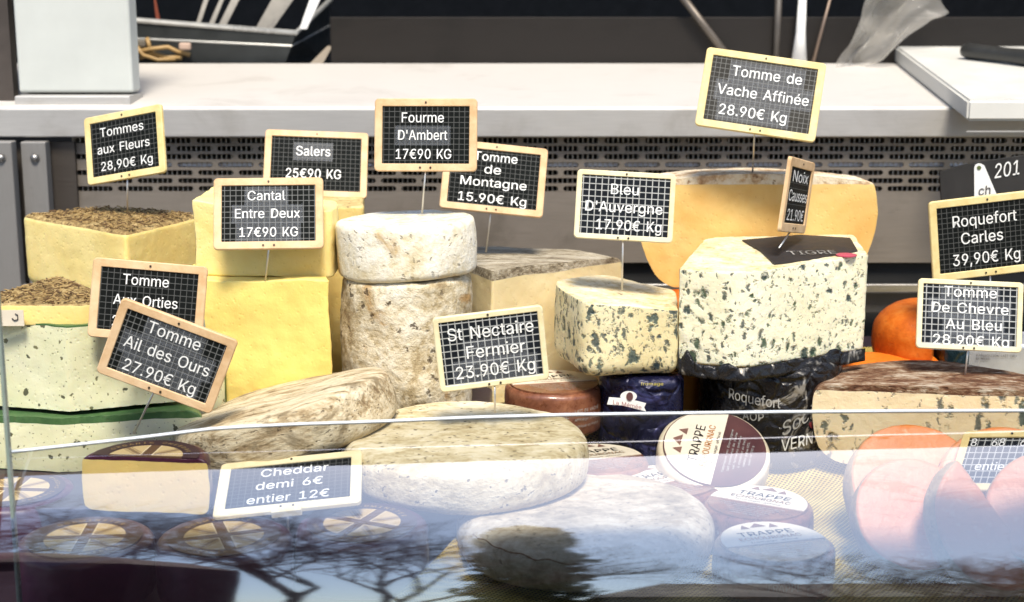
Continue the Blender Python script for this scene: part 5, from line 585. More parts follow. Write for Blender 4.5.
block('cheese_block', [(270, .05, 220, 'paste', .01), (364, .04, 220, 'paste', .01), (364, .16, 220, 'rind', .02), (270, .18, 220, 'rind', .02)], .181, .238,
      dict(rind=rind_cantal, paste=paste_salers, top=rind_cantal), seed=10, label='yellow cheese piece with a crumbly crust under the Salers tag')
# --- fourme d'ambert
c = P(408, 300, -.075)
wheel('round_cheese', (c.x, -.075, .192), .0665, .052, dict(rind=rind_four_top), e=.0055, bulge=.001, seed=11, amp=.0016, rot=(R(-2), R(-1.5), .4), label='upper white mould covered round cheese of the stack of two', cat='cheese', group='two stacked mould covered rounds')
c = P(407, 300, -.075)
wheel('round_cheese', (c.x, -.078, .0605), .0615, .1325, dict(rind=rind_four), e=.007, bulge=.002, seed=12, amp=.003, amp2=.0011, freq=28, rot=(0, 0, 1.2), label='lower tall mould covered round cheese with craggy grey and ochre sides', cat='cheese', group='two stacked mould covered rounds')
# --- tomme de montagne
c = P(492, 300, -.025)
wheel('cheese_wedge', (c.x, -.025, .045), .175, .134, dict(rind=rind_mont, paste=paste_montagne), foot=arc_foot(.175, R(38), R(118)), e=.012, bulge=.004, dome=.004, seed=13, amp=.0016, low=.0,
      label='cut wedge of pale cheese with a grey striated crust behind the blue cheese', cat='cheese')
# --- bleu d'auvergne
block('blue_cheese', [(551, -.045, 330, 'paste', .018), (583, -.135, 340, 'paste', .014), (678, -.125, 340, 'paste', .004), (675, -.03, 330, 'rind', .012), (600, .03, 320, 'rind', .03)], .101, .170,
      dict(rind=rind_cream, paste=blue_auv, top=rind_cream), e=.002, seed=14, amp=.0018, label="smaller wedge of blue veined cheese under the Bleu D'Auvergne tag", topz=(-.10, .0), eb=.014)
# --- tomme de vache
c = P(756, 240, .07)
wheel('cheese_wedge', (c.x, .06, .150), .121, .112, dict(rind=rind_vache, paste=paste_vache, top=rind_vache), foot=arc_foot(.121, R(3), R(183)), e=.006, bulge=.009, low=.020, eb=.02, dome=.008, seed=15,
      label='large golden half wheel of cheese with a pale speckled top at the back', cat='cheese')
# --- big blue block
rq = block('blue_cheese', [(678, -.12, 300, 'paste', .006), (742, -.146, 300, 'paste', .02), (866, -.070, 300, 'paste', .004), (852, .05, 280, 'rind', .01), (705, .05, 280, 'rind', .02)], .113, .206,
      dict(rind=rind_cream, paste=blue_roq, top=rind_cream), e=.002, eb=.003, seed=16, amp=.0014, topz=(.02, .0), label='big square block of white cheese full of dark blue pockets', amp2=.0007)
# foil collar and printed label on the block
fm = MB(); n = 60; vs = []; fs = []
pts = [Vector((P(px, 360, Y).x-rq.location.x, Y-rq.location.y)) for px, Y in ((676, -.10), (678, -.126), (700, -.142), (742, -.156), (790, -.128), (830, -.102), (868, -.074))]
rnd = random.Random(5); segs = []
for i in range(len(pts)-1):
    for j in range(9): segs.append(pts[i].lerp(pts[i+1], j/9))
for i, p in enumerate(segs):
    hgt = .004+.010*max(0, noise.noise(Vector((i*.23, 3, 1))))+(.012 if i < 16 else 0)*(.5+.5*math.sin(i*1.1))
    for k in range(5):
        t = k/4; o = .0025*noise.noise(Vector((i*.7, t*4, 2)))
        vs.append((p.x+o, p.y-.002-.003*(1-t)-abs(o), -.008+(hgt+.008)*t))
for i in range(len(segs)-1):
    for k in range(4): fs.append((i*5+k, (i+1)*5+k, (i+1)*5+k+1, i*5+k+1))
o = mobj('foil_collar', vs, fs, foil_black, rq, smooth=True); md = o.modifiers.new('thickness', 'SOLIDIFY'); md.thickness = .0006
lb = MB(); zt = .0942
poly = [(742, .02, 242), (760, -.04, 248), (775, -.115, 256), (800, -.102, 254), (835, -.075, 250), (858, -.055, 246), (850, .02, 242), (800, .045, 239)]
vv = [Vector((P(px, py, Y).x-rq.location.x, Y-rq.location.y, 0)) for px, Y, py in poly]
lb.add([(v.x, v.y, zt+.02*v.x+.0004) for v in vv]+[(v.x, v.y, zt+.02*v.x-.0006) for v in vv], [tuple(range(8))]+[(i, 8+i, 8+(i+1) % 8, (i+1) % 8) for i in range(8)])
lb.build('printed_label', foil_black_b, rq)
tm = MB(); x0 = vv[1].x
for s, cx, cy, w, cap in (('TIGRE', .5, .62, .55, .020),):
    fit_text(tm, s, 0, 0, w*.085, cap, lambda x, y: Vector((x0+.004+cx*.085+x, -.085+cy*.11+y, zt+.02*(x0+.045+x)+.0012)))
tm.build('lettering', ink_dim, rq)
pm = MB(); pm.tube([(vv[5].x-.016, -.030, zt+.0012), (vv[5].x-.016, -.030, zt+.0022)], .010, 20); pm.build('red_emblem', m_plain('label_pink', (.5, .07, .12), .5), rq)
# --- black foil wheel with white print
c = P(771, 400, -.075); fw = wheel('wrapped_cheese', (c.x, -.065, .008), .0685, .103, dict(rind=foil_black), e=.010, bulge=.001, seed=17, amp=.002, rot=(0, 0, 0),
      label='tall black foil wrapped cheese wheel with white VERNIER print under the blue block', cat='cheese')
def roof_text(lines, parent, Rr, mat, name='lettering'):
    """write round the side of a wheel: (text, angle centre deg, z, width, cap, slant)"""
    mb = MB()
    for s, a, z, w, cap, sl in lines:
        def fn(x, y, a=a, z=z, sl=sl):
            yy = y+x*sl; t = R(a)+x/Rr; return Vector(((Rr+.0012)*math.cos(t), (Rr+.0012)*math.sin(t), z+yy))
        fit_text(mb, s, 0, 0, w, cap, fn)
    return mb.build(name, mat, parent)
if fw.type == 'MESH': pass
roof_text([('VERNIERES', -62, .034, .068, .0115, .18), ('EFFOU', -47, .080, .030, .009, .15)], fw, .070, ink_white)
roof_text([('Société', -68, .058, .052, .014, .55)], fw, .070, ink_dim)
roof_text([('Roquefort', -112, .072, .050, .010, -.1), ('AOP', -112, .055, .02, .008, 0)], fw, .070, ink_dim)
em = MB(); 
for a0, zz, rr in ((-64, .046, .006),): 
    for k in range(5): em.tube([((.0690)*math.cos(R(a0+k*2.2)), .0690*math.sin(R(a0+k*2.2)), zz+.0025*k), ((.0712)*math.cos(R(a0+k*2.2)), .0712*math.sin(R(a0+k*2.2)), zz+.0025*k)], .0035-.0004*k, 10)
em.build('emblem', ink_red, fw)
# --- navy wrapped cheese
nv = block('wrapped_cheese', [(598, -.10, 410, 'rind', .012), (640, -.135, 410, 'rind', .012), (684, -.125, 410, 'rind', .012), (680, -.03, 400, 'rind', .012), (605, -.02, 400, 'rind', .012)], .006, .099,
      dict(rind=foil_navy), e=.009, seed=18, amp=.001, label='navy blue foil wrapped cheese with a white ribbon logo under the blue wedge', cat='cheese')
def onface(px, py, Y, root):
    p = P(px, py, Y); return p-root.location
def face_patch(root, quad, Y, d=.0015):
    return [onface(px, py, Y, root)+Vector((0, -d, 0)) for px, py in quad]
Yn = -.146
rb = MB(); q = face_patch(nv, [(609, 397), (607, 404), (622, 405), (634, 408), (646, 411), (644, 407), (646, 403), (634, 400), (622, 398)], Yn)
rb.add(q+[v+Vector((0, .001, 0)) for v in q], [tuple(range(9))]+[(i, (i+1) % 9, 9+(i+1) % 9, 9+i) for i in range(9)]); rb.build('ribbon', paper_white, nv)
cm = MB(); c0 = onface(628.5, 396, Yn, nv); cm.add([c0+Vector((.0078*math.cos(a*.3307), -.0012, .0052*math.sin(a*.3307))) for a in range(19)], [tuple(range(19))]); cm.build('cameo', paper_white, nv)
cm = MB(); c0 = onface(629.5, 396, Yn, nv); cm.add([c0+Vector((.0032*math.cos(a*.3307), -.0022, .0042*math.sin(a*.3307))) for a in range(19)], [tuple(range(19))]); cm.build('cameo_portrait', m_plain('cameo_dark', (.12, .05, .05), .5), nv)
tx = MB(); a0 = onface(610, 400.5, Yn, nv); a1 = onface(644, 407, Yn, nv); dirx = (a1-a0).normalized()
fit_text(tx, 'La Mémée', 0, 0, .027, .0040, lambda x, y: (a0+a1)/2+dirx*x+Vector((0, -.0036, y))); tx.build('lettering', ink_red, nv)
ty = MB(); c0 = onface(652, 383.5, Yn, nv); fit_text(ty, 'fromage', 0, 0, .021, .0030, lambda x, y: c0+Vector((x, -.001, y))); ty.build('lettering', ink_yellow, nv)
# --- orange cheeses on the right and behind
block('orange_cheese', [(660, -.03, 390, 'paste', .01), (700, -.03, 390, 'paste', .01), (700, .06, 380, 'rind', .01), (660, .06, 380, 'rind', .01)], .035, .148,
      dict(rind=rind_wax_orange, paste=m_paste('paste_amber', (.50, .24, .04), (.40, .16, .02)), top=rind_wax_orange), seed=19, label='brown orange cheese slab between the navy wrapper and black foil wheel')
block('orange_cheese', [(838, -.035, 370, 'paste', .01), (900, -.045, 370, 'paste', .006), (948, -.03, 370, 'paste', .01), (930, .05, 360, 'rind', .02), (850, .05, 360, 'rind', .02)], .045, .082,
      dict(rind=rind_wax_orange, paste=paste_orange, top=paste_orange), seed=20, amp=.003, dome=.004, label='flat bright orange cheese piece behind the brown crusted blue cheese')
oc = P(948, 360, .02)
wheel('orange_cheese', (oc.x-.004, .055, .064), .062, .068, dict(rind=rind_wax_orange, paste=paste_orange), foot=arc_foot(.062, R(95), R(250)), rot=(0, 0, 0), e=.03, eb=.02, bulge=.004, seed=21,
      label='rounded bright orange cheese quarter left of the silver Roquefort packet', cat='cheese')
# --- silver packet
sp = empty('wrapped_cheese', P(1010, 366, .0), (0, 0, R(-4)), label='silver foil packet printed ROC with a dark blue end, beside the orange cheese', cat='cheese')
b = MB(); b.box(-.062, .062, -.012, .05, -.020, .026, .004); b.build('wrapper', foil_silver, sp)
b = MB(); b.box(-.070, -.0445, -.0135, .0515, -.021, .0262, .003); b.build('dark_band', m_foil('teal_band', (.012, .03, .04), (.25, .35, .35), .5), sp)
b = MB(); fit_text(b, 'ROQUEFORT', .0, 0, .085, .011, lambda x, y: Vector((.024+x*.94-y*.2, -.0138, -.006+y+x*.38))); b.build('lettering', ink_dark, sp)
b = MB(); fit_text(b, 'FABRICATION LAIT CRU', 0, 0, .04, .0022, lambda x, y: Vector((-.018+x, -.0138, .014+y))); fit_text(b, 'DE BREBIS', 0, 0, .014, .0022, lambda x, y: Vector((-.031+x, -.0138, .0105+y))); b.build('lettering', ink_dark, sp)
# --- goat blue
c = P(935, 400, -.14)
gb = wheel('blue_cheese', (P(938, 430, -.145).x, -.150, .018), .116, .077, dict(rind=rind_brown, paste=blue_goat, top=rind_brown), foot=arc_foot(.116, R(-8), R(172)), e=.010, bulge=.004, dome=.002, seed=22, eb=.022, low=.012,
      label='half wheel of cream blue cheese with a dark brown crust at the right', cat='cheese')
# --- leaning grey tomme
c = P(291, 415, -.205)
wheel('round_cheese', (c.x+.001, -.205, c.z-.030), .097, .046, dict(rind=rind_log), rot=(R(-5), R(-15), 0), e=.007, bulge=.003, dome=.004, seed=23, amp=.0035, amp2=.0006, freq=18,
      label='grey striated tomme leaning on its side against the white round', cat='cheese', eb=.012)
# --- St Nectaire and big lower tomme
wheel('round_cheese', (P(466, 470, -.245).x, -.245, .0425), .1045, .040, dict(rind=rind_nect), e=.009, bulge=.003, dome=.001, seed=24, amp=.0022, amp2=.0005, freq=16,
      label='large beige round tomme under the St Nectaire tag', cat='cheese')
wheel('round_cheese', (P(584, 560, -.318).x, -.318, .002), .1045, .040, dict(rind=rind_grey), e=.017, bulge=.003, dome=.002, seed=25, amp=.003, amp2=.0005, freq=14, eb=.013,
      label='large grey round tomme lowest at the front, with a cracked seam along its side', cat='cheese')
tomme = bpy.data.objects[-1] if False else [o for o in bpy.data.objects if o.get('label', '').startswith('large grey round')][0]
cr = MB(); pts = []
for i in range(46):
    a = R(-150+i*1.45); z = .0345+.0022*noise.noise(Vector((i*.22, 0, 4)))-.00012*i; rr = .1045+.0012+.0006*noise.noise(Vector((i*.4, 2, 0)))
    pts.append((rr*math.cos(a), rr*math.sin(a), z))
cr.tube(pts, [.0002+.0007*math.sin(math.pi*i/45)*(.5+abs(noise.noise(Vector((i*.5, 7, 7))))) for i in range(46)], 6); cr.build('seam_crack', m_plain('crack_brown', (.26, .15, .07), .9), tomme)
# --- godminster style cheddars
def jack_mat():
    m = Mt('gold_flag_print'); x, y, z = m.sep()[:3]; ax = m.mt('ABSOLUTE', x); ay = m.mt('ABSOLUTE', y)
    r = m.mt('SQRT', m.mt('ADD', m.mt('MULTIPLY', x, x), m.mt('MULTIPLY', y, y)))
    cross = m.mt('LESS_THAN', m.mt('MINIMUM', ax, ay), .0042); edge = m.mt('LESS_THAN', m.mt('MINIMUM', ax, ay), .0054)
    d = m.mt('ABSOLUTE', m.mt('SUBTRACT', ax, ay)); dg = m.mt('LESS_THAN', d, .0026); dg2 = m.mt('LESS_THAN', m.mt('ABSOLUTE', m.mt('SUBTRACT', d, .0046)), .0009)
    k = m.mt('MAXIMUM', m.mt('MULTIPLY', dg, .75), m.mt('MULTIPLY', dg2, .55)); 
    gold = (.52, .38, .18); br = (.11, .055, .025)
    c = m.mix(k, gold, br); c = m.mix(edge, c, (.62, .50, .30)); c = m.mix(cross, c, br)
    c = m.mix(m.mt('GREATER_THAN', r, .0305), c, (.035, .012, .018))
    return m.fin(c, .4, m.noise(120, 3), .1, .0004)
jackm = jack_mat()
def ring_text(mb, s, r, a0, size, flip=False, z=0.0):
    adv = size*.92
    for i, ch in enumerate(s):
        t = a0+(-1 if not flip else 1)*(i-(len(s)-1)/2)*adv/r
        if ch == ' ': continue
        vs, fs = text_mesh(ch, size*1.25)
        th = t-math.pi/2 if not flip else t+math.pi/2
        M = Matrix.Translation((r*math.cos(t), r*math.sin(t), z)) @ Matrix.Rotation(th, 4, 'Z'); mb.add(vs, fs, M)
def cheddar(loc, rz, label, half=False):
    H = .046
    foot = arc_foot(.0515, 0, math.pi) if half else None
    root = wheel('cheddar', loc, .0515, H, dict(rind=wax_purple, **({'paste': paste_cheddar} if half else {})), rot=(0, 0, rz), foot=foot, e=.006, bulge=.0015, seed=31, amp=.0008,
                 label=label, cat='cheese', group='purple waxed cheddars with a gold flag print')
    lb = MB(); n = 48; vs = []; top = H+.0009; aa = [math.pi*i/n for i in range(n+1)] if half else [2*math.pi*i/n for i in range(n)]
    vs = [(.0435*math.cos(a), .0435*math.sin(a)+(.0012 if half else 0), top) for a in aa]; k = len(vs)
    vs += [(x, y, top-.0022) for x, y, z in vs]
    lb.add(vs, [tuple(range(k))]+[(i, k+i, k+(i+1) % k, (i+1) % k) for i in range(k)]); lab_ = lb.build('flag_label', jackm, root)
    tx = MB(); ring_text(tx, 'GODMINSTER', .0355, math.pi/2, .0066, z=top+.0008)
    if not half: ring_text(tx, 'ORGANIC CHEDDAR', .0365, -math.pi/2, .0052, flip=True, z=top+.0008)
    else:
        tx = MB(); ring_text(tx, 'ORGANIC CHEDDAR', .0358, math.pi/2, .0062, z=top+.0008)
    tx.build('lettering', ink_gold, lab_)
    return root
cheddar(PZ(147, 512, .046)-Vector((0, 0, 0)), R(-6), 'half cheddar in purple wax showing its yellow cut face', True)
cheddar(PZ(85, 538, .047)-Vector((0, 0, .046)), R(4), 'whole purple waxed cheddar at the bottom left, left of its twin')
cheddar(PZ(224, 536, .047)-Vector((0, 0, .046)), R(20), 'whole purple waxed cheddar below the cheddar price tag')
cheddar(PZ(362, 523, .047)-Vector((0, 0, .046)), R(-25), 'whole purple waxed cheddar touching the large beige tomme')
cheddar(PZ(12, 490, .047)-Vector((0, 0, .046)), R(85), 'purple waxed cheddar cut off by the left edge')
# --- small washed-rind rounds with cream labels
def trappe(loc, rot, label, wrap, lrot=0, Rr=.0475, H=.038, side=True, big=False):
    root = wheel('small_round_cheese', loc, Rr, H, dict(rind=wrap), rot=rot, e=.005, bulge=.001, seed=40+int(abs(loc[0])*1000) % 9, amp=.0009, label=label, cat='cheese', group='small round cheeses with cream and maroon labels')
    z = H+.0016; r = Rr-.004; n = 60
    def disc(cond, z, mat, name, rr=r):
        pts = [(rr*math.cos(2*math.pi*i/n+lrot), rr*math.sin(2*math.pi*i/n+lrot)) for i in range(n)]
        k = [p for p in [(rr*math.cos(2*math.pi*i/n), rr*math.sin(2*math.pi*i/n)) for i in range(n)] if cond(p)]
        c, s = math.cos(lrot), math.sin(lrot); k = [(x*c-y*s, x*s+y*c) for x, y in k]; m = len(k)
        mb = MB(); mb.add([(x, y, z) for x, y in k]+[(x, y, z-.0022) for x, y in k], [tuple(range(m))]+[(i, m+i, m+(i+1) % m, (i+1) % m) for i in range(m)]); return mb.build(name, mat, root)
    disc(lambda p: True, z, maroon_label if big else wrap if wrap is brown_wrap else maroon_label, 'top_label')
    cl_ = disc(lambda p: p[1] > -.005+.0*p[0], z+.0006, paper_cream, 'cream_label', r-.001)
    c, s = math.cos(lrot), math.sin(lrot); f = lambda x, y: Vector((x*c-y*s, x*s+y*c, z+.0010))
    t = MB(); fit_text(t, 'TRAPPE', 0, .0165, .046, .0085, f); fit_text(t, 'fromage affiné', 0, -.0010, .040, .0026, f); t.build('lettering', ink_dark, cl_)
    t = MB(); fit_text(t, 'ECHOURGNAC', 0, .0065, .052, .0058, f); t.build('lettering', ink_orange, cl_)
    t = MB(); 
    for i in range(6): fit_text(t, ['fabriqué en Dordogne', 'lait pasteurisé de vache', 'sel ferments présure', 'à conserver au frais', 'matière grasse 50%', 'poids net 300 g'][i], 0, -.0115-.0042*i, .054-.006*i, .0020, lambda x, y: f(x, y)-Vector((0, 0, .0005)))
    t.build('lettering', ink_dim, root)
    t = MB(); pts = []
    for dx, dy, l in ((-.012, .031, .004), (.0, .033, .007), (.012, .030, .004)): t.add([f(dx-l, dy-.003), f(dx+l, dy-.003), f(dx, dy+.005)], [(0, 1, 2)])
    t.build('abbey_print', m_plain('print_brown', (.2, .09, .06), .6), cl_)
    if side:
        roof_text([('TRAPPE', -90, H*.5, .026, .0055, 0)], root, Rr+.001, ink_dim)
        roof_text([('LAIT DE VACHE', -50, H*.64, .030, .0032, 0), ('affinage 2 mois', -50, H*.45, .030, .0026, 0), ('fabriqué en France', -50, H*.3, .030, .0026, 0), ('à la liqueur de noix', -128, H*.6, .03, .0028, 0)], root, Rr+.001, ink_dim)
    return root
trappe(P(554, 383, -.08)-Vector((0, 0, .044)), (0, 0, 0), 'glossy brown round cheese behind the beige tomme, right of the St Nectaire tag', brown_wrap, R(12), .0475, .044)
trappe(PZ(600, 459, .042)-Vector((0, 0, .036)), (0, 0, 0), 'small round cheese squeezed between the brown round and the navy wrapper', brown_wrap, R(18), .044, .036)
t = trappe(P(713, 457, -.215), (R(28), R(8), R(-12)), 'round cheese propped up so its TRAPPE label faces forward', cream_wrap, R(88), .050, .030, side=False, big=True); t.location += Vector((0, .012, -.018))
trappe(PZ(668, 482, .036)-Vector((0, 0, .034)), (0, 0, 0), 'round cheese lying flat under the left side of the propped up one', brown_wrap, R(30), .046, .034)
trappe(PZ(758, 504, .036)-Vector((0, 0, .034)), (0, 0, 0), 'round cheese lying flat between the propped up one and the nearest one', brown_wrap, R(-28), .046, .034)
trappe(PZ(774, 543, .037)-Vector((0, 0, .035)), (0, 0, 0), 'nearest brown round cheese at the bottom with TRAPPE on its side', brown_wrap, R(15), .0465, .035)
# --- orange-pink halves
def halfcheese(px, py, Y, rot, label, Rr=.062, H=.04, seed=50, a0=0, a1=180):
    c = P(px, py, Y)
    return wheel('orange_cheese_half', c, Rr, H, dict(rind=rind_pinkw, paste=paste_pink, top=paste_pink), foot=arc_foot(Rr, R(a0), R(a1)) if a1-a0 < 359 else None, rot=rot, e=.003, eb=.014, bulge=.002, seed=seed, amp=.0009,
                 label=label, cat='cheese', group='orange pink cheese halves')
halfcheese(908, 503, -.265, (R(46), R(3), R(6)), 'pink orange cheese half leaning at the back of the pile, left side', .060, .034, 51, 0, 360)
halfcheese(905, 526, -.335, (R(50), R(6), R(-4)), 'pink orange cheese half in front, its rounded edge to the left of the pile', .047, .032, 52, 0, 360)
halfcheese(1003, 505, -.285, (R(46), R(-6), R(-6)), 'pink orange cheese half under the leaning tag at the right edge', .058, .034, 53, 0, 360)
halfcheese(982, 527, -.375, (R(58), R(4), R(12)), 'orange cheese half standing on its rind with a straight cut edge to the right', .055, .030, 54, 122, 302)
halfcheese(1045, 520, -.375, (R(55), R(-8), R(-14)), 'orange cheese half cut by the right edge of the photo', .045, .034, 55, 0, 360)
# ================================================================== DECK, CLOTH
dark = m_plain('deck_dark_lacquer', (.03, .02, .028), .35, var=.3)
def deckz(y, x=.3):
    s = min(max((x+.10)/.10, 0), 1); o = .30-.13*s
    t = min(max((y+o)/.15, 0), 1); t = t*t*(3-2*t); return .0+.042*t
xs = [-.75, .75]; ys = [-.62+i*.02 for i in range(48)]
vs = []; fs = []
for y in ys: vs += [(-.75, y, deckz(y)-.008), (.75, y, deckz(y)-.008)]
for i in range(len(ys)-1): fs.append((2*i, 2*i+1, 2*i+3, 2*i+2))
n = len(vs); vs += [(-.75, ys[0], -.05), (.75, ys[0], -.05), (-.75, ys[-1], -.05), (.75, ys[-1], -.05)]
fs += [(n, n+1, 1, 0), (n+2, n, 0)+tuple(), ]
fs[-1] = tuple([n, n+2]+[2*i for i in range(len(ys)-1, -1, -1)])
fs.append(tuple([n+1]+[2*i+1 for i in range(len(ys))]+[n+3])); fs.append((n+3, n+2, 2*len(ys)-2, 2*len(ys)-1)); fs.append((n, n+1, n+3, n+2))
mobj('display_shelf', vs, fs, dark, smooth=False, label='dark sloping display shelf carrying all the cheeses', cat='shelf')
b = MB(); b.box(-.345, -.02, -.135, .20, -.004, .0600, .002); b.build('display_riser', dark, label='dark riser block under the stacked yellow and white mould cheeses', cat='riser')
b = MB(); b.box(-.50, -.195, -.335, -.137, -.004, .0455, .002); b.build('display_riser', dark, label='low dark riser block under the garlic cheese and the half cheddar', cat='riser')
def m_burlap():
    m = Mt('mustard_burlap'); co = m.vadd(m.co, m.noise(30, 3, .6, out=1), .004)
    r = m.map((1, 1, 0), rot=(0, 0, R(33)), vec=co); x, y, z = m.sep(r)[:3]
    def th(v, k): return m.mt('ABSOLUTE', m.mt('SINE', m.mt('MULTIPLY', v, k)))
    a = th(x, 900); b = th(y, 900); hole = m.mt('MULTIPLY', m.ss(a, .45, .85), m.ss(b, .45, .85))
    n = m.noise(40, 5, .6); c = m.mix(m.ss(n, .3, .7), (.46, .33, .07), (.60, .47, .14)); c = m.mix(m.ss(m.noise(12, 3, .5), .5, .7, 0, .3), c, (.33, .22, .06))
    c = m.mix(m.mt('MULTIPLY', hole, .85), c, (.07, .045, .02))
    return m.fin(c, .9, m.mt('SUBTRACT', 1.0, hole), .8, .0015, Specular_IOR_Level=.15)
burlap = m_burlap()
def ridge(x, y):
    z = .0018*noise.noise(Vector((x*14, y*14, 0)))+.003*noise.noise(Vector((x*5, y*9, 5)))
    # fold rising along the left front edge, and soft folds to the right
    fx = edge(y)+.010; z += .020*math.exp(-((x-fx)/.010)**2)*(1 if y < -.33 else math.exp(-((y+.33)/.05)**2))
    z += .006*math.exp(-((x-.20-(y+.45)*.5)/.012)**2)*math.exp(-((y+.43)/.06)**2)
    z += .007*math.exp(-((y+.445+.3*(x-.3))/.010)**2)*math.exp(-((x-.30)/.09)**2)
    return z
def edge(y): return -.046-.32*max(0, -.30-y)
st = .004; nx = int(1.4/st); ny = int(.84/st); vs = []; idx = {}; fs = []
for j in range(ny+1):
    y = -.60+j*st
    for i in range(nx+1):
        x = -.70+i*st
        if x >= edge(y)-st: idx[i, j] = len(vs); vs.append((x, y, deckz(y, x)-.004+.0015+max(ridge(x, y), -.001)))
for j in range(ny):
    for i in range(nx):
        q = [(i, j), (i+1, j), (i+1, j+1), (i, j+1)]
        if all(k in idx for k in q): fs.append(tuple(idx[k] for k in q))
cl = mobj('burlap_cloth', vs, fs, burlap, smooth=True, label='mustard yellow open weave burlap spread under the cheeses', cat='cloth')
md = cl.modifiers.new('t', 'SOLIDIFY'); md.thickness = .0012; md.offset = -1
# ================================================================== SERVICE COUNTER BEHIND
steel = m_steel('brushed_steel', .5, .4, .5); steel_d = m_steel('dull_brown_steel', .13, .42, .8, (1, .93, .84), dirt=.4)
steel_w = m_steel('worktop_steel', .70, .45, .3, (1, .95, .88), dirt=.25); steel_g = m_steel('grille_steel', .27, .38, .6, (1, .87, .73), dirt=.5)
zt = P(512, 107, .33).z; zb = P(512, 137, .33).z; sl = .07; D = .43
wc = empty('worktop', (0, .33, zt), label='brushed steel service worktop running behind the cheeses', cat='worktop')
b = MB(); M = Matrix.Rotation(math.atan(sl), 4, 'X'); b.box(-1.1, 1.1, 0, D, -.012, 0, .0015, M); b.build('top', steel_w, wc)
b = MB(); b.box(-1.1, 1.1, -.004, .010, zb-zt, -.0015, .002); b.build('front_lip', steel, wc)
gr = empty('air_grille', (0, .345, zb), label='slotted steel cooling grille under the worktop lip', cat='grille')
pitch = 40/F*1.88; rowh = 8/F*1.86; x_start = P(73, 160, .345).x
mb = MB(); rows = 7; cols = int(1.75/pitch)
def slot_cell(x0, z0, w, h, sx, sz):
    r = sz/2; inn = []
    for k in range(5): a = R(-90+45*k); inn.append((x0+w/2+sx/2-r+r*math.cos(a), z0+h/2+r*math.sin(a)))
    for k in range(5): a = R(90+45*k); inn.append((x0+w/2-sx/2+r+r*math.cos(a), z0+h/2+r*math.sin(a)))
    outr = [(x0+w*.72, z0), (x0+w, z0), (x0+w, z0+h/2), (x0+w, z0+h), (x0+w*.72, z0+h), (x0+w*.28, z0+h), (x0, z0+h), (x0, z0+h/2), (x0, z0), (x0+w*.28, z0)]
    n = 10; vs = [(p[0], 0, p[1]) for p in outr]+[(p[0], 0, p[1]) for p in inn]+[(p[0], .003, p[1]) for p in inn]
    return vs, [(i, (i+1) % n, n+(i+1) % n, n+i) for i in range(n)]+[(n+i, n+(i+1) % n, 2*n+(i+1) % n, 2*n+i) for i in range(n)]
for r_ in range(rows):
    z0 = -rowh*(r_+1)-.001
    for c_ in range(cols):
        x0 = x_start+pitch*(c_+(.5 if r_ % 2 else 0)); mb.add(*slot_cell(x0, z0, pitch, rowh, pitch*.88, rowh*.66))
    if r_ % 2: mb.add([(x_start, 0, z0), (x_start+pitch/2, 0, z0), (x_start+pitch/2, 0, z0+rowh), (x_start, 0, z0+rowh)], [(0, 1, 2, 3)])
zg = -rowh*rows-.001
zlow = P(512, 262, .345).z-zb
mb.add([(x_start, 0, zg), (1.1, 0, zg), (1.1, -.004, zlow), (x_start, -.004, zlow)], [(0, 1, 2, 3)])
mb.add([(x_start, 0, 0), (1.1, 0, 0), (1.1, 0, -.001), (x_start, 0, -.001)], [(0, 1, 2, 3)])
g = mb.build('slotted_plate', steel_g, gr)
mb = MB(); k = int(1.7/.0062)
for i in range(k): x = x_start+i*.0062+.002; mb.box(x, x+.0012, .005, .03, zg, -.002)
mb.build('cooling_fins', m_plain('fin_metal', (.50, .47, .42), .4, .7), gr, kind='stuff')
b = MB(); b.box(x_start, 1.1, .006, .009, -rowh*3.85, -rowh*3.15); b.build('inner_strip', m_plain('pale_strip', (.75, .75, .80), .5), gr)
b = MB(); b.box(x_start, 1.1, .034, .04, zlow, -.001); b.build('inner_back', m_plain('grille_dark', (.02, .018, .016), .6), gr)
# lower rail and black recess
zr = P(900, 287, .32).z
rl = empty('steel_rail', (0, .315, zr), label='thin polished steel rail over a black recess, behind the orange cheese', cat='rail')
b = MB(); b.box(-1.1, 1.1, -.004, .004, -.005, .005, .001); b.build('rail_bar', m_steel('rail_steel', .6, .22, .9), rl)
b = MB(); b.box(-1.1, 1.1, .010, .014, -.034, -.008, .001); b.build('rail_plate', steel_d, rl)
b = MB(); b.box(-1.1, 1.1, .352, .37, .0, .16); b.build('recess_wall', m_plain('recess_black', (.012, .012, .012), .7), label='black recess behind the rail and the display', cat='wall')
# left end posts
def post(name, px0, px1, Y, y0, y1, label, bolt):
    a = P(px0, y0, Y); c = P(px1, y1, Y); c.x = P(px1, y0, Y).x; root = empty(name, (a.x, Y, c.z), label=label, cat='post')
    b = MB(); b.box(0, c.x-a.x, 0, .02, 0, a.z-c.z, .0015); b.build('post_body', m_steel('post_steel_'+name, .25, .4, .35, (1, .96, .9), axis='z', dirt=.45), root)
    bx, by = bolt; q = P(bx, by, Y)-root.location; t = MB(); t.tube([q+Vector((0, .002, 0)), q+Vector((0, -.0015, 0))], .0062, 6); t.tube([q+Vector((0, 0, 0)), q+Vector((0, -.0035, 0)), q+Vector((0, -.005, 0))], [.0048, .0042, .0015], 16); t.build('bolt', m_steel('bolt_steel', .3, .3, .9), root)
post('steel_post', -30, 11, .300, 142, 460, 'outermost steel post at the left edge with a bolt', (1, 158))
post('steel_post', 20, 45, .315, 142, 460, 'steel post with a round bolt beside the flower crusted cheese', (35, 158))
b = MB(); a = P(45, 142, .34); c = P(75, 150, .34); b.box(-1.1, c.x, .338, .3455, .1, a.z); b.build('side_plate', m_steel('stained_steel', .10, .4, .7, (1, .85, .72), dirt=.6), label='stained dark steel plate left of the slotted grille', cat='plate')
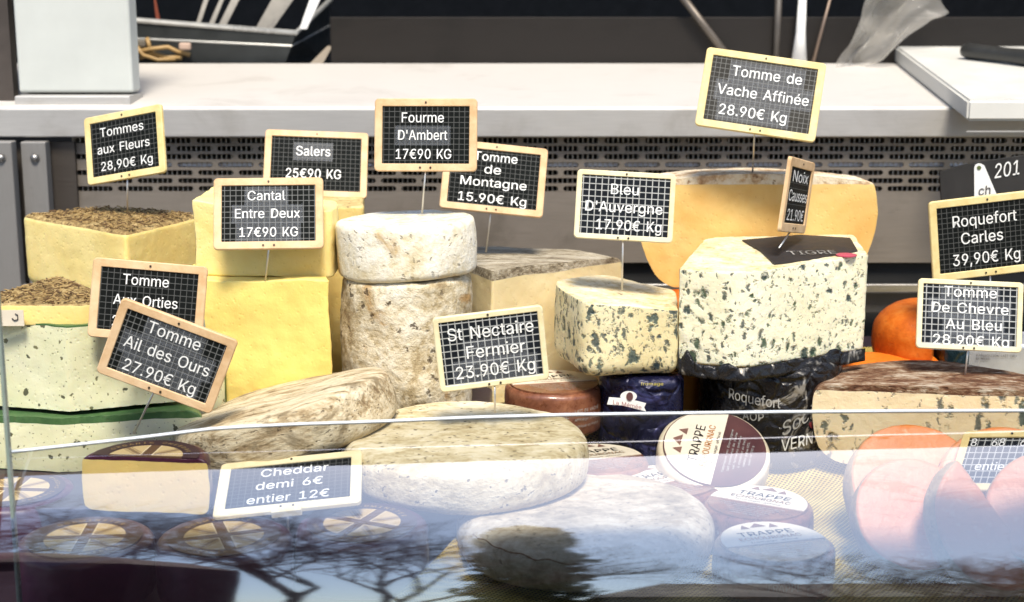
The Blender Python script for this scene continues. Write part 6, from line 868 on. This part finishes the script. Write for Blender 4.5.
# white column on the worktop
a = P(16, 93, .37); c = P(131, 50, .37); a.x = P(16, 50, .37).x
wp = empty('white_column', (a.x, .37, a.z), label='white painted square column standing on the left of the worktop', cat='column')
b = MB(); b.box(0, c.x-a.x, 0, .04, 0, .35, .004); b.build('column_body', m_plain('chalky_white_paint', (.56, .58, .54), .6, var=.12, vs=9), wp)
b = MB(); b.box(.001, c.x-a.x+.001, -.022, .045, -.020, -.002, .002); b.build('base_plate', steel, wp)
a2 = P(14, 100, .38)
b = MB(); b.box(a2.x-.6, a2.x, .38, .40, a2.z-.02, .9); b.build('panel_sheet', m_plain('dark_panel_brown', (.06, .048, .04), .5), label='dark brown panel at the far top left beside the white column', cat='panel')
# back ledge, back wall, roof
def top_z(Y): return zt+sl*(Y-.33)
Yb = .33+D*math.cos(math.atan(sl))
b = MB(); zz = P(512, 17, Yb+.01).z; b.box(P(330, 40, Yb).x, 1.2, Yb+.006, Yb+.014, top_z(Yb)-.03, zz, .001)
b.build('back_ledge', m_steel('smoked_brown_steel', .016, .38, .4, (1, .80, .64), dirt=.5), label='smoky brown steel upstand behind the worktop', cat='panel')
blk = m_plain('van_interior_shade', (.008, .008, .008), .8, bump=.02)  # darkness of the unlit interior put into the colour
b = MB(); b.box(-2.2, 2.2, 1.7, 1.75, -.9, 1.45); b.build('van_wall', blk, label='back wall of the stall interior, its shade put into near-black colour', cat='wall')
b = MB(); b.box(-2.2, 2.2, .62, 1.75, 1.45, 1.5); b.build('van_roof', blk, label='roof over the stall interior, its shade put into near-black colour', cat='roof')
for sx in (-2.2, 2.15):
    b = MB(); b.box(sx, sx+.05, .40, 1.75, -.9, 1.45); b.build('van_side_wall', blk, label='%s side wall of the stall interior, its shade put into near-black colour' % ('left' if sx < 0 else 'right'), cat='wall')
# cutting board and knife
A = PZ(895, 45, 0); 
def onTop(px, py, lift=0.0):
    d = ray(px, py); n = Vector((0, -sl, 1)); p0 = Vector((0, .33, zt+lift)); t = (p0-CAM).dot(n)/d.dot(n); return CAM+d*t
th = .024
q = [onTop(895, 46, th), onTop(968, 100, th), onTop(1200, 100, th), onTop(1100, 46, th)]
cb = empty('cutting_board', q[1]-Vector((0, 0, th)), label='thick white plastic cutting board on the worktop at the right', cat='cutting board')
bm = bmesh.new(); loc = cb.location
top = [bm.verts.new(v-loc) for v in q]; bot = [bm.verts.new(v-loc-Vector((0, 0, th))) for v in q]
bm.faces.new(top[::-1]); bm.faces.new(bot)
for i in range(4): bm.faces.new((top[i], top[(i+1) % 4], bot[(i+1) % 4], bot[i]))
bmesh.ops.recalc_face_normals(bm, faces=bm.faces); bmesh.ops.bevel(bm, geom=list(bm.edges), offset=.003, segments=3, affect='EDGES')
me = bpy.data.meshes.new('board'); bm.to_mesh(me); bm.free(); me.materials.append(m_plain('white_board_plastic', (.62, .61, .56), .45, var=.08, vs=14))
o = bpy.data.objects.new('board', me); COL.objects.link(o); o.parent = cb
b = MB(); qa, qb = q[1]-loc, q[2]-loc; b.box(0, (qb-qa).x, -.0018, .0, -.0125, -.0110); b.build('seam_line', m_plain('seam_grey', (.35, .34, .32), .6), cb)
kn = empty('knife', onTop(962, 52, th), label='black knife handle lying on the white cutting board', cat='knife')
k0 = onTop(962, 50, th+.012)-kn.location; k1 = onTop(1100, 66, th+.012)-kn.location
b = MB(); pts = [k0.lerp(k1, t) for t in (0, .015, .05, .15, .35, .6, 1)]; b.tube(pts, [.003, .0085, .011, .0105, .010, .012, .0105], 16); b.build('knife_handle', m_plain('black_handle', (.03, .03, .028), .4), kn, smooth=True)
b = MB(); e0 = k1; e1 = k1+(k1-k0).normalized()*.16; b.add([e0+Vector((0, 0, -.008)), e0+Vector((0, 0, .008)), e1+Vector((0, 0, -.004)), e0+Vector((.001, .0015, -.008)), e0+Vector((.001, .0015, .008)), e1+Vector((.001, .0015, -.004))], [(0, 1, 2), (5, 4, 3), (0, 3, 4, 1), (1, 4, 5, 2), (2, 5, 3, 0)]); b.build('knife_blade', steel, kn)
# crate with utensils, left
cr = empty('utensil_crate', Vector((P(215, 60, Yb+.03).x, Yb+.03, P(215, 64, Yb+.03).z)), label='dark plastic crate of utensils behind the worktop at the top left', cat='crate')
crl = cr.location; cm_ = m_plain('crate_dark_plastic', (.022, .025, .025), .4, var=.3); 
Yc = crl.y
fl_ = P(120, 19, Yc)-crl; fr_ = P(296, 33, Yc)-crl; bl_ = P(120, 64, Yc)-crl; br_ = P(285, 64, Yc)-crl
rr_ = P(330, 0, Yc+.25)-crl; rb_ = P(328, 64, Yc+.25)-crl
b = MB()
def slab(mb, a, bb, c, d, t): 
    nrm = (bb-a).cross(d-a).normalized()*t; mb.add([a, bb, c, d, a+nrm, bb+nrm, c+nrm, d+nrm], [(0, 1, 2, 3), (7, 6, 5, 4), (0, 4, 5, 1), (1, 5, 6, 2), (2, 6, 7, 3), (3, 7, 4, 0)])
slab(b, bl_, br_, fr_, fl_, -.004); slab(b, br_, rb_, rr_, fr_, -.004); b.build('crate_body', cm_, cr)
b = MB(); b.tube([fl_, fr_, rr_], .0042, 8); b.tube([fl_.lerp(bl_, .42), fr_.lerp(br_, .42), rr_.lerp(rb_, .4)], .0018, 6); b.build('rim', m_plain('rim_grey', (.40, .40, .38), .3, .3), cr)
um = m_plain('clear_plastic_pale', (.26, .24, .20), .3, var=.5, vs=20); ub = m_plain('utensil_steel', (.45, .42, .36), .3, .6)
def utensil(p0, p1, w0, w1, Y0, Y1, mat, name, label, th=.003):
    a = P(p0[0], p0[1], Y0); c = P(p1[0], p1[1], Y1); root = empty(name, a, label=label, cat=name.replace('_', ' '), group=None)
    d = (c-a); mb = MB(); mb.add([Vector((-w0, 0, 0)), Vector((w0, 0, 0)), d+Vector((w1, 0, 0)), d+Vector((-w1, 0, 0)), Vector((-w0, th, 0)), Vector((w0, th, 0)), d+Vector((w1, th, 0)), d+Vector((-w1, th, 0))],
           [(0, 1, 2, 3), (7, 6, 5, 4), (0, 4, 5, 1), (1, 5, 6, 2), (2, 6, 7, 3), (3, 7, 4, 0)]); mb.build('body', mat, root); return root
utensil((262, 32), (286, -6), .013, .017, Yc+.03, Yc+.05, um, 'clear_box', 'wide pale clear box leaning in the crate')
utensil((198, 24), (208, -6), .0035, .0035, Yc+.03, Yc+.05, um, 'knife', 'leftmost thin pale blade standing in the crate')
utensil((211, 25), (224, -6), .004, .003, Yc+.03, Yc+.05, um, 'knife', 'second thin pale blade standing in the crate')
utensil((222, 26), (238, -6), .006, .006, Yc+.03, Yc+.05, um, 'knife', 'broader pale blade beside the clear box in the crate')
utensil((303, 29), (318, -8), .0055, .0085, Yc+.02, Yc+.03, m_plain('white_shiny', (.8, .8, .78), .3), 'white_spatula', 'bright white spatula leaning on the right corner of the crate')
utensil((158, 20), (154, -5), .003, .001, Yc+.03, Yc+.03, m_plain('rusty_red', (.25, .06, .03), .5), 'skewer', 'thin rusty red handle at the left of the crate')
utensil((316, 64), (330, 46), .010, .004, Yc+.0, Yc+.02, m_plain('taupe_thing', (.22, .18, .13), .6), 'wooden_scraper', 'small brown scraper beside the crate')
# tangle of tan cords and plug in front of crate
Yt = Yb+.012; cd = empty('coiled_cord', P(165, 62, Yb+.012), label='tan coiled cord with a pinkish plug in front of the crate', cat='cord')
b = MB(); 
for pl_ in ([(137, 52), (150, 49), (168, 47), (178, 52), (190, 55)], [(140, 58), (152, 53), (165, 57), (182, 58)], [(137, 47), (143, 55), (158, 60), (176, 59)], [(147, 38), (150, 48)]):
    b.tube([P(x, y, Yt+.01+.004*math.sin(x))-cd.location for x, y in pl_], .0032, 8)
b.build('cord', m_plain('cord_tan', (.40, .25, .09), .5), cd, smooth=True)
b = MB(); q0 = P(185, 46, Yt)-cd.location; b.box(q0.x-.009, q0.x+.009, q0.y-.004, q0.y+.006, q0.z-.006, q0.z+.005, .003); b.build('plug', m_plain('plug_pink', (.50, .36, .28), .5), cd)
b = MB(); q0 = P(142, 43, Yt+.01)-cd.location; b.box(q0.x-.009, q0.x+.006, q0.y-.004, q0.y+.006, q0.z-.006, q0.z+.005, .003); b.build('connector', m_plain('connector_grey', (.14, .12, .09), .5), cd)
# poles right
def rod(name, p0, p1, Y0, Y1, r0, r1, mat, label):
    a = P(*p0, Y0); c = P(*p1, Y1); root = empty(name, a, label=label, cat=name.replace('_', ' ')); t = MB(); t.tube([Vector((0, 0, 0)), (c-a)*.4, c-a], [r0, (r0*.3+r1*.7), r1], 12); t.build('shaft', mat, root, smooth=True)
rod('white_pole', (799, 62), (803, -10), Yb-.012, Yb-.012, .0115, .0055, m_plain('bright_white_pole', (.85, .84, .80), .4), 'bright white tapered pole behind the worktop')
rod('slanted_rod', (735, 66), (680, -6), Yb-.008, Yb-.008, .006, .006, m_plain('rod_brown', (.12, .10, .08), .4, .4), 'thick dark rod slanting down to the right behind the worktop')
rod('thin_rod', (813, 62), (832, -8), Yb-.006, Yb-.006, .003, .002, m_plain('rod_brown_thin', (.22, .16, .12), .4, .4), 'thin brown rod right of the white pole')
rod('dark_stay', (776, 60), (779, -8), Yb-.002, Yb-.002, .005, .005, m_plain('rod_dark', (.07, .06, .05), .5), 'dim upright stay left of the white pole')
# crumpled clear bag
bag = empty('plastic_bag', onTop(870, 64), label='crumpled clear plastic bag behind the worktop, left of the cutting board', cat='bag')
gx = []; nb = 26
def bagp(u, v):
    px = 838+u*(30+50*v)+v*34; py = 66-74*v-18*math.sin(u*3)*v+18*u*v
    p = P(px, py, Yb-.05+.03*math.sin(u*math.pi))-bag.location; return p+noise.noise_vector(Vector((u*3.2, v*2.5, 1)))*.012+noise.noise_vector(Vector((u*8, v*5, 9)))*.005
vs = [bagp(i/nb, j/nb) for j in range(nb+1) for i in range(nb+1)]
fs = [(j*(nb+1)+i, j*(nb+1)+i+1, (j+1)*(nb+1)+i+1, (j+1)*(nb+1)+i) for j in range(nb) for i in range(nb)]
def m_bag():
    m = Mt('clear_crumpled_plastic'); t = m.n('ShaderNodeBsdfTransparent'); mx = m.n('ShaderNodeMixShader'); lw = m.n('ShaderNodeLayerWeight'); lw.inputs[0].default_value = .4
    m.fin((.55, .52, .46), .12, m.noise(60, 4, .6, 1), .6, .003); m.put(mx.inputs[0], m.mt('MULTIPLY_ADD', lw.outputs[1], .5, .25)); m.t.links.new(t.outputs[0], mx.inputs[1]); m.t.links.new(m.b.outputs[0], mx.inputs[2]); m.t.links.new(mx.outputs[0], m.out.inputs[0]); return m.m
mobj('bag_film', vs, fs, m_bag(), bag, smooth=True)
# black sign 201
a = P(940, 175, .10); c = P(1060, 262, .10)
sg = empty('black_sign', (a.x, .10, c.z), label='black plastic number sign 201 with a white arrow tab marked ch', cat='sign')
def sgp(px, py, o=0): v = P(px, py, .10)-sg.location; return Vector((v.x, -o, v.z))
b = MB(); pts = [sgp(940, 172), sgp(967, 164), sgp(1060, 150), sgp(1060, 262), sgp(945, 262)]; n = 5
b.add([p for p in pts]+[p+Vector((0, .004, 0)) for p in pts], [tuple(range(5))[::-1], tuple(range(5, 10))]+[(i, (i+1) % 5, 5+(i+1) % 5, 5+i) for i in range(5)]); b.build('sign_plate', m_plain('sign_black', (.022, .020, .018), .5), sg)
b = MB(); pts = [sgp(974, 203, .0015), sgp(1000, 203, .0015), sgp(984, 165.5, .0015), sgp(981, 163.5, .0015), sgp(978, 163.2, .0015), sgp(975, 164.8, .0015), sgp(973.8, 168, .0015)]
b.add(pts+[p+Vector((0, .001, 0)) for p in pts], [tuple(range(7))]+[(i, (i+1) % 7, 7+(i+1) % 7, 7+i) for i in range(7)]); b.build('white_tab', paper_white, sg)
b = MB(); q0 = sgp(978.5, 167.5, .0015); b.tube([q0, q0+Vector((0, -.0008, 0))], .0022, 14); b.build('rivet', m_plain('rivet_olive', (.10, .13, .04), .4), sg)
b = MB(); q0 = sgp(1007, 169, .001); fit_text(b, '201', 0, 0, .0265, .0155, lambda x, y: q0+Vector((x*.98-y*.0, 0, y+x*.17))); b.build('lettering', ink_white, sg)
b = MB(); q0 = sgp(984, 190, .0022); fit_text(b, 'ch', 0, 0, .0125, .0095, lambda x, y: q0+Vector((x, 0, y+x*.12))); b.build('lettering', ink_dark, sg)
# ================================================================== FRONT GLASS
ARC = .36
def gprof(s, off=0):     # s = arc length from the bottom; lean grows from 12 to 40 degrees
    a0 = R(5.5); a = a0+s/ARC
    y = -.512+ARC*(math.cos(a0)-math.cos(a)); z = -.02+ARC*(math.sin(a)-math.sin(a0))
    return Vector((0, y+off*math.cos(a), z-off*math.sin(a)))
def s_at(px, py):        # where the camera ray through a pixel crosses the curved sheet
    lo, hi = 0.0, .3
    for _ in range(40):
        m_ = (lo+hi)/2; q = gprof(m_); d = ray(px, py); t = (q.y-CAM.y)/d.y
        if CAM.z+d.z*t > q.z: lo = m_
        else: hi = m_
    return lo, CAM.x+ray(px, py).x*(gprof(lo).y-CAM.y)/ray(px, py).y
edge_px = [(7, 453), (88, 444), (150, 437), (214, 429), (290, 425), (380, 422), (470, 418), (576, 415), (656, 414), (768, 412.5), (900, 411.5), (1024, 411)]
tops = [s_at(*e) for e in edge_px]; tops = [(x, s) for s, x in tops]
tops = tops+[(.62, tops[-1][1])]
nx_ = 60; ns = 40; x0, x1 = tops[0][0], .60
def topS(x): return float(np.interp(x, [t[0] for t in tops], [t[1] for t in tops]))
gl = empty('front_glass', (0, -.5, 0), label='curved clear glass guard along the front, reflecting sky and bare branches', cat='glass guard')
def sheet(off): return [gprof(topS(x0+(x1-x0)*i/nx_)*j/ns, off)+Vector((x0+(x1-x0)*i/nx_, .5, 0)) for i in range(nx_+1) for j in range(ns+1)]
W_ = ns+1
fs = [(i*W_+j, (i+1)*W_+j, (i+1)*W_+j+1, i*W_+j+1) for i in range(nx_) for j in range(ns)]
def m_glass():
    m = Mt('guard_glass'); t = m.n('ShaderNodeBsdfTransparent'); t.inputs[0].default_value = (.97, .985, .98, 1)
    g = m.n('ShaderNodeBsdfGlossy'); g.inputs['Roughness'].default_value = .03; g.inputs['Color'].default_value = (.98, .99, 1, 1)
    nb_ = m.n('ShaderNodeBump'); nb_.inputs['Strength'].default_value = .05; nb_.inputs['Distance'].default_value = .001; m.put(nb_.inputs['Height'], m.noise(16, 2, .5)); m.t.links.new(nb_.outputs[0], g.inputs['Normal'])
    fr = m.n('ShaderNodeFresnel'); fr.inputs[0].default_value = GLASS_IOR; mx = m.n('ShaderNodeMixShader'); m.t.links.new(fr.outputs[0], mx.inputs[0])
    m.t.links.new(t.outputs[0], mx.inputs[1]); m.t.links.new(g.outputs[0], mx.inputs[2]); m.t.links.new(mx.outputs[0], m.out.inputs[0]); m.t.nodes.remove(m.b); return m.m
GLASS_IOR = 3.4
fv = sheet(0); bv = sheet(.004)
sh = mobj('glass_sheet', fv, fs, m_glass(), gl, smooth=True)
# polished edge along the top, its bright glow painted as a pale colour
et = MB(); et.tube([gprof(topS(x0+(x1-x0)*i/nx_)+.001, .002)+Vector((x0+(x1-x0)*i/nx_, .5, 0)) for i in range(nx_+1)], .0013, 10)
et.build('polished_edge', m_plain('glass_edge_glow', (.84, .88, .90), .25, var=.05), gl, smooth=True)
gp = P(5, 400, -.48)
b = MB(); b.box(-.0012, .0012, -.003, .003, 0, .33, .0006); b.build('glass_side_edge', m_plain('glass_edge_green', (.30, .36, .30), .25), loc=(gp.x, gp.y, -.03), label='thin upright glass edge at the far left', cat='glass guard')
# ================================================================== WHAT THE GLASS REFLECTS
cloth_dk = m_plain('baffle_cloth_dark', (.010, .014, .024), .8)  # for the slab added overhead so the upper glass mirrors no sky
cn = empty('added_baffle', (0, -1.5, 1.1), label='raised dark hatch over the customer side, added to mirror as a dark band in the glass', cat='baffle')
def baffle(zl, yl, zr_, yr, zl2, yl2, zr2, yr2, name):
    a, b_, c_, d_ = Vector((-2.2, yl, zl)), Vector((2.2, yr, zr_)), Vector((2.2, yr2, zr2)), Vector((-2.2, yl2, zl2)); o_ = cn.location
    mb = MB(); up = Vector((0, 0, .02)); mb.add([v-o_ for v in (a, b_, c_, d_)]+[v-o_+up for v in (a, b_, c_, d_)], [(0, 1, 2, 3), (7, 6, 5, 4), (0, 4, 5, 1), (1, 5, 6, 2), (2, 6, 7, 3), (3, 7, 4, 0)]); mb.build(name, cloth_dk, cn)
HZ = 1.09; HS = .188
baffle(HZ-2.2*HS, -1.5, HZ+2.2*HS, -1.5, HZ-2.2*HS+.03, -1.36, HZ+2.2*HS+.03, -1.42, 'front_bar')
baffle(HZ-2.2*HS+.035, -1.352, HZ+2.2*HS+.035, -1.385, HZ-2.2*HS+.05, -1.12, HZ+2.2*HS+.06, -1.15, 'baffle_panel')
gd = MB(); gd.add([(-120, -160, -1.05), (120, -160, -1.05), (120, 60, -1.05), (-120, 60, -1.05)], [(0, 1, 2, 3)])
gd.build('ground', m_plain('paving_grey', (.16, .15, .14), .8, var=.3, vs=2), kind='structure')
bark = m_plain('bark_purple_brown', (.15, .085, .08), .8, var=.4, vs=6)
def bare_tree(x, y, h, seed, label, sp=.42):
    rnd = random.Random(seed); root = empty('bare_tree', (x, y, -1.05), label=label, cat='tree', group='bare street trees'); tr = MB(); tw = MB()
    def grow(p, d, l, r, dep):
        q = p; pts = [p]
        for k in range(3): d = (d+Vector((rnd.uniform(-.18, .18), rnd.uniform(-.18, .18), rnd.uniform(-.05, .1)))).normalized(); q = q+d*l/3; pts.append(q)
        (tr if dep < 2 else tw).tube(pts, [r, r*.9, r*.8, r*.7], 5 if dep < 3 else 3, caps=False)
        if dep >= 7 or r < .003: return
        for k in range(3 if dep < 5 else 2):
            dd = (d+Vector((rnd.uniform(-1, 1), rnd.uniform(-1, 1), rnd.uniform(-.35, .7)))*(.75 if dep else .6)).normalized(); grow(pts[-1 if k else 2], dd, l*rnd.uniform(.62, .86), r*.62, dep+1)
    grow(Vector((0, 0, 0)), Vector((0, 0, 1)), h*.30, h*.0125, 0)
    tr.build('trunk', bark, root); tw.build('crown', bark, root)
bare_tree(-4.6, -12.5, 9.5, 3, 'bare branched street tree mirrored at the left of the glass')
bare_tree(-2.0, -13.5, 8.6, 8, 'bare branched street tree mirrored in the middle left of the glass')
bare_tree(-3.2, -10.5, 6.4, 21, 'smaller bare street tree mirrored low between the two left ones')
bare_tree(-5.6, -11.0, 7.4, 33, 'bare street tree mirrored at the far left edge of the glass')
bare_tree(-1.1, -11.5, 6.0, 41, 'low bare street tree mirrored just left of the evergreen')
bare_tree(6.6, -16.5, 7.0, 12, 'bare branched street tree mirrored at the right of the glass')
rp = empty('red_parasol', (-1.75, -4.6, -.72), label='dark red market parasol with side cloth mirrored at the bottom left of the glass', cat='parasol')
b = MB(); b.tube([(0, 0, 0), (0, 0, 2.2)], .025, 10); b.build('pole', steel, rp)
vs = [(0, 0, 2.12)]; fs = []; n = 32
for k, (r_, z_) in enumerate(((.30, 2.07), (.62, 1.92), (.80, 1.76), (.81, 1.55), (.80, .9), (.78, .2))):
    for i in range(n): a = 2*math.pi*i/n; q = 1-.06*abs(math.sin(a*4)); vs.append((r_*q*math.cos(a), r_*q*math.sin(a), z_-(.05 if k == 3 and i % 2 else 0)))
for i in range(n): fs.append((0, 1+i, 1+(i+1) % n))
for k in range(5):
    for i in range(n): fs.append((1+k*n+i, 1+(k+1)*n+i, 1+(k+1)*n+(i+1) % n, 1+k*n+(i+1) % n))
mobj('canopy', vs, fs, m_plain('parasol_dark_red', (.05, .006, .012), .8), rp)
stone = m_plain('tower_stone', (.22, .19, .15), .85, var=.3, vs=1.5); slate_r = m_plain('roof_slate', (.08, .075, .08), .7, vs=2)
ev_ = empty('added_evergreen', (.18, -29, -1.05), label='tall dark evergreen shape added to mirror as a dark patch in the lower middle of the glass', cat='tree')  # added so the glass mirrors a ragged dark patch instead of sky
b = MB(); b.tube([(0, 0, 0), (.1, 0, 6), (0, 0, 12)], [.28, .2, .06], 8); b.build('trunk', bark, ev_)
b = MB(); rn = random.Random(77)
for k in range(9000):
    h_ = rn.uniform(.03, 1); ww = 1.55*(1-.35*h_**3)*(.82+.3*noise.noise(Vector((h_*9, 3, 1)))+.25*noise.noise(Vector((h_*31, 8, 1))))
    a_ = rn.uniform(0, 6.283); q_ = rn.random()**.5*ww*(1+.18*noise.noise(Vector((math.cos(a_)*1.5, math.sin(a_)*1.5, h_*8)))); c_ = Vector((q_*math.cos(a_)+.12, q_*math.sin(a_), 1.5+13.3*h_-.9*q_*(h_ > .85)))
    M_ = Matrix.Translation(c_) @ Euler((rn.uniform(0, 6), rn.uniform(0, 6), rn.uniform(0, 6))).to_matrix().to_4x4(); s_ = rn.uniform(.10, .26)
    b.add([(-s_, 0, 0), (0, -s_*.5, 0), (s_, 0, 0), (0, s_*.5, 0)], [(0, 1, 2, 3)], M_)
b.build('crown', m_plain('evergreen_leaf', (.05, .06, .035), .8, var=.4, vs=1), ev_)
hs = empty('added_house', (11.5, -29, -1.05), label='low stone house with a slate roof, added to darken the reflection at the bottom right of the glass', cat='house')  # added to dim the sky mirrored low on the right
b = MB(); b.box(-9.8, 5.5, -2.5, 2.5, 0, 4.2); b.build('wall', stone, hs)
b = MB(); b.add([(-10.1, -2.8, 4.2), (5.8, -2.8, 4.2), (5.8, 2.8, 4.2), (-10.1, 2.8, 4.2), (-8.6, 0, 6.3), (4.7, 0, 6.3)], [(0, 1, 5, 4), (2, 3, 4, 5), (1, 2, 5), (3, 0, 4), (0, 3, 2, 1)]); b.build('roof', slate_r, hs)
for x in (-2.6, -.2, 2.4):
    b = MB(); b.box(x-.45, x+.45, 2.48, 2.53, 1.9, 3.3); b.build('window', screwm, hs)
bare_tree(3.1, -12.5, 4.6, 51, 'low bare street tree mirrored right of the evergreen')
bare_tree(4.6, -12.0, 5.0, 57, 'bushy bare street tree mirrored in front of the stone house')
# ================================================================== LIGHT, CAMERA
w = bpy.data.worlds.new('World'); SC.world = w; w.use_nodes = True; nt_ = w.node_tree; bg = nt_.nodes['Background']
sky = nt_.nodes.new('ShaderNodeTexSky'); sky.sky_type = 'NISHITA'; sky.sun_disc = False
SUN_EL = R(59); SUN_AZ = R(6)       # to the right of straight-on, as seen from behind the counter line
sky.sun_elevation = SUN_EL; sky.dust_density = 1.3; sky.altitude = 0; sky.air_density = 1.0; sky.ozone_density = 1.0
sd = Vector((math.sin(SUN_AZ)*math.cos(SUN_EL), -math.cos(SUN_AZ)*math.cos(SUN_EL), math.sin(SUN_EL)))
sky.sun_rotation = math.atan2(sd.x, sd.y)
nt_.links.new(sky.outputs[0], bg.inputs[0]); bg.inputs[1].default_value = .15
sun = bpy.data.lights.new('sun', 'SUN'); sun.energy = 3.3; sun.angle = R(15); sun.color = (1, .92, .79)
so = bpy.data.objects.new('sun', sun); COL.objects.link(so); so.rotation_euler = (-sd).to_track_quat('-Z', 'Y').to_euler()
cam = bpy.data.cameras.new('camera'); co_ = bpy.data.objects.new('camera', cam); COL.objects.link(co_); SC.camera = co_
co_.location = CAM; co_.rotation_euler = (R(90)-PITCH, 0, 0); cam.sensor_width = 36; cam.lens = F/1024*36; cam.clip_start = .05; cam.clip_end = 500
cam.dof.use_dof = True; cam.dof.focus_distance = 1.36; cam.dof.aperture_fstop = 8
SC.view_settings.view_transform = 'Standard'; SC.view_settings.look = 'None'; SC.view_settings.exposure = .8; SC.view_settings.gamma = 1
SC.cycles.transparent_max_bounces = 12; SC.cycles.caustics_reflective = False; SC.cycles.caustics_refractive = False
